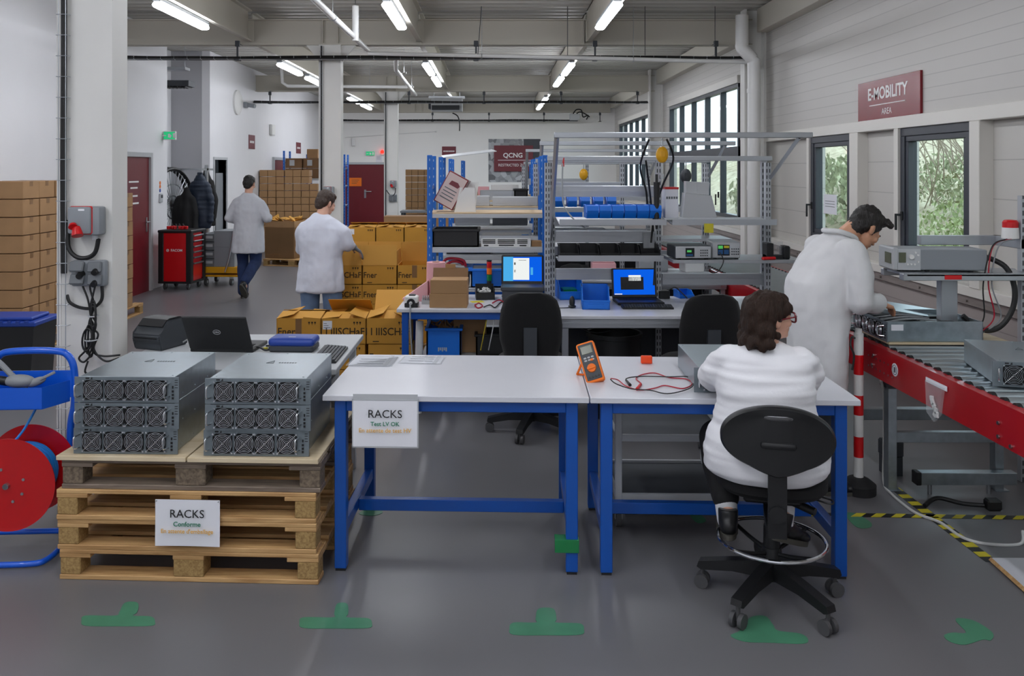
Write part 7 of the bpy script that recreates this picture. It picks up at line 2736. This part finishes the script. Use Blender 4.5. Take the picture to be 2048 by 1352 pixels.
# brown cartons on the packing bench behind
t = thing('packing_bench', 'grey bench behind the rear yellow cartons near the third pillar', 'table', (-1.62, 12.3, 0), 0)
b = B(); b.box(0, 1.14, 0, .7, .98, 1.01, .003)
b.obj('tabletop', 'light_grey', t)
for x in (.03, 1.06):
    for y in (.03, .62):
        b = B(); b.box(x, x + .05, y, y + .05, 0, .98)
        b.obj('leg', 'dark_grey', t)
for k in range(3):
    o = dup(cproto, (-1.58 + k * .385, 12.36, 1.011), 0, 'brown carton, %s from the left on the bench behind the yellow cartons' % ORD[k], 'cartons on the rear bench')
    o.scale = (.88, 1, 1.05)
# ================================================================ BACKGROUND
# ---- red tool cabinet
t = thing('tool_cabinet', 'red tool cabinet on castors with black corners by the left door', 'tool cabinet', (-5.20, 13.22, 0), R(-6))
W_, D_, H_ = .54, .50, .93
b = B(); b.box(.03, W_ - .03, 0.0, D_, .13, H_ - .04, .004)
b.obj('body', 'cabinet_red', t)
b = B()
for x in (0, W_ - .09):
    b.box(x, x + .09, -.012, .08, .11, H_ - .02, .012)
    b.box(x, x + .09, D_ - .08, D_ + .012, .11, H_ - .02, .012)
b.box(-.005, W_ + .005, -.02, D_ + .02, H_ - .045, H_, .012)
b.box(0, W_, -.012, D_ + .01, .10, .135, .006)
b.obj('corner_guard', 'black_plastic', t)
for k, (z, h) in enumerate(((.78, .075), (.695, .075), (.61, .075), (.525, .075), (.44, .075), (.16, .265))):
    b = B(); b.box(W_ - .034, W_ - .024 + .006, .085, D_ - .085, z, z + h - .008, .003)
    d = b.obj('drawer', 'cabinet_red', t)
    b = B(); b.box(W_ - .03, W_ + .012, .085, D_ - .085, z + h - .03, z + h - .008, .004)
    b.obj('handle', 'steel', d)
text('FACOM', .055, 'ink_white', t, (.30, -.0015, .615), bold=.001)
b = B(); b.ring((.155, -.001, .615), .018, .005, 'Y', 16, 6); b.cyl((.155, .0, .615), (.155, -.004, .615), .008, n=10)
b.obj('emblem', 'ink_white', t)
for x in (.08, W_ - .08):
    for y in (.07, D_ - .07):
        b = B(); b.cyl((x - .015, y, .05), (x + .015, y, .05), .05, n=18)
        cs = b.obj('castor', 'caster_rubber', t)
        b = B(); b.box(x - .02, x - .016, y - .02, y + .02, .05, .11); b.box(x + .016, x + .02, y - .02, y + .02, .05, .11); b.cyl((x - .018, y, .05), (x + .018, y, .05), .018, n=10)
        b.obj('fork', 'steel', cs)
t = thing('tool_tray_set', 'small red and black tools lying on the red cabinet', 'tools', (-4.98, 13.35, H_), R(-8))
b = B()
for k in range(6):
    b.cb((.05 * k - .1, .03 * (k % 2), .03), (.035, .12, .05), (0, 0, .2 * k), .006)
b.obj('red_handles', 'cabinet_red', t)
b = B()
for k in range(4):
    b.tube([(.06 * k - .1, .05, .02), (.06 * k - .08, .05, .085), (.06 * k - .05, .06, .02)], .008, 6)
b.obj('black_clamps', 'black_plastic', t)
# ---- grey metal bin trolley on yellow lift
t = thing('bin_trolley', 'yellow lift trolley stacked with grey metal bins behind the red cabinet', 'trolley', (-4.72, 13.75, 0), R(-4))
for k in range(4):
    z = .30 + k * .135
    b = B(); b.box(0, .22, 0, .5, z, z + .125, .003)
    dn = b.obj('bin', 'dash_grey', t)
    b = B(); b.box(.02, .2, -.006, 0, z + .05, z + .095, .002)
    b.obj('label_slot', 'light_grey', dn)
b = B(); b.box(.22, .56, 0, .5, .30, .62, .003)
b.obj('bin', 'grey_plastic', t)
b = B(); b.box(.22, .56, 0, .5, .62, .88, .003)
b.obj('bin', 'grey_plastic', t)
b = B(); b.box(-.02, .62, -.02, .54, .20, .30, .006); b.box(.56, .70, .1, .4, .22, .27, .006); b.box(-.02, .62, -.02, .54, .14, .165, .004)
b.obj('platform', 'yellow', t)
b = B(); b.tube(curve_pts([(.42, -.05, .22), (.50, -.05, .5), (.56, -.05, .86), (.60, -.05, .98)], 5), .013, 8)
b.obj('push_handle', 'steel', t)
for x in (.08, .5):
    for y in (.03, .46):
        b = B(); b.cyl((x - .02, y, .055), (x + .02, y, .055), .055, n=16)
        cs = b.obj('castor', 'caster_rubber', t)
        b = B(); b.box(x - .03, x + .03, y - .02, y + .02, .10, .145); b.cyl((x - .024, y, .055), (x + .024, y, .055), .025, n=10)
        b.obj('fork', 'steel', cs)
# ---- coats and the wheel shaped cage in the alcove
def jacket(name, label, m, x, y, top, wd, ln, quilt=False):
    t = thing(name, label, 'jacket', (x, y, 0), 0, 'jackets hung in the alcove')
    def f(b):
        b.loft([((0, 0, top - ln), wd * .98, .11), ((0, 0, top - ln * .7), wd, .12), ((0, 0, top - ln * .4), wd * .86, .12), ((0, 0, top - ln * .2), wd * .62, .10), ((0, 0, top - .06), wd * .30, .07), ((0, 0, top), .05, .04)], 24)
        for s in (-1, 1):
            b.chain([((s * wd * .55, .0, top - ln * .25), .07), ((s * wd * .95, -.03, top - ln * .55), .065), ((s * wd * 1.0, -.05, top - ln * .85), .055)])
    b = B(); f(b)
    o = b.obj('shell', m, t)
    wr = [((5, 5, 3), .03, 0), ((2, 2, 26), .014, 5)] if quilt else [((6, 6, 2), .04, 0), ((12, 12, 5), .015, 4)]
    remesh(o, .02, 3, .5, wr)
    b = B(); b.ring((0, .0, top + .03), .025, .005, 'Y', 14, 6)
    b.obj('hook_loop', 'steel', t)
    return t
ax = lambda px, d: (px - VPX) * d / FPX
jacket('jacket', 'black jacket hanging lowest at the left of the alcove', 'black_cloth', ax(372, 14.6), 14.6, 1.56, .17, .85)
jacket('jacket', 'navy quilted jacket hanging in the middle of the alcove', 'navy_quilt', ax(400, 14.75), 14.75, 1.83, .20, .98, True)
jacket('jacket', 'long black jacket hanging highest, right of the navy one', 'black_cloth', ax(412, 15.15), 15.15, 1.87, .16, 1.0)
b = B()
b.box(-6.02, -5.0, 14.85, 14.88, 1.86, 1.89); b.box(-5.02, -4.98, 14.82, 14.91, 0, 1.95, .004); b.box(-6.02, -5.98, 14.82, 14.91, 0, 1.95, .004); b.box(-5.25, -4.75, 14.84, 14.89, 0, .03); b.box(-5.02, -4.98, 14.55, 15.2, 1.855, 1.89)
tag(b.obj('coat_rail', 'steel'), 'metal coat rail carrying the dark jackets', 'coat rail')
t = thing('wire_reel', 'tall round grey cage wheel leaning in the alcove', 'wheel', (-5.50, 14.62, 1.22), (0, 0, R(80)))
b = B(); b.ring((0, 0, 0), .66, .035, 'Y', 48, 8); b.ring((0, .1, 0), .66, .035, 'Y', 48, 8)
b.obj('rim', 'black_plastic', t)
b = B()
for k in range(18):
    a = PI * k / 18
    b.tube([(-math.cos(a) * .65, 0, -math.sin(a) * .65), (math.cos(a) * .65, 0, math.sin(a) * .65)], .007, 5)
b.ring((0, 0, 0), .4, .007, 'Y', 40, 5); b.ring((0, 0, 0), .2, .012, 'Y', 30, 5)
b.obj('spoke', 'steel', t)
b = B(); b.box(-.3, .3, -.06, .16, -1.22, -1.16, .004); b.box(-.04, .04, 0.0, .1, -1.2, -.62)
b.obj('stand', 'dark_grey', t)
t = thing('duct_grille', 'black ribbed duct end high above the alcove', 'duct', (-5.55, 14.5, 3.28), 0)
b = B(); b.box(-.35, .42, -.15, .15, 0, .10, .004)
b.obj('casing', 'dark_grey', t)
b = B()
for k in range(12):
    b.box(-.33 + k * .062, -.31 + k * .062, -.16, .16, -.02, .0)
b.obj('rib', 'black_plastic', t)
b = B(); b.box(-.25, .35, -.12, .12, .28, .33, .003); b.tube([(.3, 0, .33), (.3, 0, .82)], .006, 5); b.tube([(-.2, 0, .33), (-.2, 0, .82)], .006, 5)
b.obj('hanger', 'steel', t)

# ---- wall fittings on the left
def left_sign(name, label, px0, px1, py0, py1, m, cat='sign', print_=None):
    y0 = LW(px0, 0)[0]; y1 = LW(px1, 0)[0]
    z0 = LW((px0 + px1) / 2, py1)[1]; z1 = LW((px0 + px1) / 2, py0)[1]
    b = B(); b.box(XL, XL + .012, y0, y1, z0, z1, .002)
    o = tag(b.obj(name, m), label, cat)
    b = B()
    zm = (z0 + z1) / 2
    for k in range(5):
        a = y0 + (y1 - y0) * (.16 + k * .14)
        b.box(XL + .012, XL + .0135, a, a + (y1 - y0) * .10, zm - .025, zm + .025)
    b.obj('print', print_ or 'ink_white', o)
    return o
left_sign('wall_plaque', 'dark red plaque on the left wall above the walking man', 497, 509, 270, 298, 'matt_red_sign')
left_sign('wall_plaque', 'dark red plaque on the left wall above the blue racking', 592, 601, 285, 307, 'matt_red_sign')
def exit_sign(label, loc, rz, w_=.30, group='exit signs'):
    t = thing('exit_sign', label, 'exit sign', loc, rz, group)
    b = B(); b.box(-w_ / 2, w_ / 2, 0, .05, -.07, .07, .006)
    b.obj('housing', 'white_plastic', t)
    b = B(); b.box(-w_ / 2 + .01, w_ / 2 - .01, -.004, 0, -.06, .06, .002)
    f = b.obj('lit_panel', 'exit_green', t)
    b = B()
    b.prism([(-.02, -.03), (.02, -.04), (.04, .0), (.0, .03), (-.02, .02)], -.006, -.004, 'Y')
    b.box(.06, .11, -.006, -.004, -.04, .04); b.box(-.11, -.05, -.006, -.004, -.008, .008)
    b.obj('pictogram', 'ink_white', f)
    return t
y, z = LW(325, 271)
exit_sign('lit green exit sign on the left wall beside the alcove corner', (XL + .11, y, z), 0, .20)
g = P(741, 307, YB)
exit_sign('lit green exit sign over the red double door', (g.x, YB - .06, g.z), 0, .28)
t = thing('alarm_beacon', 'glowing red alarm light beside the exit sign on the back wall', 'beacon', (P(765, 304, YB).x, YB - .06, P(765, 304, YB).z), 0)
b = B(); b.box(-.05, .05, 0, .06, -.10, -.03, .006)
b.obj('base', 'white_plastic', t)
b = B(); b.lathe([(.055, -.04), (.055, .03), (.02, .06)], (0, 0, 0), 20)
b.obj('dome', 'beacon_glow', t)
y, z = LW(473, 205)
b = B(); b.lathe([(.26, 0), (.26, .04), (.20, .07)], (0, 0, 0), 36, Matrix.Translation((XL, y, z)) @ Matrix.Rotation(R(90), 4, 'Y'))
tag(b.obj('wall_disc', 'white_plastic'), 'large round white disc fixture high on the left wall', 'wall fixture')
y, z = LW(488, 210)
b = B(); b.box(XL, XL + .08, y - .06, y + .06, z - .06, z + .06, .01); b.cyl((XL + .08, y, z), (XL + .25, y - .05, z - .03), .045, n=16)
tag(b.obj('wall_camera', 'grey_plastic'), 'small grey camera beside the round disc on the left wall', 'camera')
y, z = LW(542, 260)
b = B(); b.box(XL, XL + .07, y - .16, y + .16, z - .13, z + .13, .015); 
o = tag(b.obj('wall_siren', 'white_plastic'), 'white siren box on the left wall right of the plaque', 'siren')
y, z = LW(320, 396)
b = B(); b.box(XL, XL + .03, y - .05, y + .05, z - .07, z + .07, .006)
o = tag(b.obj('card_reader', 'light_grey'), 'small grey card reader on the wall end by the red door', 'card reader')
b = B(); b.box(XL + .03, XL + .034, y - .035, y + .035, z, z + .05)
b.obj('display', 'dark_grey', o)
for k, (pz, m) in enumerate(((366, 'orange'), (373, 'orange'), (381, 'dark_blue'))):
    y, z = LW(320, pz)
    b = B(); b.cyl((XL, y, z), (XL + .003, y, z), .03, n=18)
    tag(b.obj('wall_sticker', m), '%s round sticker above the card reader' % ('upper orange', 'lower orange', 'dark blue')[k], 'sticker', 'stickers by the red door')
# ---- boxes by the far left wall
t = thing('pallet_box', 'big open brown pallet box with crumpled packing by the walking man', 'box', (ax(530, 16.6), 16.6, .145), R(-14))
b = B(); th = .012; W_, D_, H_ = .62, .75, .72
for (a, c, p, q) in ((0, W_, 0, th), (0, W_, D_ - th, D_), (0, th, 0, D_), (W_ - th, W_, 0, D_)):
    b.box(a, c, p, q, 0, H_)
b.box(0, W_, 0, D_, 0, H_ - .12)
b.obj('body', 'carton_dark' if False else 'carton', t)
b = B()
for k in range(16):
    b.cb((random.uniform(.06, W_ - .06), random.uniform(.06, D_ - .06), H_ - .02 + random.uniform(-.03, .07)), (.22, .14, .008), (random.uniform(-.8, .8), random.uniform(-.8, .8), random.uniform(0, 3)), .002)
o = b.obj('packing', 'kraft_inside', t); o['kind'] = 'stuff'
b = B(); b.box(W_, W_ + .002, .25, .42, .5, .66)
b.obj('label', 'paper', t)
b = B(); b.box(.06, .30, -.002, 0, .06, .09); b.box(W_, W_ + .002, .12, .4, .30, .36)
b.obj('print', 'carton_tape', t)
dup(pal, (ax(526, 16.5), 16.5, 0), R(-14), 'wooden pallet under the big open pallet box', 'pallets at the left wall')
# wall of small cartons
sm = make_carton('x', .178, .30, .147)
cnt = 0
grid_x0, gy = ax(519, 19.3), 19.3
for c_ in range(7):
    rows_n = 11 if c_ < 6 else 9
    for r in range(rows_n):
        lab = 'small brown carton, %s column from the left, %s layer up in the carton wall' % (ORD[c_], ORD[r])
        loc = (grid_x0 + c_ * .19 + random.uniform(-.004, .004), gy + random.uniform(-.008, .008), .139 + r * .157)
        if cnt == 0:
            sm.location = loc; sm['label'] = lab; o = sm
        else:
            o = dup(sm, loc, R(random.uniform(-1, 1)), lab)
        o['group'] = 'small cartons in the wall behind the men'
        cnt += 1
dup(pal, (grid_x0 - .02, gy - .05, 0), 0, 'wooden pallet under the small carton wall', 'pallets at the left wall')
# blue racking with cartons behind it
rk4 = storage_rack('blue racking in the far left corner holding dusty cartons', ax(568, 20.6), 20.6, 1.0, .6, 2.32, (.4, 1.2, 1.64), ())
for i, (x, z, lab) in enumerate(((.03, 1.655, 'left lower'), (.46, 1.655, 'right lower'), (.03, 1.90, 'left upper'), (.46, 1.90, 'right upper'))):
    t = thing('dusty_carton', '%s dusty carton on the far left blue racking' % lab, 'box', (ax(568, 20.6) + x, 20.62, z), R(1 - i), 'cartons on the far racking')
    b = B(); b.box(0, .40, 0, .45, 0, .24, .004)
    b.obj('body', 'carton_dark', t)
    b = B(); b.box(.10, .22, -.003, 0, .06, .20)
    b.obj('label', 'light_grey', t)
o = dup(sm, (ax(612, 20.6), 20.7, 2.145), 0, 'brown carton on top of the dusty cartons', 'cartons on the far racking'); o.scale = (1.5, 1, 1.5)
tote('dark blue tote on the low shelf of the far left racking', ax(585, 20.6), 20.63, 1.212, .5, .45, .25, 'dark_blue')
# racking right behind the second pillar
rk5 = storage_rack('blue racking beside the second pillar before the red double door', ax(689, 21.6) - .95, 21.6, .95, .5, 2.25, (.4, .95, 1.45, 1.9), ())
for i, (z, m, lb) in enumerate(((.412, 'carton', 'brown box on the lowest shelf of the racking by the red door'), (.962, 'pink', 'pale bag on the second shelf of the racking by the red door'), (1.462, 'cable_red', 'dark red box on the third shelf of the racking by the red door'), (1.912, 'paper', 'white and brown box on the top shelf of the racking by the red door'))):
    b = B(); b.box(0, .5, 0, .4, 0, .32, .02)
    tag(b.obj('shelf_box', m, None, (ax(689, 21.6) - .56, 21.62, z)), lb, 'box')
g = P(711, 364, YB)
b = B(); b.box(-.19, .19, -.004, 0, -.13, .13)
t = tag(b.obj('orange_notice', 'orange', None, (g.x, YB - .017, g.z)), 'orange paper notice on the red double door', 'notice')
b = B()
for k in range(3):
    b.box(-.12, .12 - .04 * k, -.006, -.004, .05 - k * .05, .065 - k * .05)
b.obj('print', 'carton_dark', t)
g = P(758, 318, YB)
b = B(); b.box(-.10, .10, -.003, 0, -.13, .13)
t = tag(b.obj('white_notice', 'paper', None, (g.x, YB - .001, g.z)), 'white paper notice above the red double door', 'notice')
b = B(); b.box(-.07, .05, -.005, -.003, .05, .06); b.box(-.07, .06, -.005, -.003, .0, .01)
b.obj('print', 'ink_grey', t)
# tall carton stack at the third pillar
grid_x0, gy = ax(811, 20.8), 20.8
for c_ in range(4):
    for r in range(11):
        dup(sm, (grid_x0 + c_ * .155, gy, .139 + r * .158), R(random.uniform(-1, 1)), 'small brown carton, %s column, %s layer up in the stack right of the third pillar' % (ORD[c_], ORD[r]), 'small cartons right of the third pillar').scale = (.82, 1, 1)
dup(pal, (grid_x0 - .2, gy - .05, 0), 0, 'wooden pallet under the stack right of the third pillar', 'pallets at the back')
t = thing('grey_desk', 'low grey desk in front of the third pillar carton stack', 'table', (ax(800, 18.4), 18.4, 0), 0)
b = B(); b.box(0, .85, 0, .6, .93, .97, .003); b.box(.55, .8, .05, .4, .97, 1.2, .01)
b.obj('desktop', 'dash_grey', t)
for x in (.02, .78):
    for y in (.02, .53):
        b = B(); b.box(x, x + .05, y, y + .05, 0, .93)
        b.obj('leg', 'dark_grey', t)
# ---- sockets on the far pillars
y2 = D1 + DS - .006
for (px0, px1, py0, py1, yy, wd) in ((650, 669, 373, 396, y2, 'second'), (781, 793, 361, 374, y2 + DS, 'third')):
    a0, a1 = P(px0, py0, yy), P(px1, py1, yy)
    a0.x = max(a0.x, PX0 + .06)
    power_outlet('power_outlet', 'grey and red power socket on the %s pillar' % wd, a0.x, a1.x if a1.x > a0.x + .1 else a0.x + .14, a1.z, a0.z, yy)
    cable('socket_cable', 'cable_black', .01, [(a1.x - .02, yy - .04, a1.z - .02), (a1.x - .03, yy - .05, a1.z - .14), (a0.x + .02, yy - .04, a1.z - .20), (PX0 + .03, yy - .02, a1.z - .05)], 'black cable looping under the socket on the %s pillar' % wd, 'cable')
    l = wire_ladder('thin cable ladder up the left edge of the %s pillar' % wd, PX0 + .02, PX0 + .045, yy - .03, .2, 3.6, 22)
    b = B(); b.tube([(PX0 + .032, yy - .022, .3), (PX0 + .032, yy - .022, 3.6)], .014, 8)
    b.obj('cable', 'cable_black', l)
d_ = thing('double_socket', 'grey twin socket low on the third pillar', 'power socket', (P(786, 396, y2 + DS).x, y2 + DS, P(786, 396, y2 + DS).z), 0)
b = B(); b.box(-.09, .09, -.05, 0, -.08, .08, .01)
b.obj('housing', 'grey_plastic', d_)
b = B(); b.box(-.08, -.01, -.06, -.05, -.06, .06, .006); b.box(.01, .08, -.06, -.05, -.06, .06, .006)
b.obj('flap', 'dash_grey', d_)
# ---- signs on the back wall
def bk(px, py, off=0.0):
    v = P(px, py, YB); v.y = YB - off
    return v
a0, a1 = bk(977, 278), bk(1081, 348)
t = thing('wall_poster', 'black and white photo poster behind the QCNG sign on the back wall', 'poster', ((a0.x + a1.x) / 2, YB - .005, (a0.z + a1.z) / 2), 0)
w_, h_ = (a1.x - a0.x) / 2, (a0.z - a1.z) / 2
mp = mat('poster_print', '#8d9096', 0.6)
nt = mp.node_tree
n = nt.nodes.new('ShaderNodeTexVoronoi'); n.inputs['Scale'].default_value = 7
tc = nt.nodes.new('ShaderNodeTexCoord'); nt.links.new(tc.outputs['Object'], n.inputs['Vector'])
cr = nt.nodes.new('ShaderNodeValToRGB'); cr.color_ramp.elements[0].color = lin('#2c2e33'); cr.color_ramp.elements[1].color = lin('#c9ccd0')
nt.links.new(n.outputs['Color'], cr.inputs[0]); nt.links.new(cr.outputs[0], nt.nodes['Principled BSDF'].inputs['Base Color'])
b = B(); b.box(-w_, w_, -.006, 0, -h_ - .25, h_)
b.obj('sheet', 'poster_print', t)
b = B(); b.box(w_ * .35, w_, -.009, -.006, -h_ - .25, h_)
b.obj('dark_panel', 'anthracite', t)
a0, a1 = bk(988, 291), bk(1066, 339)
t = thing('wall_sign', 'dark red QCNG restricted zone sign on the back wall', 'sign', ((a0.x + a1.x) / 2, YB - .02, (a0.z + a1.z) / 2), 0)
w_, h_ = (a1.x - a0.x) / 2, (a0.z - a1.z) / 2
b = B(); b.box(-w_, w_, -.05, 0, -h_ - .06, h_, .003)
b.obj('board', 'matt_red_sign', t)
text('QCNG', .20, 'ink_white', t, (-.02, -.0515, .06), bold=.004)
b = B(); b.box(-w_ + .12, w_ - .02, -.052, -.05, -.09, -.075)
b.obj('rule', 'ink_white', t)
text('RESTRICTED ZONE', .115, 'ink_white', t, (.02, -.0515, -.24))
a0, a1 = bk(884, 293), bk(912, 312)
t = thing('wall_sign', 'small dark red sign on the back wall left of the racks', 'sign', ((a0.x + a1.x) / 2, YB - .005, (a0.z + a1.z) / 2), 0)
w_, h_ = (a1.x - a0.x) / 2, (a0.z - a1.z) / 2
b = B(); b.box(-w_, w_, -.012, 0, -h_, h_, .002)
b.obj('board', 'matt_red_sign', t)
text('LOW BLINDAGE', .052, 'ink_white', t, (0, -.0135, 0)) if False else None
b = B()
for k in range(9):
    b.box(-w_ * .8 + k * w_ * .18, -w_ * .8 + k * w_ * .18 + w_ * .13, -.0135, -.012, -.02, .02)
b.obj('print', 'ink_white', t)
g = bk(708, 284)
b = B(); b.box(-.06, .06, -.08, 0, -.13, .13, .012)
tag(b.obj('wall_speaker', 'white_plastic', None, (g.x, YB, g.z)), 'small white speaker box on the back wall left of the exit sign', 'speaker')
b = B(); b.tube([bk(690, 275, .03), bk(872, 263, .03)], .012, 6); b.ell(bk(872, 263, .03), .03)
tag(b.obj('wall_conduit', 'white_plastic'), 'thin white conduit running across the back wall', 'conduit')

# ---- cable trays and pipes at the ceiling
def tray(label, y, z, x0, x1, hang):
    t = thing('cable_tray', label, 'cable tray', (0, 0, 0), 0, 'cable trays across the hall')
    b = B()
    for k in range(5):
        b.tube(curve_pts([(x0 + (x1 - x0) * i / 7, y + .02 * (k - 2), z + .008 * (k % 3) + .012 * math.sin(i * 2.3 + k)) for i in range(8)], 4), .017, 6)
    b.obj('cable', 'cable_black', t)
    b = B()
    for yy in (y - .05, y + .05):
        b.tube([(x0, yy, z - .02), (x1, yy, z - .02)], .004, 5)
    n = int((x1 - x0) / .18)
    for k in range(n):
        x = x0 + (x1 - x0) * k / n
        b.tube([(x, y - .055, z + .03), (x, y - .05, z - .022), (x, y + .05, z - .022), (x, y + .055, z + .03)], .003, 4)
    b.obj('wire_basket', 'aluminium', t)
    for x in hang:
        b = B(); b.box(x - .012, x + .012, y - .01, y + .01, z - .02, z + .22, .002); b.box(x - .035, x + .035, y - .06, y + .06, z - .035, z - .02, .002); b.box(x - .03, x + .03, y - .02, y + .02, z + .16, z + .24, .003)
        b.tube([(x, y, z + .2), (x, y, 3.615), (x, y + .27, 3.625)], .006, 5)
        b.obj('hanger', 'dark_grey', t)
    return t
yt = D1 + DS - .16
tray('dark cable tray below the first cross beam', yt, 3.41, XL + .02, XR - .3, [ax(p_, yt) for p_ in (475, 952, 1190, 1432)])
tray('dark cable tray below the second cross beam', yt + DS, 3.36, XL + .02, XR - .35, [ax(p_, yt + DS) for p_ in (540, 818, 968, 1122, 1275)])
tray('dark cable tray along the back wall', YB - .45, 3.36, -4.6, XR - 1.2, [ax(p_, YB - .45) for p_ in (865, 978, 1088, 1200)])
def pipe(label, pts, r=.028, sub=1):
    t = thing('ceiling_pipe', label, 'pipe', (0, 0, 0), 0, 'white pipes at the ceiling')
    b = B(); b.tube(curve_pts(pts, sub) if sub > 1 else pts, r, 12)
    b.obj('tube', 'white_plastic', t)
    b = B()
    p, q = Vector(pts[0]), Vector(pts[-1])
    for f_ in (.3, .7):
        v = p.lerp(q, f_)
        b.tube([v + Vector((0, 0, .01)), (v.x, v.y, 4.1)], .004, 5)
        b.ring(v, r + .006, .005, 'X' if abs((q - p).x) > abs((q - p).y) else 'Y', 14, 5)
    b.obj('hanger', 'steel', t)
    return t
pipe('white pipe running toward the viewer above the left racks', [(-1.70, 3.2, 3.50), (-1.70, 11.55, 3.50)], .035)
pipe('white pipe crossing the hall just below the first beam', [(-1.70, 11.62, 3.46), (1.2, 11.62, 3.40), (XR - .32, 11.62, 3.34)])
pipe('short white vertical pipe left of the middle light row', [P(711, 12, 10.4), P(711, 82, 10.4)], .04)
pipe('white pipe running back under the second bay', [P(792, 118, 12.2), P(792, 140, 13.0), P(832, 190, 18.6)], .032)
pipe('thin white pipe crossing before the second beam', [P(563, 136, 18.2), P(565, 165, 18.2), P(575, 172, 18.2), P(815, 174, 18.2)], .035)
t = thing('air_heater', 'grey box heater hung from the ceiling beyond the second beam', 'heater', (ax(893, 19.6), 19.6, 3.22), 0)
b = B(); b.box(-.36, .36, 0, .4, 0, .30, .006)
b.obj('casing', 'light_grey', t)
b = B(); b.box(-.34, .30, -.02, 0, .02, .13, .004); b.box(-.42, -.36, .05, .3, .05, .22, .004)
b.obj('grille', 'dark_grey', t)
b = B(); b.box(-.42, .42, .1, .16, .30, .35); b.tube([(-.3, .13, .35), (-.3, .13, .88)], .008, 5); b.tube([(.3, .13, .35), (.3, .13, .88)], .008, 5)
b.obj('hanger', 'steel', t)
cable('heater_cable', 'cable_black', .014, [P(905, 226, 20), P(915, 232, 20), P(919, 245, 20), P(919, 262, 20)], 'black cable hanging down right of the heater', 'cable')
t = thing('tray_box', 'grey control box with black cables on the far tray', 'box', (ax(1153, YB - .6), YB - .6, 3.36), 0)
b = B(); b.box(-.2, .1, 0, .15, 0, .2, .006)
b.obj('casing', 'light_grey', t)
b = B(); b.tube(curve_pts([(-.1, 0, .2), (0, -.02, .32), (.15, 0, .3), (.2, 0, .1), (.35, 0, .15), (.3, 0, .02)], 5), .02, 6); b.tube(curve_pts([(0, -.03, .2), (.1, -.02, .25), (.25, 0, .2), (.4, 0, .1)], 5), .02, 6)
b.obj('cable', 'cable_black', t)
for k, px_ in enumerate((963, 1135, 1290, 1430)):
    v = P(px_, 38, D1 + DS - .3)
    b = B(); b.tube([(v.x, v.y, 4.1), (v.x - .05 * (k == 0), v.y, 3.43)], .005, 5)
    tag(b.obj('suspension_rod', 'dark_grey'), '%s thin rod hanging in front of the first beam, from the left' % ORD[k], 'rod', 'rods before the first beam')
